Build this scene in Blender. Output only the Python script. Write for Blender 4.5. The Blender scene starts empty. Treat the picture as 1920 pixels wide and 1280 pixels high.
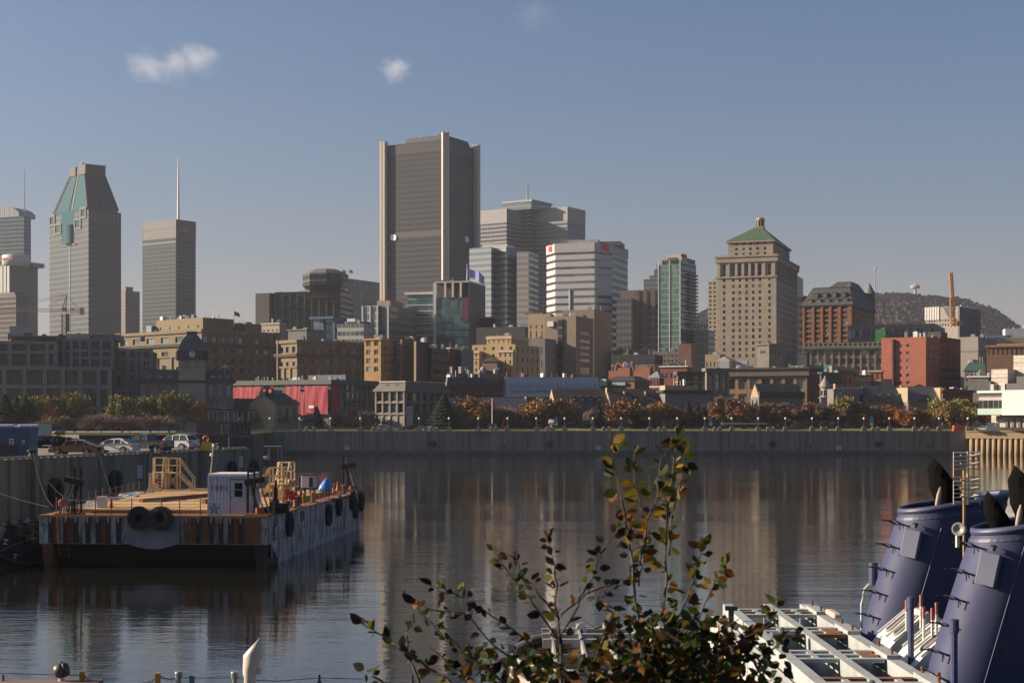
import bpy,bmesh,math,random
from mathutils import Vector,Matrix
R=math.radians
sc=bpy.context.scene
COL=sc.collection
# ------------------------------------------------------------------ camera
FPX,HY,CXP,CZ=2900.0,792.0,960.0,9.0  # focal length and horizon of the photograph (1920 px wide), eye height in m
cd=bpy.data.cameras.new("camera");cam=bpy.data.objects.new("camera",cd);COL.objects.link(cam)
cam.location=(0,0,CZ);cam.rotation_euler=(R(90),0,0)
cd.sensor_width=36;cd.lens=36*FPX/1920
cd.shift_y=(HY-640)/1920;cd.clip_start=0.5;cd.clip_end=40000
cd.dof.use_dof=True;cd.dof.focus_distance=250;cd.dof.aperture_fstop=9
sc.camera=cam
# ------------------------------------------------------------------ light
SUN_AZ,SUN_EL=-85.0,21.0  # degrees from +Y towards +X, degrees up
sd=Vector((math.sin(R(SUN_AZ))*math.cos(R(SUN_EL)),math.cos(R(SUN_AZ))*math.cos(R(SUN_EL)),math.sin(R(SUN_EL))))
sl=bpy.data.lights.new("sun",'SUN');sun=bpy.data.objects.new("sun",sl);COL.objects.link(sun)
sl.energy=5.0;sl.angle=R(0.6);sl.color=(1.0,0.84,0.65)
sun.rotation_euler=sd.to_track_quat('Z','Y').to_euler()
wd=bpy.data.worlds.new("World");sc.world=wd;wd.use_nodes=True
nt=wd.node_tree;bgn=nt.nodes["Background"]
sky=nt.nodes.new("ShaderNodeTexSky");sky.sky_type='NISHITA';sky.sun_disc=False
sky.sun_elevation=R(SUN_EL);sky.sun_rotation=R(SUN_AZ);sky.altitude=20
sky.air_density=1.0;sky.dust_density=3.3;sky.ozone_density=5.0
tcw=nt.nodes.new("ShaderNodeTexCoord");sxw=nt.nodes.new("ShaderNodeSeparateXYZ");nt.links.new(tcw.outputs['Generated'],sxw.inputs[0])
def wm(op,a,b):
    o=nt.nodes.new("ShaderNodeMath");o.operation=op
    for i,v in enumerate((a,b)):
        if hasattr(v,'is_linked'):nt.links.new(v,o.inputs[i])
        else:o.inputs[i].default_value=v
    return o.outputs[0]
hzf=wm('MINIMUM',wm('MULTIPLY',wm('POWER',2.718,wm('MULTIPLY',wm('MAXIMUM',sxw.outputs[2],0.0),-13.0)),.72),.5)  # warm haze low in the sky
mxw=nt.nodes.new("ShaderNodeMix");mxw.data_type='RGBA';nt.links.new(hzf,mxw.inputs[0]);nt.links.new(sky.outputs[0],mxw.inputs[6]);mxw.inputs[7].default_value=(6.2,4.9,4.2,1)
nt.links.new(mxw.outputs[2],bgn.inputs[0]);bgn.inputs[1].default_value=0.058
sc.view_settings.view_transform='Standard';sc.view_settings.look='None'
sc.view_settings.exposure=0.95;sc.view_settings.gamma=1.0
cy=sc.cycles
cy.max_bounces=6;cy.diffuse_bounces=2;cy.glossy_bounces=3;cy.transmission_bounces=2;cy.volume_bounces=1
cy.transparent_max_bounces=8;cy.caustics_reflective=False;cy.caustics_refractive=False
cy.sample_clamp_indirect=4;cy.use_denoising=True
try:cy.volume_step_rate=1.0
except Exception:pass
rnd=random.Random(7)
# ------------------------------------------------------------------ helpers
def X(px,d):return (px-CXP)/FPX*d
def Z(py,d):return CZ-(py-HY)/FPX*d
def P(px,py,d):return Vector((X(px,d),d,Z(py,d)))
def tag(o,label=None,cat=None,group=None,kind=None):
    if label:o['label']=label
    if cat:o['category']=cat
    if group:o['group']=group
    if kind:o['kind']=kind
    return o
def empty(name,loc=(0,0,0),rz=0,label=None,cat=None,group=None,parent=None):
    o=bpy.data.objects.new(name,None);COL.objects.link(o)
    o.location=loc;o.rotation_euler=(0,0,rz);o.empty_display_size=.5
    if parent:o.parent=parent
    return tag(o,label,cat,group)
def link(name,me,parent=None,loc=(0,0,0),rz=0):
    o=bpy.data.objects.new(name,me);COL.objects.link(o);o.location=loc;o.rotation_euler=(0,0,rz)
    if parent:o.parent=parent
    return o
class MB:
    """collects faces with a material slot and builds ONE mesh object"""
    def __init__(s):s.v=[];s.f=[];s.mi=[];s.M=Matrix.Identity(4);s.m=0;s.sm=[];s.smooth=False
    def vs(s,pts):
        i=len(s.v);s.v+=[tuple(s.M @ Vector(p)) for p in pts];return i
    def face(s,*pts):
        i=s.vs(pts);s.f.append(tuple(range(i,i+len(pts))));s.mi.append(s.m);s.sm.append(s.smooth)
    def idx(s,base,faces):
        for f in faces:s.f.append(tuple(base+k for k in f));s.mi.append(s.m);s.sm.append(s.smooth)
    def box(s,x0,x1,y0,y1,z0,z1):
        i=s.vs([(x0,y0,z0),(x1,y0,z0),(x1,y1,z0),(x0,y1,z0),(x0,y0,z1),(x1,y0,z1),(x1,y1,z1),(x0,y1,z1)])
        s.idx(i,[(0,3,2,1),(4,5,6,7),(0,1,5,4),(1,2,6,5),(2,3,7,6),(3,0,4,7)])
    def bbox(s,x0,x1,y0,y1,z0,z1,b):
        """box with chamfered vertical and top edges"""
        p=[(x0+b,y0),(x1-b,y0),(x1,y0+b),(x1,y1-b),(x1-b,y1),(x0+b,y1),(x0,y1-b),(x0,y0+b)]
        q=[(x0+b,y0+b),(x1-b,y0+b),(x1-b,y0+b),(x1-b,y1-b),(x1-b,y1-b),(x0+b,y1-b),(x0+b,y1-b),(x0+b,y0+b)]
        s.loft([[(x,y,z0) for x,y in p],[(x,y,z1-b) for x,y in p],[(x,y,z1) for x,y in q]],True)
    def prism(s,poly,z0,z1):
        n=len(poly);i=s.vs([(x,y,z0) for x,y in poly]+[(x,y,z1) for x,y in poly])
        s.idx(i,[tuple(range(n))[::-1],tuple(range(n,2*n))]+[(k,(k+1)%n,n+(k+1)%n,n+k) for k in range(n)])
    def loft(s,rings,caps=True,closed=True):
        n=len(rings[0]);i=s.vs([p for r in rings for p in r]);fs=[]
        for a in range(len(rings)-1):
            for k in range(n if closed else n-1):
                k2=(k+1)%n;fs.append((a*n+k,a*n+k2,(a+1)*n+k2,(a+1)*n+k))
        s.idx(i,fs)
        if caps and closed:s.idx(i,[tuple(range(n))[::-1],tuple(range((len(rings)-1)*n,len(rings)*n))])
    def tube(s,pts,r,n=6,caps=True):
        pts=[Vector(p) for p in pts];rings=[]
        rr=r if isinstance(r,(list,tuple)) else [r]*len(pts)
        for k,p in enumerate(pts):
            t=(pts[min(k+1,len(pts)-1)]-pts[max(k-1,0)])
            t=t.normalized() if t.length>1e-9 else Vector((0,0,1))
            a=t.cross(Vector((0,0,1)));
            if a.length<.05:a=t.cross(Vector((0,1,0)))
            a.normalize();b=a.cross(t)
            rings.append([p+(a*math.cos(2*math.pi*j/n)+b*math.sin(2*math.pi*j/n))*rr[k] for j in range(n)])
        s.loft(rings,caps)
    def bar(s,p,q,w,h=None):
        """square section bar between two points"""
        p,q=Vector(p),Vector(q);h=h or w;t=(q-p).normalized()
        a=t.cross(Vector((0,0,1)))
        if a.length<.05:a=Vector((1,0,0))
        a.normalize();b=a.cross(t)
        s.loft([[c+a*(w/2*i)+b*(h/2*j) for i,j in ((-1,-1),(1,-1),(1,1),(-1,1))] for c in (p,q)])
    def lathe(s,prof,n=16,c=(0,0,0),caps=True):
        s.loft([[(c[0]+r*math.cos(2*math.pi*k/n),c[1]+r*math.sin(2*math.pi*k/n),c[2]+z) for k in range(n)] for r,z in prof],caps)
    def torus(s,c,R0,r,axis='y',n=20,m=8):
        rings=[]
        for k in range(n):
            a=2*math.pi*k/n;ring=[]
            for j in range(m):
                b=2*math.pi*j/m;q=R0+r*math.cos(b);h=r*math.sin(b)
                u,w=q*math.cos(a),q*math.sin(a)
                ring.append({'y':(c[0]+u,c[1]+h,c[2]+w),'x':(c[0]+h,c[1]+u,c[2]+w),'z':(c[0]+u,c[1]+w,c[2]+h)}[axis])
            rings.append(ring)
        rings.append(rings[0]);s.loft(rings,False)
    def mesh(s,name,mats):
        me=bpy.data.meshes.new(name);me.from_pydata(s.v,[],s.f)
        for m in (mats if isinstance(mats,(list,tuple)) else [mats]):me.materials.append(m)
        me.polygons.foreach_set('material_index',s.mi);me.polygons.foreach_set('use_smooth',s.sm)
        uv=me.uv_layers.new(name="UVMap").data;vv=me.vertices
        for p in me.polygons:  # box mapping in metres
            nx,ny,nz=(abs(c) for c in p.normal)
            for li,vi in zip(p.loop_indices,p.vertices):
                c=vv[vi].co
                uv[li].uv=(c.x,c.y) if nz>=nx and nz>=ny else ((c.y,c.z) if nx>ny else (c.x,c.z))
        me.update();return me
    def build(s,name,mats,parent=None,loc=(0,0,0),rz=0):
        return link(name,s.mesh(name,mats),parent,loc,rz)
# ------------------------------------------------------------------ materials
MATS={}
class NT:
    def __init__(s,name):
        s.mat=bpy.data.materials.new(name);s.mat.use_nodes=True;s.t=s.mat.node_tree;s.b=s.t.nodes["Principled BSDF"]
    def n(s,typ,**kw):
        o=s.t.nodes.new("ShaderNode"+typ)
        for k,v in kw.items():setattr(o,k,v)
        return o
    def l(s,a,b):s.t.links.new(a,b)
    def val(s,sock,v):
        if hasattr(v,'links') or hasattr(v,'is_linked'):s.l(v,sock)
        else:sock.default_value=v
    def math(s,op,a,b=0.0,c=None):
        o=s.n("Math",operation=op);s.val(o.inputs[0],a);s.val(o.inputs[1],b)
        if c is not None:s.val(o.inputs[2],c)
        return o.outputs[0]
    def mix(s,fac,a,b,blend='MIX'):
        o=s.n("Mix",data_type='RGBA',blend_type=blend);s.val(o.inputs[0],fac)
        for k,c in ((6,a),(7,b)):s.val(o.inputs[k],(*c,1) if isinstance(c,tuple) and len(c)==3 else c)
        return o.outputs[2]
    def uv(s,sx=1,sy=1,obj=False):
        c=s.n("TexCoord");m=s.n("Mapping");s.l(c.outputs['Object' if obj else 'UV'],m.inputs[0])
        m.inputs[3].default_value=(sx,sx,sy) if obj else (sx,sy,1);return m.outputs[0]
    def noise(s,vec,scale,detail=3,rough=.6):
        o=s.n("TexNoise");s.l(vec,o.inputs[0]);o.inputs['Scale'].default_value=scale
        o.inputs['Detail'].default_value=detail;o.inputs['Roughness'].default_value=rough;return o.outputs[0]
    def ramp(s,fac,stops):
        o=s.n("ValToRGB");s.l(fac,o.inputs[0]);e=o.color_ramp.elements
        for k,(p,c) in enumerate(stops):
            el=e[k] if k<2 else e.new(p)
            el.position=p;el.color=(*c,1) if isinstance(c,tuple) else (c,c,c,1)
        return o.outputs[0]
    def bump(s,h,strength,dist=.05):
        o=s.n("Bump");s.l(h,o.inputs['Height']);o.inputs['Strength'].default_value=strength;o.inputs['Distance'].default_value=dist
        s.l(o.outputs[0],s.b.inputs['Normal'])
KB=.80
def dk_(c):return tuple(q*KB for q in c)
def surf(name,col,rough=.8,metal=0,var=.22,vs=.35,streak=0,stcol=(.02,.02,.02),stu=.9,stv=.05,bump=0,bs=6,brick=None,mortar=None,courses=0,rust=0,ruscol=(.16,.055,.02),rs=1.2,spec=.5,obj=False,coat=0):
    if name in MATS:return MATS[name]
    col,stcol,ruscol=dk_(col),dk_(stcol),dk_(ruscol);t=NT(name);u=t.uv(obj=obj)
    c=t.mix(t.math('MULTIPLY',t.noise(u,vs,5,.62),1.0),tuple(min(1,k*(1-var*1.6)) for k in col),tuple(min(1,k*(1+var*1.6)) for k in col))
    if brick:
        b=t.n("TexBrick");t.l(u,b.inputs[0]);b.inputs['Scale'].default_value=brick
        b.inputs['Color1'].default_value=(.78,.78,.78,1);b.inputs['Color2'].default_value=(1.12,1.12,1.12,1);b.inputs['Mortar'].default_value=(*(mortar or (.8,.8,.8)),1)
        b.inputs['Mortar Size'].default_value=.025;c=t.mix(1.0,c,b.outputs[0],'MULTIPLY')
    if courses:
        g=t.n("TexBrick");t.l(t.uv(1,1),g.inputs[0]);g.inputs['Scale'].default_value=courses
        g.inputs['Color1'].default_value=(.82,.82,.82,1);g.inputs['Color2'].default_value=(1.1,1.1,1.1,1);g.inputs['Mortar'].default_value=(.6,.6,.6,1);g.inputs['Mortar Size'].default_value=.02
        c=t.mix(.8,c,g.outputs[0],'MULTIPLY')
    if streak:
        sn=t.noise(t.uv(stu,stv,stu if obj else False),1.0,6,.7)
        c=t.mix(t.math('MULTIPLY',t.ramp(sn,[(.45,0.0),(.68,1.0)]),streak),c,stcol)
    if rust:
        rn=t.noise(t.uv(rs,rs*.45,rs if obj else False),1.0,8,.7)
        c=t.mix(t.math('MULTIPLY',t.ramp(rn,[(.62-.22*rust,0.0),(.70-.14*rust,1.0)]),.9),c,ruscol)
    t.l(c,t.b.inputs['Base Color']);t.b.inputs['Metallic'].default_value=metal;t.b.inputs['Specular IOR Level'].default_value=spec
    t.b.inputs['Coat Weight'].default_value=coat
    rr=t.math('MULTIPLY_ADD',t.noise(u,vs*2.3,3),.3*rough,rough*.85);t.l(rr,t.b.inputs['Roughness'])
    if bump:t.bump(t.noise(u,bs,4),bump)
    MATS[name]=t.mat;return t.mat
def curtain(name,ga,gb,frame,bw,fh,fw=.08,spd=0.0,spc=None,rough=.12,metal=.55,hb=.06,fv=1.0,var=.5):
    """glazed wall: bays bw wide, storeys fh high, mullions, spandrel bands; panes differ one by one"""
    if name in MATS:return MATS[name]
    ga,gb,frame,spc=dk_(ga),dk_(gb),dk_(frame),spc and dk_(spc);t=NT(name);c=t.n("TexCoord");s=t.n("SeparateXYZ");t.l(c.outputs['UV'],s.inputs[0])
    u=t.math('DIVIDE',s.outputs[0],bw);v=t.math('DIVIDE',s.outputs[1],fh)
    fu,fvv=t.math('FRACT',t.math('ADD',u,1000.0)),t.math('FRACT',t.math('ADD',v,1000.0))
    cmb=t.n("CombineXYZ");t.l(t.math('FLOOR',u),cmb.inputs[0]);t.l(t.math('FLOOR',v),cmb.inputs[1])
    wn=t.n("TexWhiteNoise",noise_dimensions='2D');t.l(cmb.outputs[0],wn.inputs[0])
    big=t.noise(t.uv(.03,.02),1.0,3)
    k=t.math('ADD',t.math('MULTIPLY',wn.outputs[0],var),t.math('MULTIPLY',t.math('SUBTRACT',big,.5),1.2))
    col=t.mix(k,ga,gb)
    isg=1.0
    if spd:
        m=t.math('LESS_THAN',fvv,spd);col=t.mix(m,col,spc)
    fm=t.math('MAXIMUM',t.math('LESS_THAN',fu,fw),t.math('LESS_THAN',t.math('FRACT',t.math('ADD',fvv,1.0-spd)),hb)) if fv else t.math('LESS_THAN',fu,fw)
    dark=t.mix(t.noise(t.uv(.05,.03),1.0,2),tuple(q*.85 for q in frame),tuple(q*1.15 for q in frame))
    col=t.mix(fm,col,dark);t.l(col,t.b.inputs['Base Color'])
    solid=t.math('MAXIMUM',fm,m) if spd else fm
    t.l(t.math('MULTIPLY',t.math('SUBTRACT',1.0,solid),metal),t.b.inputs['Metallic'])
    t.l(t.math('MULTIPLY_ADD',solid,.55,rough),t.b.inputs['Roughness'])
    bn=t.math('ADD',t.math('MULTIPLY',wn.outputs[0],.3),t.noise(t.uv(.25,.25),1.0,2));t.bump(bn,.25,.06)
    MATS[name]=t.mat;return t.mat
def glass(name,col,rough=.06,metal=.35):
    if name in MATS:return MATS[name]
    t=NT(name);oi=t.n("ObjectInfo")
    c=t.mix(t.math('MULTIPLY',oi.outputs['Random'],.9),tuple(q*.55 for q in col),tuple(min(1,q*1.7) for q in col))
    t.l(c,t.b.inputs['Base Color']);t.b.inputs['Roughness'].default_value=rough;t.b.inputs['Metallic'].default_value=metal
    t.bump(t.noise(t.uv(.6,.6),1.0,2),.12,.05);MATS[name]=t.mat;return t.mat
def seam(name,col,pitch=.6,rough=.45,metal=.3,axis=0,dark=.55,var=.2):
    """standing seam or corrugated sheet"""
    if name in MATS:return MATS[name]
    col=dk_(col);t=NT(name);c=t.n("TexCoord");s=t.n("SeparateXYZ");t.l(c.outputs['UV'],s.inputs[0])
    f=t.math('FRACT',t.math('ADD',t.math('DIVIDE',s.outputs[axis],pitch),500.0));m=t.math('LESS_THAN',f,.18)
    n=t.noise(t.uv(),.5,5);cc=t.mix(n,tuple(q*(1-var) for q in col),tuple(min(1,q*(1+var)) for q in col))
    t.l(t.mix(m,cc,tuple(q*dark for q in col)),t.b.inputs['Base Color'])
    t.b.inputs['Roughness'].default_value=rough;t.b.inputs['Metallic'].default_value=metal
    t.bump(f,.5,.05);MATS[name]=t.mat;return t.mat
GLASSES=None
def glass_set():
    global GLASSES
    if GLASSES is None:
        GLASSES=[glass("window_glass_dark",(.045,.052,.06)),glass("window_glass_blue",(.09,.13,.16)),glass("window_glass_pale",(.20,.25,.27),.15,.25),glass("window_glass_black",(.02,.022,.025))]
    return GLASSES
FRAME=lambda:surf("frame_grey",(.16,.15,.14),.6)
# ------------------------------------------------------------------ building kit
ZG=6.6  # street level of the town above the water
WCACHE={}
def window_mesh(w,h,style,g):
    """one window: pane, frame, mullions; centre bottom at the origin, faces -Y"""
    key=(round(w,2),round(h,2),style,g)
    if key in WCACHE:return WCACHE[key]
    m=MB();f=min(.12,w*.08)
    m.face((-w/2,0,0),(w/2,0,0),(w/2,0,h),(-w/2,0,h));m.m=1;y0=-.06
    for a,b,c,d in ((-w/2,-w/2+f,0,h),(w/2-f,w/2,0,h),(-w/2+f,w/2-f,0,f),(-w/2+f,w/2-f,h-f,h)):m.box(a,b,y0,.01,c,d)
    if style in 'mwt':m.box(-f/2,f/2,y0*.8,.01,f,h-f)
    if style in 'mst':m.box(-w/2+f,w/2-f,y0*.7,.008,h*.5-f/2,h*.5+f/2)
    if style=='b':
        n=max(2,int(w/1.5))
        for k in range(1,n):m.box(-w/2+w*k/n-f/3,-w/2+w*k/n+f/3,y0*.8,.01,f,h-f)
    if style=='t':m.box(-w/2+f,w/2-f,y0*1.1,.008,h*.30,h*.40)
    me=m.mesh("window",[glass_set()[g],FRAME()]);WCACHE[key]=me;return me
class Bd:
    """a building: an Empty at the foot of its nearest corner, face L runs left from it, face R runs back and right"""
    def __init__(s,name,label,cat,d,al,xl,xc,xr,ytop,mat,zg=ZG,depth=None,wl=None):
        s.d,s.al,s.zg,s.mat=d,R(al),zg,mat;ca,sa=math.cos(s.al),math.sin(s.al)
        cx=X(xc,d);k,k2=(xl-CXP)/FPX,(xr-CXP)/FPX
        s.wL=wl or (cx-k*d)/(ca+k*sa)
        s.wR=depth or (k2*d-cx)/(sa-k2*ca)
        s.e=empty(name,(cx,d,zg),-s.al,label,cat);s.h=s.z(ytop);s.wins=[];s.name=name;s.ytop=ytop
        s.n=0
    def z(s,py):return Z(py,s.d)-s.zg
    def zz(s,v):return v if v is not None and v<0 else None
    def fx(s,f):return -s.wL*(1-f)
    def fy(s,f):return s.wR*f
    def vol(s,L=None,Rr=None,x=(0,1),y=(0,1),z=None,mat=None,name="wall",rec=.28,roof=None,ztop=None,zbot=0):
        """a block in fractions of the footprint; L and Rr are zones from the ground up: (top py, columns, rows, width frac, height frac, style)"""
        mat=mat or s.mat;x0,x1,y0,y1=s.fx(x[0]),s.fx(x[1]),s.fy(y[0]),s.fy(y[1])
        zt=ztop if ztop is not None else s.z(z if z is not None else s.ytop);m=MB()
        zb=zbot
        m.face((x0,y1,zb),(x0,y0,zb),(x0,y0,zt),(x0,y1,zt));m.face((x1,y1,zb),(x0,y1,zb),(x0,y1,zt),(x1,y1,zt))
        m.m=1;m.face((x0,y0,zt),(x1,y0,zt),(x1,y1,zt),(x0,y1,zt));m.m=0
        s._side(m,L,lambda u,zz,n:(x0+u,y0-n,zz),x1-x0,zb,zt,rec,0)
        s._side(m,Rr,lambda u,zz,n:(x1+n,y0+u,zz),y1-y0,zb,zt,rec,1)
        return m.build(name,[mat,roof or surf("roof_gravel",(.13,.125,.12),.95)],s.e)
    def _side(s,m,zones,T,W,zb,zt,rec,side):
        zs=zb;q=lambda u0,u1,a,b:m.face(T(u0,a,0),T(u1,a,0),T(u1,b,0),T(u0,b,0))
        for zn in (zones or []):
            ze=min(zt,s.z(zn[0]))
            if ze<=zs+.01:continue
            if len(zn)<3:q(0,W,zs,ze);zs=ze;continue
            cols,rows,fw,fh=zn[1],zn[2],zn[3],zn[4];st=zn[5] if len(zn)>5 else 'm';lo,hi=zn[6] if len(zn)>6 else (0,1)
            if isinstance(cols,int):cw=W*(hi-lo)/cols;ctr=[W*lo+cw*(k+.5) for k in range(cols)];ww=cw*fw
            else:ctr=[W*c for c in cols];ww=W*fw
            rh=(ze-zs)/rows;wh=rh*fh
            us=sorted({0.0,W}|{c-ww/2 for c in ctr}|{c+ww/2 for c in ctr})
            for r in range(rows):
                a=zs+r*rh;b0=a+(rh-wh)*.55;b1=b0+wh
                q(0,W,a,b0);q(0,W,b1,a+rh)
                for u0,u1 in zip(us,us[1:]):
                    if any(abs((u0+u1)/2-c)<ww/2-1e-6 for c in ctr):
                        m.face(T(u0,b0,0),T(u1,b0,0),T(u1,b0,-rec),T(u0,b0,-rec));m.face(T(u0,b1,-rec),T(u1,b1,-rec),T(u1,b1,0),T(u0,b1,0))
                        m.face(T(u0,b0,-rec),T(u0,b1,-rec),T(u0,b1,0),T(u0,b0,0));m.face(T(u1,b0,0),T(u1,b1,0),T(u1,b1,-rec),T(u1,b0,-rec))
                        s.wins.append((T((u0+u1)/2,b0,-rec),side,ww,wh,st))
                    else:q(u0,u1,b0,b1)
            zs=ze
        if zs<zt-.01:q(0,W,zs,zt)
    def band(s,py0,py1,out=.5,mat=None,x=(0,1),y=(0,1),name="cornice"):
        """a course that runs round both faces, proud of the wall; py0 bottom, py1 top"""
        x0,x1,y0,y1=s.fx(x[0]),s.fx(x[1]),s.fy(y[0]),s.fy(y[1]);a,b=s.z(py0),s.z(py1);m=MB()
        e=.02
        m.box(x0-out,x1+out,y0-out,y0-e,a,b);m.box(x1+e,x1+out,y0-e,y1+out,a,b)
        m.box(x0-out,x0-e,y0-e,y1+out,a,b);m.box(x0-e,x1+e,y1+e,y1+out,a,b)
        return m.build(name,mat or s.mat,s.e)
    def boxp(s,name,x,y,py0,py1,mat,dx=(0,0),dy=(0,0)):
        m=MB();m.box(s.fx(x[0])+dx[0],s.fx(x[1])+dx[1],s.fy(y[0])+dy[0],s.fy(y[1])+dy[1],s.z(py0),s.z(py1));return m.build(name,mat,s.e)
    def piers(s,name,side,cs,w,out,py0,py1,mat,x=(0,1),y=(0,1)):
        """vertical piers, each a part of its own"""
        mes={}
        for c in cs:
            m=MB();z0,z1=s.z(py0),s.z(py1);m.box(-w/2,w/2,-out,-.01,0,z1-z0)
            me=mes.setdefault(name,None) or m.mesh(name,mat);mes[name]=me
            if side=='L':link(name,me,s.e,(s.fx(x[0]+(x[1]-x[0])*c),s.fy(y[0]),z0))
            else:link(name,me,s.e,(s.fx(x[1]),s.fy(y[0]+(y[1]-y[0])*c),z0),R(90))
    def frust(s,name,x,y,py0,py1,xi,yi,mat,out=.0):
        """sloped roof between an eaves rectangle and a smaller top rectangle"""
        a,b=s.z(py0),s.z(py1);m=MB()
        o=[(s.fx(x[0])-out,s.fy(y[0])-out),(s.fx(x[1])+out,s.fy(y[0])-out),(s.fx(x[1])+out,s.fy(y[1])+out),(s.fx(x[0])-out,s.fy(y[1])+out)]
        i=[(s.fx(xi[0]),s.fy(yi[0])),(s.fx(xi[1]),s.fy(yi[0])),(s.fx(xi[1]),s.fy(yi[1])),(s.fx(xi[0]),s.fy(yi[1]))]
        m.loft([[(p[0],p[1],a) for p in o],[(p[0],p[1],b) for p in i]]);return m.build(name,mat,s.e)
    def gable(s,name,x,y,py0,py1,mat,endmat,out=.4,along='R'):
        """gable roof with its ridge along face R (gable end on L) or along L"""
        x0,x1,y0,y1=s.fx(x[0]),s.fx(x[1]),s.fy(y[0]),s.fy(y[1]);a,b=s.z(py0),s.z(py1);m=MB();t=.25
        if along=='R':
            xm=(x0+x1)/2;m.m=1
            m.face((x0,y0,a),(x1,y0,a),(xm,y0,b));m.face((x1,y1,a),(x0,y1,a),(xm,y1,b));m.m=0
            for xa in (x1+out,x0-out):m.loft([[(xa,yy,a-out*.5),(xm,yy,b),(xm,yy,b+t),(xa,yy,a-out*.5+t)] for yy in (y0+.15,y1-.15)])
        else:
            ym=(y0+y1)/2;m.m=1
            m.face((x1,y0,a),(x1,y1,a),(x1,ym,b));m.face((x0,y1,a),(x0,y0,a),(x0,ym,b));m.m=0
            for ya in (y0-out,y1+out):m.loft([[(xx,ya,a-out*.5),(xx,ym,b),(xx,ym,b+t),(xx,ya,a-out*.5+t)] for xx in (x0+.15,x1-.15)])
        return m.build(name,[mat,endmat],s.e)
    def dormers(s,n,side,py0,py1,lo,hi,w,dep,mat,inset=.5,x=(0,1),y=(0,1),flat=False):
        z0,z1=s.z(py0),s.z(py1);h=z1-z0;m=MB();m.box(-w/2,w/2,0,dep,0,h*.72)
        if flat:m.box(-w/2-.12,w/2+.12,-.15,dep,h*.722,h*.82)
        else:m.loft([[(-w/2-.15,yy,h*.722),(w/2+.15,yy,h*.722),(0,yy,h)] for yy in (-.18,dep)])
        me=m.mesh("dormer",mat)
        for k in range(n):
            c=lo+(hi-lo)*(k+.5)/n
            if side=='L':o=link("dormer",me,s.e,(s.fx(x[0]+(x[1]-x[0])*c),s.fy(y[0])+inset,z0))
            else:o=link("dormer",me,s.e,(s.fx(x[1])-inset,s.fy(y[0]+(y[1]-y[0])*c),z0),R(90))
            link("window",window_mesh(w*.66,h*.54,'m',2),o,(0,-.03,h*.08))
    def clutter(s,n,x=(.1,.9),y=(.1,.8),py=None,mats=None,hmax=2.4,tall=.3):
        """rooftop plant: each unit a part"""
        z0=s.z(py if py is not None else s.ytop);r=random.Random(s.name+str(n)+str(int(s.d)))
        for k in range(n):
            cx,cy_=s.fx(r.uniform(*x)),s.fy(r.uniform(*y));m=MB();t=r.random()
            mt=r.choice(mats or [surf("unit_grey",(.33,.33,.32),.6),surf("unit_white",(.62,.61,.58),.55),surf("unit_dark",(.07,.07,.075),.7),surf("unit_tan",(.30,.25,.19),.8)])
            if t<tall:
                h=r.uniform(.7,hmax*.85);m.lathe([(.14,0),(.14,h),(.22,h),(.22,h+.16),(.05,h+.25)],8);nm="vent_pipe"
            elif t<.8:
                w,dd,h=r.uniform(.8,2.4),r.uniform(.8,2.4),r.uniform(.6,hmax*.75);m.bbox(-w/2,w/2,-dd/2,dd/2,.15,h,.06)
                m.box(-w/2*.9,w/2*.9,-dd/2*.9,dd/2*.9,0,.15);m.lathe([(.3,h),(.3,h+.2),(.1,h+.24)],8);nm="rooftop_unit"
            else:
                w,h=r.uniform(.6,1.1),r.uniform(.9,hmax*.9);m.box(-w/2,w/2,-w/2,w/2,0,h);m.box(-w*.58,w*.58,-w*.58,w*.58,h+.003,h+.2);nm="chimney"
            m.build(nm,mt,s.e,(cx,cy_,z0+.004),r.uniform(0,.3))
    def pole(s,fx,fy,py0,py1,r=.12,mat=None,name="mast"):
        m=MB();z0,z1=s.z(py0),s.z(py1);m.tube([(0,0,0),(0,0,(z1-z0)*.5),(0,0,z1-z0)],[r,r*.75,r*.35],6)
        return m.build(name,mat or surf("mast_grey",(.25,.24,.23),.6),s.e,(s.fx(fx),s.fy(fy),z0))
    def text(s,body,side,c,py,h,mat,out=.15,name="lettering",x=(0,1),y=(0,1),italic=0):
        o=text_obj(body,h,mat,name,.05,italic);o.parent=s.e
        if side=='L':o.location=(s.fx(x[0]+(x[1]-x[0])*c),s.fy(y[0])-out,s.z(py));o.rotation_euler=(R(90),0,0)
        else:o.location=(s.fx(x[1])+out,s.fy(y[0]+(y[1]-y[0])*c),s.z(py));o.rotation_euler=(R(90),0,R(90))
        return o
    def done(s,cap=100):
        ws=sorted(s.wins,key=lambda w:-w[2]*w[3]) if len(s.wins)>cap else s.wins
        r=random.Random(len(ws));rest=None
        for k,(p,side,w,h,st) in enumerate(ws):
            g=r.choice((0,0,0,1,1,2,3))
            if k<cap:link("window",window_mesh(w,h,st,g),s.e,p,R(90)*side)
            else:
                if rest is None:rest=MB()
                rest.M=Matrix.Translation(p)@ Matrix.Rotation(R(90)*side,4,'Z');rest.m=g
                rest.face((-w/2,0,0),(w/2,0,0),(w/2,0,h),(-w/2,0,h));rest.m=4
                rest.box(-w/2,w/2,-.05,.01,h*.46,h*.53);rest.box(-w/2,w/2,-.1,.01,0,h*.06)
        if rest:tag(rest.build("windows",glass_set()+[FRAME()],s.e),kind='stuff')
        return s
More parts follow.
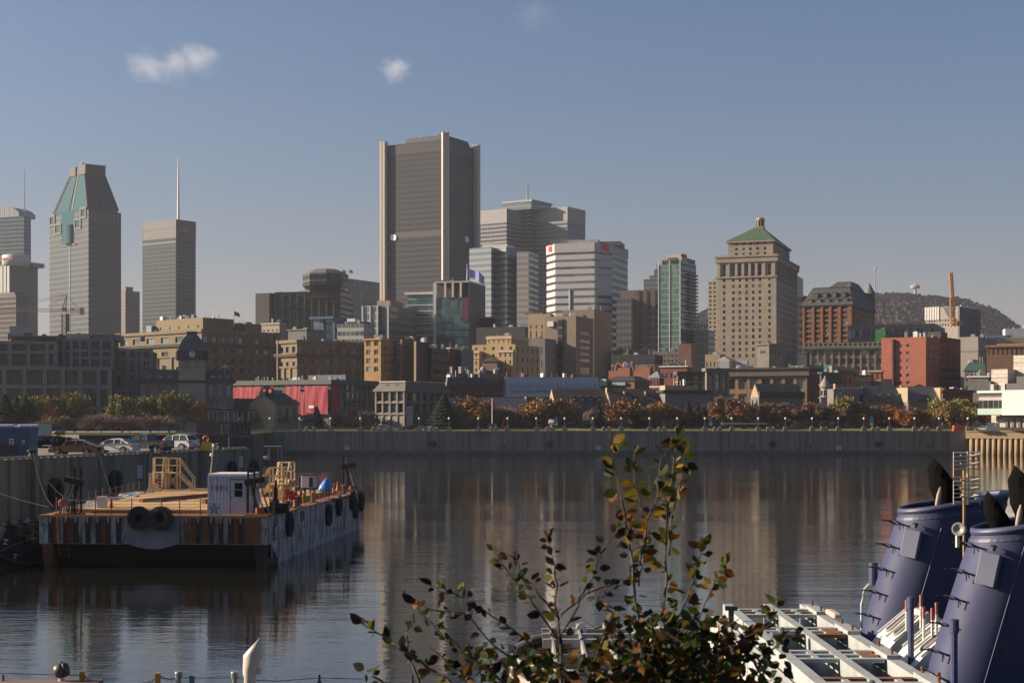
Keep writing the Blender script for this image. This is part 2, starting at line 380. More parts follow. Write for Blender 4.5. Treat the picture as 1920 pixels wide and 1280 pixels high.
def text_obj(body,h,mat,name="lettering",ext=.01,shear=0,parent=None):
    cu=bpy.data.curves.new(name,'FONT');cu.body=body;cu.size=h*1.38;cu.extrude=ext;cu.align_x='CENTER';cu.shear=shear;cu.resolution_u=3
    o=bpy.data.objects.new(name,cu);COL.objects.link(o);bpy.context.view_layer.update()
    me=bpy.data.meshes.new_from_object(o.evaluated_get(bpy.context.evaluated_depsgraph_get()));bpy.data.objects.remove(o)
    me.materials.clear();me.materials.append(mat);return link(name,me,parent)
# ------------------------------------------------------------------ air, water, land
hm=bpy.data.materials.new("haze_air");hm.use_nodes=True;t=hm.node_tree;t.nodes.clear()
vo=t.nodes.new("ShaderNodeVolumePrincipled");ou=t.nodes.new("ShaderNodeOutputMaterial");t.links.new(vo.outputs[0],ou.inputs['Volume'])
vo.inputs['Color'].default_value=(.84,.87,.98,1);vo.inputs['Density'].default_value=.000055;vo.inputs['Density Attribute'].default_value="";vo.inputs['Anisotropy'].default_value=.25
m=MB();m.box(-2600,2600,-120,4300,-2.5,330)
hz=m.build("haze",hm);tag(hz,"thin autumn haze over harbour and city",kind='stuff')
# water
t=NT("harbour_water");tc=t.n("TexCoord");mp=t.n("Mapping");t.l(tc.outputs['Object'],mp.inputs[0])
def wv(sx,sy,det,rough=.55,dist=0):
    q=t.n("Mapping");t.l(tc.outputs['Object'],q.inputs[0]);q.inputs[3].default_value=(sx,sy,1)
    o=t.n("TexNoise");t.l(q.outputs[0],o.inputs[0]);o.inputs['Scale'].default_value=1;o.inputs['Detail'].default_value=det;o.inputs['Roughness'].default_value=rough;o.inputs['Distortion'].default_value=dist;return o.outputs[0]
w1,w2,w3=wv(.22,.75,4,.6,.4),wv(1.1,2.6,3),wv(.05,.16,2)
patch=t.ramp(wv(.006,.028,4,.6,.3),[(.42,.35),(.66,1.0)])
hgt=t.math('MULTIPLY',t.math('ADD',t.math('ADD',t.math('MULTIPLY',w1,.75),t.math('MULTIPLY',w2,.42)),t.math('MULTIPLY',w3,.9)),patch)
bp=t.n("Bump");t.l(hgt,bp.inputs['Height']);bp.inputs['Strength'].default_value=.40;bp.inputs['Distance'].default_value=.085
t.l(bp.outputs[0],t.b.inputs['Normal']);t.b.inputs['Base Color'].default_value=(.012,.011,.008,1)
t.l(t.math('MULTIPLY_ADD',patch,.05,.02),t.b.inputs['Roughness']);t.b.inputs['IOR'].default_value=2.1;t.b.inputs['Specular Tint'].default_value=(.92,.97,1,1)
m=MB();m.face((-1200,-100,0),(1200,-100,0),(1200,436,0),(-1200,436,0));tag(m.build("water",t.mat),kind='structure')
DQ=435.0  # distance of the quay wall across the basin
ground=surf("town_ground",(.10,.095,.085),.95,vs=.05)
m=MB();m.face((-2550,DQ+3,ZG),(2550,DQ+3,ZG),(2550,4250,ZG),(-2550,4250,ZG));tag(m.build("ground",ground),kind='structure')
m=MB();m.face((-14000,4250,ZG-.5),(14000,4250,ZG-.5),(14000,20000,ZG-.5),(-14000,20000,ZG-.5))
tag(m.build("far_plain_ground",surf("far_plain",(.09,.085,.08),1,vs=.002)),kind='structure')
lawn=surf("lawn",(.22,.21,.045),.95,var=.3,vs=.12)
m=MB();m.loft([[(x,DQ+5.5,ZG-.3),(x,DQ+5.5,ZG+.2),(x,DQ+19,ZG+1.0),(x,DQ+26,ZG+1.0),(x,DQ+26,ZG-.3)] for x in (X(470,DQ),X(1822,DQ))]);tag(m.build("grass",lawn),kind='stuff')
m=MB();m.face((X(380,DQ),DQ+1.6,ZG+.004),(X(1826,DQ),DQ+1.6,ZG+.004),(X(1826,DQ),DQ+5.5,ZG+.004),(X(380,DQ),DQ+5.5,ZG+.004))
tag(m.build("promenade_path",surf("promenade_paving",(.26,.23,.19),.9,courses=.8)),kind='structure')
# far quay wall
conc=surf("quay_concrete",(.235,.215,.18),.9,var=.3,vs=.10,streak=.85,stcol=(.05,.048,.043),stu=.55,stv=.02,bump=.15,bs=1.2)
conc2=surf("quay_concrete_foot",(.10,.098,.088),.9,var=.35,vs=.2,streak=.6,stu=.7,stv=.05)
wl,wr=X(330,DQ),X(1826,DQ)
q=empty("quay_wall",((wl+wr)/2,DQ,0),0,"long grey streaked concrete quay wall across the far side of the water","quay wall")
npan=19
for k in range(npan):
    a=wl+(wr-wl)*k/npan-(wl+wr)/2;b=wl+(wr-wl)*(k+1)/npan-(wl+wr)/2;m=MB()
    m.box(a+.04,b-.04,0,1.6,1.05,ZG-.45);m.box(a+.03,b-.03,-.12,1.6,ZG-.45,ZG)
    m.build("wall_panel",conc,q)
m=MB();m.box(wl-(wl+wr)/2,wr-(wl+wr)/2,-.55,1.6,-2,1.05);m.build("footing",conc2,q)
m=MB();m.box(wl-(wl+wr)/2,wr-(wl+wr)/2,.25,1.59,1.0,ZG-.5);m.build("wall_core",conc2,q)
def tyre_mesh(R0,r,name="tyre",n=24):
    m=MB();m.smooth=True;prof=[(R0-r*1.0,-.42*r),(R0-r*1.0,.42*r),(R0-r*.5,.8*r),(R0+r*.55,.85*r),(R0+r*.95,.6*r),(R0+r,0),(R0+r*.95,-.6*r),(R0+r*.55,-.85*r),(R0-r*.5,-.8*r)]
    rings=[[(rr*math.cos(2*math.pi*k/n),yy,rr*math.sin(2*math.pi*k/n)) for rr,yy in prof] for k in range(n+1)]
    m.loft(rings,False);return m.mesh(name,surf("tyre_rubber",(.016,.016,.017),.85,vs=2))
tm=tyre_mesh(.62,.33)
where={812:"below the white parked cars",1030:"below the brown house row",1245:"behind the tall shrub",1449:"below the grey gable house",1646:"nearest the lit pier"}
for px,w in where.items():
    p=P(px,832,DQ-.45);o=link("fender_tyre",tm,None,p);tag(o,f"black tyre on the far quay wall {w}","tyre","tyres hung on the far quay wall")
for px,w in ((651,"below the stone house"),(1122,"left of the shrub"),(1573,"below the dormered slate roofs")):
    m=MB();m.box(-.75,.75,-.06,0,-.55,.55);m.m=1
    for k in range(3):m.box(-.5,.5,-.07,-.061,.25-k*.3,.33-k*.3)
    tag(m.build("wall_notice",[surf("notice_white",(.55,.56,.62),.6),surf("notice_ink",(.12,.12,.16),.6)],None,P(px,839,DQ-.02)),f"small white notice fixed on far quay wall {w}","notice","notices on the far quay wall")
for px,py in ((946,838),(1190,838),(1410,838),(1520,838),(1740,838)):
    m=MB();m.box(-.5,.5,-.12,0,.2,.45);m.box(-.18,.18,-.12,0,-.5,.2)
    tag(m.build("mooring_bracket",surf("dark_iron",(.03,.03,.03),.7),None,P(px,py,DQ-.02)),"small dark iron bracket on the far quay wall","bracket","iron brackets on the far quay wall")
# ------------------------------------------------------------------ hill behind the town
t=NT("autumn_hill");n1=t.noise(t.uv(obj=True),.012,6,.7);n2=t.noise(t.uv(obj=True),.07,4,.8)
c=t.ramp(t.math('ADD',t.math('MULTIPLY',n1,.5),t.math('MULTIPLY',n2,.5)),[(.34,(.015,.012,.012)),(.48,(.034,.02,.016)),(.58,(.06,.028,.018)),(.68,(.03,.02,.016))])
t.l(c,t.b.inputs['Base Color']);t.b.inputs['Roughness'].default_value=1;hillm=t.mat
DH=2700.0
prof=[(1180,760),(1260,622),(1310,588),(1345,572),(1500,560),(1600,555),(1640,552),(1668,551),(1700,552),(1730,556),(1765,559),(1790,560),(1815,568),(1840,576),(1860,589),(1875,599),(1886,611),(1900,640),(1925,700),(1960,760)]
def hz_at(px):
    for (a,ya),(b,yb) in zip(prof,prof[1:]):
        if a<=px<=b:return ya+(yb-ya)*(px-a)/(b-a)
    return 780
NX,NY=330,34;vv=[];hr=random.Random(3)
for j in range(NY):
    s_=j/(NY-1)
    for i in range(NX):
        px=1180+780*i/(NX-1);top=Z(hz_at(px)+7,DH)-ZG
        k=math.sin(min(1,s_*1.0)*math.pi/2)**1.25
        z=ZG+top*k+(hr.uniform(-1,1)*2.5*min(1,top/60) if s_>.05 else 0)-1
        vv.append((X(px,DH)*(1-.10*(1-s_)),DH-620*(1-s_),z))
for i in range(NX):
    px=1180+780*i/(NX-1);vv.append((X(px,DH),DH+500,ZG-2))
fs=[(j*NX+i,j*NX+i+1,(j+1)*NX+i+1,(j+1)*NX+i) for j in range(NY) for i in range(NX-1)]
m=MB();m.smooth=False;m.v=vv;m.idx(0,fs);tag(m.build("hill",hillm),kind='structure')
# trees that stand along the crest and flank: clumps of leaves, one body of woodland
m=MB();cols=[surf("hill_tree_rust",(.06,.026,.018),1,vs=.02),surf("hill_tree_brown",(.034,.023,.02),1,vs=.02),surf("hill_tree_dark",(.02,.017,.017),1,vs=.02)]
for k in range(7500):
    i=hr.randrange(NX);j=min(NY-1,int(NY*(1-hr.random()**1.6*.95)));x,y,z=vv[j*NX+i]
    if z<ZG+12:continue
    r=hr.uniform(2.5,5.5);m.m=hr.choice((0,0,1,1,2))
    for q_ in range(3):
        a=hr.uniform(0,6.28);dx,dz=math.cos(a)*r,math.sin(a)*r*.8;ox,oz=hr.uniform(-3,3),hr.uniform(0,6)
        m.face((x+ox-dx*.6,y-2+hr.uniform(-3,3),z+oz-dz*.6),(x+ox+dz*.5,y-3,z+oz-dx*.4),(x+ox+dx*.6,y-2,z+oz+dz*.6),(x+ox-dz*.5,y-1+hr.uniform(-3,3),z+oz+dx*.5))
tag(m.build("hillside_woods",cols),kind='stuff')
m=MB();m.lathe([(3,-6),(2.4,4),(2.2,10),(8,11),(8.5,15),(3,17),(1.2,18),(.5,23)],12)
tag(m.build("lookout_tower",surf("tower_pale",(.42,.38,.36),.8),None,P(1716,552,DH-30)),"small pale tower with a wide head on the hilltop","tower")
m=MB();m.tube([(0,0,-10),(0,0,46)],[1.1,.6],6);m.lathe([(.5,42),(2.2,43),(2.2,46),(.4,47)],8)
for k in range(9):m.box(-1.6,1.6,-.3,.3,k*5,k*5+.8)
tag(m.build("radio_mast",surf("mast_pale",(.42,.40,.40),.7),None,P(1641,553,DH-60)),"thin pale lattice radio mast at the left end of the visible hill","mast")
# ------------------------------------------------------------------ clouds
def cloud(name,label,px,py,w,h,blobs,dens,seed,d=9000):
    t=bpy.data.materials.new(name);t.use_nodes=True;n=t.node_tree;n.nodes.clear();N=lambda k,**kw:[setattr(o := n.nodes.new("ShaderNode"+k),a,b) for a,b in kw.items()] and o or n.nodes.new("ShaderNode"+k)
    tc=n.nodes.new("ShaderNodeTexCoord");out=n.nodes.new("ShaderNodeOutputMaterial");pv=n.nodes.new("ShaderNodeVolumePrincipled");n.links.new(pv.outputs[0],out.inputs['Volume'])
    def mth(op,a,b,c=None):
        o=n.nodes.new("ShaderNodeMath");o.operation=op
        for i,v in enumerate((a,b,c)):
            if v is None:continue
            if hasattr(v,'is_linked'):n.links.new(v,o.inputs[i])
            else:o.inputs[i].default_value=v
        return o.outputs[0]
    no=n.nodes.new("ShaderNodeTexNoise");n.links.new(tc.outputs['Object'],no.inputs[0]);no.inputs['Scale'].default_value=5.5/w;no.inputs['Detail'].default_value=6;no.inputs['Roughness'].default_value=.68
    field=None
    for bx,bz,br in blobs:
        mp=n.nodes.new("ShaderNodeMapping");n.links.new(tc.outputs['Object'],mp.inputs[0]);mp.inputs[1].default_value=(-bx*w/br/w*1.0,0,-bz*w/br/w);mp.inputs[3].default_value=(1/(br*w),1/(br*w*1.2),1.25/(br*w))
        ln=n.nodes.new("ShaderNodeVectorMath");ln.operation='LENGTH';n.links.new(mp.outputs[0],ln.inputs[0])
        v=mth('SUBTRACT',1.0,ln.outputs['Value']);field=v if field is None else mth('MAXIMUM',field,v)
    dn=mth('MULTIPLY',mth('MAXIMUM',mth('ADD',mth('MULTIPLY',mth('SUBTRACT',no.outputs[0],.5),2.6),mth('SUBTRACT',field,.12)),0.0),dens)
    n.links.new(dn,pv.inputs['Density']);pv.inputs['Color'].default_value=(1,1,1,1);pv.inputs['Density Attribute'].default_value="";pv.inputs['Anisotropy'].default_value=.1
    m=MB();m.smooth=True;rings=[]
    for i in range(1,9):
        a=math.pi*i/9;rings.append([(w*.62*math.sin(a)*math.cos(b*math.pi/8),w*.4*math.sin(a)*math.sin(b*math.pi/8),-h*.75*math.cos(a)) for b in range(16)])
    m.loft(rings);o=m.build(name,t,None,P(px,py,d));tag(o,label,"cloud")
cloud("cloud","longer of two small pale clouds, two soft humps high over the left towers",325,122,560,190,[(-.26,-.03,.26),(.02,.0,.24),(.26,.09,.26)],.0027,1)
cloud("cloud","smaller round pale cloud above the tallest dark tower",741,131,250,170,[(0,0,.42),(.12,.1,.25)],.0048,2)
cloud("cloud","very faint thin wisp of cloud at the top middle of sky",1000,28,330,200,[(0,0,.45)],.0005,3)
# ------------------------------------------------------------------ towers of the skyline
stone_lt=surf("stone_warm",(.40,.325,.25),.9,var=.12,vs=.2,courses=.5,streak=.35,stcol=(.16,.125,.095),stu=.25,stv=.02)
stone_gr=surf("stone_grey",(.23,.21,.195),.9,var=.15,vs=.2,courses=.5,streak=.4,stcol=(.09,.085,.08))
dark_bronze=surf("bronze_dark",(.035,.034,.036),.5,var=.1)
white_con=surf("concrete_pale",(.55,.50,.44),.8,var=.1,streak=.25,stcol=(.3,.27,.24),stv=.01)
steel=surf("steel_grey",(.25,.25,.26),.5,.3)
logo_red=surf("logo_red",(.62,.03,.03),.5,var=.05)
offwhite=surf("panel_offwhite",(.62,.58,.53),.6,var=.06)
# tallest dark tower with pale corner piers
b=Bd("office_tower","tallest dark bronze office tower with pale concrete corner piers","tower",1075,29,724,834,889,262,None)
cw=curtain("dark_tower_facade",(.007,.008,.011),(.02,.022,.027),(.056,.056,.058),1.55,3.75,.36,.50,(.044,.044,.047),.3,.2,.02)
cwu=curtain("dark_tower_louvre",(.03,.03,.032),(.045,.042,.042),(.075,.068,.062),1.55,12,.42,0,None,.4,.2,.0)
b.vol(mat=cw,name="shaft",zbot=0,L=[(262,)],Rr=[(262,)])
dkl=surf("tower_band_dark",(.022,.022,.026),.6)
b.band(430,441,.12,dkl,name="mechanical_band");b.band(264,282,.10,cwu,name="louvre_band")
b.frust("crown",(.27,.97),(.08,.93),261.9,250,(.30,.94),(.12,.9),dkl);b.clutter(8,(.4,.9),(.2,.8),250,None,2.5)
for nm,fx_,fy_,w in (("corner_pier",0,0,4.2),("corner_pier",1,0,4.6),("corner_pier",1,1,4.2)):
    m=MB();zt=b.z(255) if not (fx_==1 and fy_==0) else b.z(249);o=w/2
    for sx in (-1,1):
        m.box(sx*w*.29-w*.21,sx*w*.29+w*.21,-w*.5,w*.5,0,zt)
    m.box(-w*.10,w*.10,-w*.42,w*.42,0,zt-2)
    m.build(nm,surf("pier_concrete",(.52,.46,.39),.85,var=.12,streak=.4,stcol=(.25,.21,.18),stv=.01),b.e,(b.fx(fx_)+(1.2 if fx_ else -1.2),b.fy(fy_)+(1.2 if fy_ else -1.2),0),R(45) if (fx_==1 and fy_==0) else 0)
for side,c in (('L',.13),('R',.72)):
    m=MB();pts=[(-2.6,-1.6),(1.6,-2.2),(2.7,-1.1),(2.7,1.4),(1.2,2.3),(-2.2,2.0)]
    m.loft([[(x_,0,z_) for x_,z_ in pts],[(x_*.97,-.4,z_*.97) for x_,z_ in pts]])
    p=(b.fx(c),-.3,b.z(439)) if side=='L' else (b.fx(1)+.3,b.fy(c),b.z(441))
    m.build("emblem",surf("emblem_white",(.85,.85,.85),.5),b.e,p,0 if side=='L' else R(90))
b.pole(.45,.5,250,236,.25);b.pole(.05,.3,262,246,.15);b.done()
# teal topped tower
b=Bd("office_tower","pointed tower with teal glass sloping roof and square stone corner turrets","tower",1250,45,93,166,227,393,None)
gst=curtain("teal_tower_facade",(.016,.042,.052),(.03,.064,.076),(.036,.040,.046),3.1,4.4,.40,.34,(.11,.094,.08),.2,.35,.04)
gsr=curtain("teal_tower_side",(.025,.03,.045),(.045,.05,.07),(.085,.075,.08),2.4,4.4,.45,.40,(.085,.078,.085),.3,.3,.04)
teal=seam("teal_glass",(.025,.105,.125),3.4,.7,.0,1,.75);teal.node_tree.nodes["Principled BSDF"].inputs["Specular IOR Level"].default_value=.1
tealR=seam("roof_slate_teal",(.03,.042,.055),2.5,.35,.4)
tg=surf("turret_granite",(.19,.15,.13),.8,var=.12)
b.vol(mat=gst,L=[(393,)],Rr=[(393,)],x=(0,1),name="shaft")
m=MB();x1=b.fx(1);m.face((x1+.05,0,0),(x1+.05,b.wR,0),(x1+.05,b.wR,b.z(399)),(x1+.05,0,b.z(399)));m.build("side_facade",gsr,b.e)
m=MB();a,c_=b.z(388),b.z(319);w,dd=b.wL,b.wR
lo=[(-w*.93,dd*.05,a),(-w*.05,dd*.05,a),(-w*.05,dd*.96,a),(-w*.93,dd*.96,a)];hi=[(-w*.68,dd*.26,c_),(-w*.30,dd*.26,c_),(-w*.30,dd*.86,c_),(-w*.68,dd*.86,c_)]
lo0=[(p[0],p[1],b.z(394)) for p in lo]
m.face(lo[0],lo[1],hi[1],hi[0]);m.face(lo0[0],lo0[1],lo[1],lo[0]);m.m=1;m.face(lo[1],lo[2],hi[2],hi[1]);m.face(lo[2],lo[3],hi[3],hi[2]);m.face(lo[3],lo[0],hi[0],hi[3]);m.face(lo0[1],lo0[2],lo[2],lo[1]);m.face(lo0[3],lo0[0],lo[0],lo[3]);m.face(lo0[2],lo0[3],lo[3],lo[2]);m.m=2;m.face(*hi)
m.build("sloping_roof",[teal,tealR,tealR],b.e)
ridge=surf("roof_ribs",(.035,.035,.04),.6)
m=MB()
for p,q_ in ((lo[0],hi[0]),(lo[1],hi[1]),(lo[2],hi[2])):m=MB();m.bar(p,q_,1.6);m.build("roof_rib",ridge,b.e)
for k in (.45,.55):
    m=MB();m.bar(Vector(lo[0]).lerp(Vector(lo[1]),k),Vector(hi[0]).lerp(Vector(hi[1]),k),.9);m.build("roof_rib",ridge,b.e)
m=MB();m.bar(Vector(lo[1]).lerp(Vector(lo[2]),.45),Vector(hi[1]).lerp(Vector(hi[2]),.45),2.6);m.build("roof_rib",ridge,b.e)
m=MB();m.box(-w*.70,-w*.53,dd*.24,dd*.87,b.z(319.2),b.z(302));m.box(-w*.45,-w*.28,dd*.24,dd*.87,b.z(319.2),b.z(300));m.box(-w*.529,-w*.451,dd*.27,dd*.85,b.z(319.2),b.z(304));m.build("crown",surf("crown_dark",(.05,.043,.042),.7),b.e)
m=MB();m.lathe([(1.6,0),(1.6,1.2),(.9,2.3),(.1,2.6)],10);m.build("dome",offwhite,b.e,(-w*.40,dd*.3,b.z(300)))
m=MB();m.bar((-w*.38,dd*.2,b.z(299)),(-w*.28,dd*.9,b.z(299)),.5);m.build("gantry",offwhite,b.e)
def turret(f0,f1,y0,y1,side):
    m=MB();za,zb=b.z(y1),b.z(y0);s0,s1=b.fx(f0),b.fx(f1);t_=1.5
    m.box(s0,s1,-.7,-.02,za,za+t_);m.box(s0,s1,-.7,-.02,zb-t_,zb);m.box(s0,s0+t_,-.7,-.02,za+t_,zb-t_);m.box(s1-t_,s1,-.7,-.02,za+t_,zb-t_)
    m.m=1;m.face((s0+t_,-.1,za+t_),(s1-t_,-.1,za+t_),(s1-t_,-.1,zb-t_),(s0+t_,-.1,zb-t_))
    m.m=0;m.box(s0,s1,-.018,8,b.z(393)+.02,max(zb,b.z(393)+.1));m.build("corner_turret",[tg,teal],b.e)
turret(.0,.15,391,412,'L');turret(.14,.31,409,430,'L');turret(.80,.95,387,408,'L');turret(.65,.82,406,427,'L')
m=MB();za,zb=b.z(452),b.z(416)
for k in range(8):
    a0,a1=math.pi*(1+k/8),math.pi*(1+(k+1)/8);m.face(*[(b.fx(.52)+math.cos(q_)*w*.095,math.sin(q_)*w*.045-.12,z_) for q_,z_ in ((a0,za),(a1,za),(a1,zb),(a0,zb))])
m.face(*[(b.fx(.52)+math.cos(math.pi*(1+k/8))*w*.095,math.sin(math.pi*(1+k/8))*w*.045-.12,zb) for k in range(9)]);m.build("bay_window",teal,b.e)
m=MB();m.box(b.fx(.32),b.fx(.64),-.06,-.02,b.z(452),b.z(393.5));m.build("glass_panel",teal,b.e)
m=MB();m.box(b.fx(.51),b.fx(.54),-.3,-.02,0,za);m.build("glass_strip",glass("strip_teal",(.05,.12,.13),.2),b.e)
m=MB();m.box(b.fx(.34),b.fx(.70),-.9,-.03,b.z(455),b.z(452.4));m.build("ledge",tg,b.e)
m=MB()
for k in range(9):m.box(b.fx(1)+.06,b.fx(1)+.4,b.fy(.06+k*.1),b.fy(.06+k*.1)+1.6,b.z(414),b.z(397))
m.build("attic_fins",tg,b.e);b.done()
# small brown-grey block beside it
bg=curtain("greige_block",(.10,.095,.10),(.13,.12,.12),(.20,.165,.15),3.4,3.4,.4,.4,(.20,.165,.15),.4,.1,.05)
b=Bd("apartment_tower","dull grey-brown block half hidden right of the teal topped tower","tower",1380,40,200,235,262,545,None);b.vol(mat=bg,L=[(545,)],Rr=[(545,)]);b.boxp("penthouse",(.5,.95),(.1,.6),545,537,surf("penthouse_grey",(.2,.18,.17),.8));b.pole(.9,.1,537,530,.3);b.done()
# slab with mast
b=Bd("office_tower","flat topped grey tower with a tall white mast on its roof","tower",1450,36,267,330,367,411,None)
cb=curtain("mast_tower_facade",(.010,.017,.022),(.021,.032,.038),(.027,.032,.034),1.75,3.9,.24,.33,(.018,.025,.028),.2,.4,.03,var=.8)
cbu=curtain("mast_tower_top",(.05,.05,.05),(.056,.055,.055),(.03,.03,.031),1.75,30,.3,0,None,.5,.1,0)
b.vol(mat=cb,L=[(411,)],Rr=[(411,)]);b.band(424,411,.15,cbu,name="top_band");b.band(427,424,.2,dkl,name="mechanical_band");b.band(455,451,.2,dkl,name="mechanical_band");b.band(445,427.3,.1,cbu,name="louvre_band")
m=MB();m.lathe([(1.3,0),(1.1,20),(.8,40),(.45,56),(.15,59)],6);m.build("mast",surf("mast_white",(.62,.58,.55),.6),b.e,(b.fx(.98),b.fy(.15),b.z(411)))
m=MB();m.bar((0,0,0),(0,9,.8),.4,1.6);m.bar((.02,1,1.9),(.02,8,2.8),.4,1.4);m.build("logo",surf("logo_dull_red",(.30,.04,.035),.5),b.e,(b.fx(1)+.4,b.fy(.22),b.z(432)))
b.clutter(5,py=411);b.done()
# left edge: curved crown glass tower and hotel block
b=Bd("office_tower","blue glass tower with rounded crown and thin mast, cut by the left edge","tower",1500,22,-95,45,58,405,None)
cl=curtain("left_tower_facade",(.045,.08,.10),(.09,.13,.145),(.07,.09,.10),2.6,3.9,.08,.28,(.065,.088,.095),.14,.5,.04,var=.7)
b.vol(mat=cl,L=[(405,)],Rr=[(405,)])
m=MB();m.smooth=False;n_=14
for k in range(n_):
    f0,f1=k/n_,(k+1)/n_;x0,x1=b.fx(.05+.88*f0),b.fx(.05+.88*f1);dz=lambda f:b.z(405)+(b.z(381)-b.z(405))*math.sqrt(max(0.05,1-(f*.98)**6))
    m.loft([[(x0,.6,b.z(405)),(x0,25,b.z(405)),(x0,25,dz(f0)),(x0,.6,dz(f0))],[(x1-.3,.6,b.z(405)),(x1-.3,25,b.z(405)),(x1-.3,25,dz(f1)),(x1-.3,.6,dz(f1))]])
m.build("crown",seam("crown_ribs",(.24,.26,.27),2.4,.4,.3),b.e)
b.pole(.97,.4,405,316,.6);b.done()
b=Bd("hotel","grey hotel block with cream vertical fins and white drum on its roof","hotel",1320,25,-60,20,71,497,None)
hs=curtain("hotel_side",(.06,.065,.065),(.09,.09,.088),(.125,.122,.116),3.2,3.2,.3,.45,(.125,.122,.116),.4,.15,.04)
b.vol(mat=hs,L=[(497,)],Rr=[(497,)]);b.piers("fin",'L',[.72,.80,.88,.96],2.6,1.0,650,498,offwhite)
m=MB();m.smooth=True;m.lathe([(11.5,0),(11.5,9),(10.8,9.3)],28);m.build("roof_drum",offwhite,b.e,(b.fx(.93),b.fy(.3),b.z(497)))
o=text_obj("Marriott",3.4,logo_red,"lettering",.1,.2,b.e);o.location=(b.fx(.93)-1,b.fy(.3)-11.9,b.z(497)+4.4);o.rotation_euler=(R(90),0,0)
m=MB();m.box(b.fx(.95),b.fx(1)+8,b.fy(.55),b.fy(.98),b.z(497)+.01,b.z(489));m.build("rooftop_plant",steel,b.e);b.clutter(6,(.7,1),(.4,.9),497,[steel,offwhite]);b.done()
b=Bd("office_block","low dark brown block in front of the finned hotel at left edge","building",1150,30,-60,30,53,552,None);b.vol(mat=curtain("dark_block",(.06,.055,.055),(.075,.068,.066),(.05,.045,.045),2,3.6,.2,.5,(.085,.07,.065),.4,.2),L=[(552,)],Rr=[(552,)]);b.boxp("penthouse",(.3,.95),(.1,.8),552,547,dkl);b.done()
# dark block with octagonal lookout
b=Bd("hotel","dark block with vertical piers below an eight-sided lookout storey","building",900,24,479,505,628,549,None,depth=50)
dk=curtain("dark_ribs",(.012,.012,.013),(.02,.02,.02),(.016,.016,.016),2.2,3.4,.15,.3,(.03,.03,.032),.25,.3)
b.vol(mat=surf("brown_concrete",(.06,.052,.045),.85),L=[(549,)],Rr=[(549,)])
m=MB();w_=42;m.box(2,w_,3,30,0,b.z(547));m.build("main_block",dk,b.e,(0,0,0),R(14))
for k in range(9):
    m=MB();m.box(2.5+k*4.4,3.3+k*4.4,2.2,2.99,0,b.z(552));m.build("pier",surf("pier_tan",(.12,.105,.085),.8),b.e,(0,0,0),R(14))
m=MB();m.box(24,41,1.5,22,b.z(560),b.z(541));m.build("lookout_neck",dk,b.e,(0,0,0),R(14))
oc=lambda r,z_:[(r*math.cos(math.pi*(k+.5)/4)*1.0,r*math.sin(math.pi*(k+.5)/4),z_) for k in range(8)]
z0=b.z(543);m=MB();m.loft([oc(11,z0),oc(13.2,z0+1.8),oc(13.2,b.z(515))]);m.build("lookout",curtain("lookout_glass",(.014,.02,.016),(.025,.03,.024),(.014,.014,.013),3.3,3.8,.1,.3,(.04,.045,.038),.15,.4),b.e,(29.5,14,0),R(10))
m=MB();m.loft([oc(13.2,b.z(514.9)),oc(12.2,b.z(513)),oc(7.4,b.z(505.5))]);m.build("lookout_roof",surf("roof_brown",(.17,.125,.10),.8),b.e,(29.5,14,0),R(10))
b.clutter(5,(.3,.9),(.1,.5),549);b.done()
# stepped grey stone block behind
b=Bd("office_block","stepped pale grey stone block behind the eight-sided lookout","building",1400,30,560,650,712,541,None,depth=92)
b.vol(mat=stone_gr,L=[(640,),(541,10,5,.4,.5,'m')],Rr=[(640,),(541,14,5,.35,.5,'m')]);b.vol(mat=stone_gr,x=(.1,.99),y=(.02,.6),z=522,zbot=b.z(541)+.01,L=[(522,9,2,.35,.45,'m')],Rr=[(522,9,2,.3,.45,'m')],name="upper_wall");b.band(523,521.5,.6,stone_gr,(.1,.99),(.02,.6));b.band(543,540.5,.5,stone_gr)
b.vol(mat=stone_gr,x=(.5,1.15),y=(-.3,0),z=575,L=[(600,),(575,4,2,.4,.5)],Rr=[(600,),(575,4,2,.4,.5)],name="front_wing");b.done(60)
for px,py,c_,w in ((626,506,(.6,.3,.28),"leftmost"),(642,507,(.7,.12,.08),"middle, reddest"),(655,508,(.25,.28,.55),"rightmost, bluish")):
    f=empty("flag",P(px,523,1395),0,f"tiny flag on pole above the stepped grey block, {w} of three","flag","three flags over the stepped block")
    m=MB();m.tube([(0,0,0),(0,0,9)],.15,5);m.build("pole",steel,f);m=MB();m.loft([[(0,0,8.6),(0,0,6.2)],[(1.6,.5,7.9),(1.6,.5,5.4)],[(3.2,0,7.2),(3.2,0,4.8)]],False,False);m.build("cloth",surf("flag_cloth_%d"%px,c_,.8),f)
# cross-shaped silver tower
sv=curtain("silver_bands",(.055,.06,.075),(.085,.09,.105),(.27,.255,.25),3.0,3.75,.10,.45,(.29,.27,.26),.25,.3,.03)
svu=curtain("silver_louvre",(.25,.235,.225),(.27,.25,.24),(.38,.35,.33),2.3,60,.35,0,None,.5,.1,0)
b=Bd("office_tower","broad silver tower of cross shaped plan with aerial on a glazed roof pavilion","tower",1400,33,893,950,985,391,None,depth=32)
b.vol(mat=sv,L=[(391,)],Rr=[(391,)],name="wing");b.band(417,391,.12,svu,name="louvre_band")
m=MB();X1,Y1=b.fx(1),b.wR
m.box(X1-6,X1+9,Y1*.8,Y1+30,0,b.z(389));m.build("core",sv,b.e)
def wing(x0,x1,y0,y1,yt):
    m=MB();m.box(x0,x1,y0,y1,0,b.z(yt));m.build("wing",sv,b.e);m=MB();m.box(x0-.12,x1+.12,y0-.12,y1+.12,b.z(yt+26),b.z(yt)+.05);m.build("louvre_band",svu,b.e)
wing(X1+9.02,X1+44,Y1*1.05,Y1*1.05+32,386);wing(X1-60,X1-6.02,Y1*1.2,Y1*1.2+30,398)
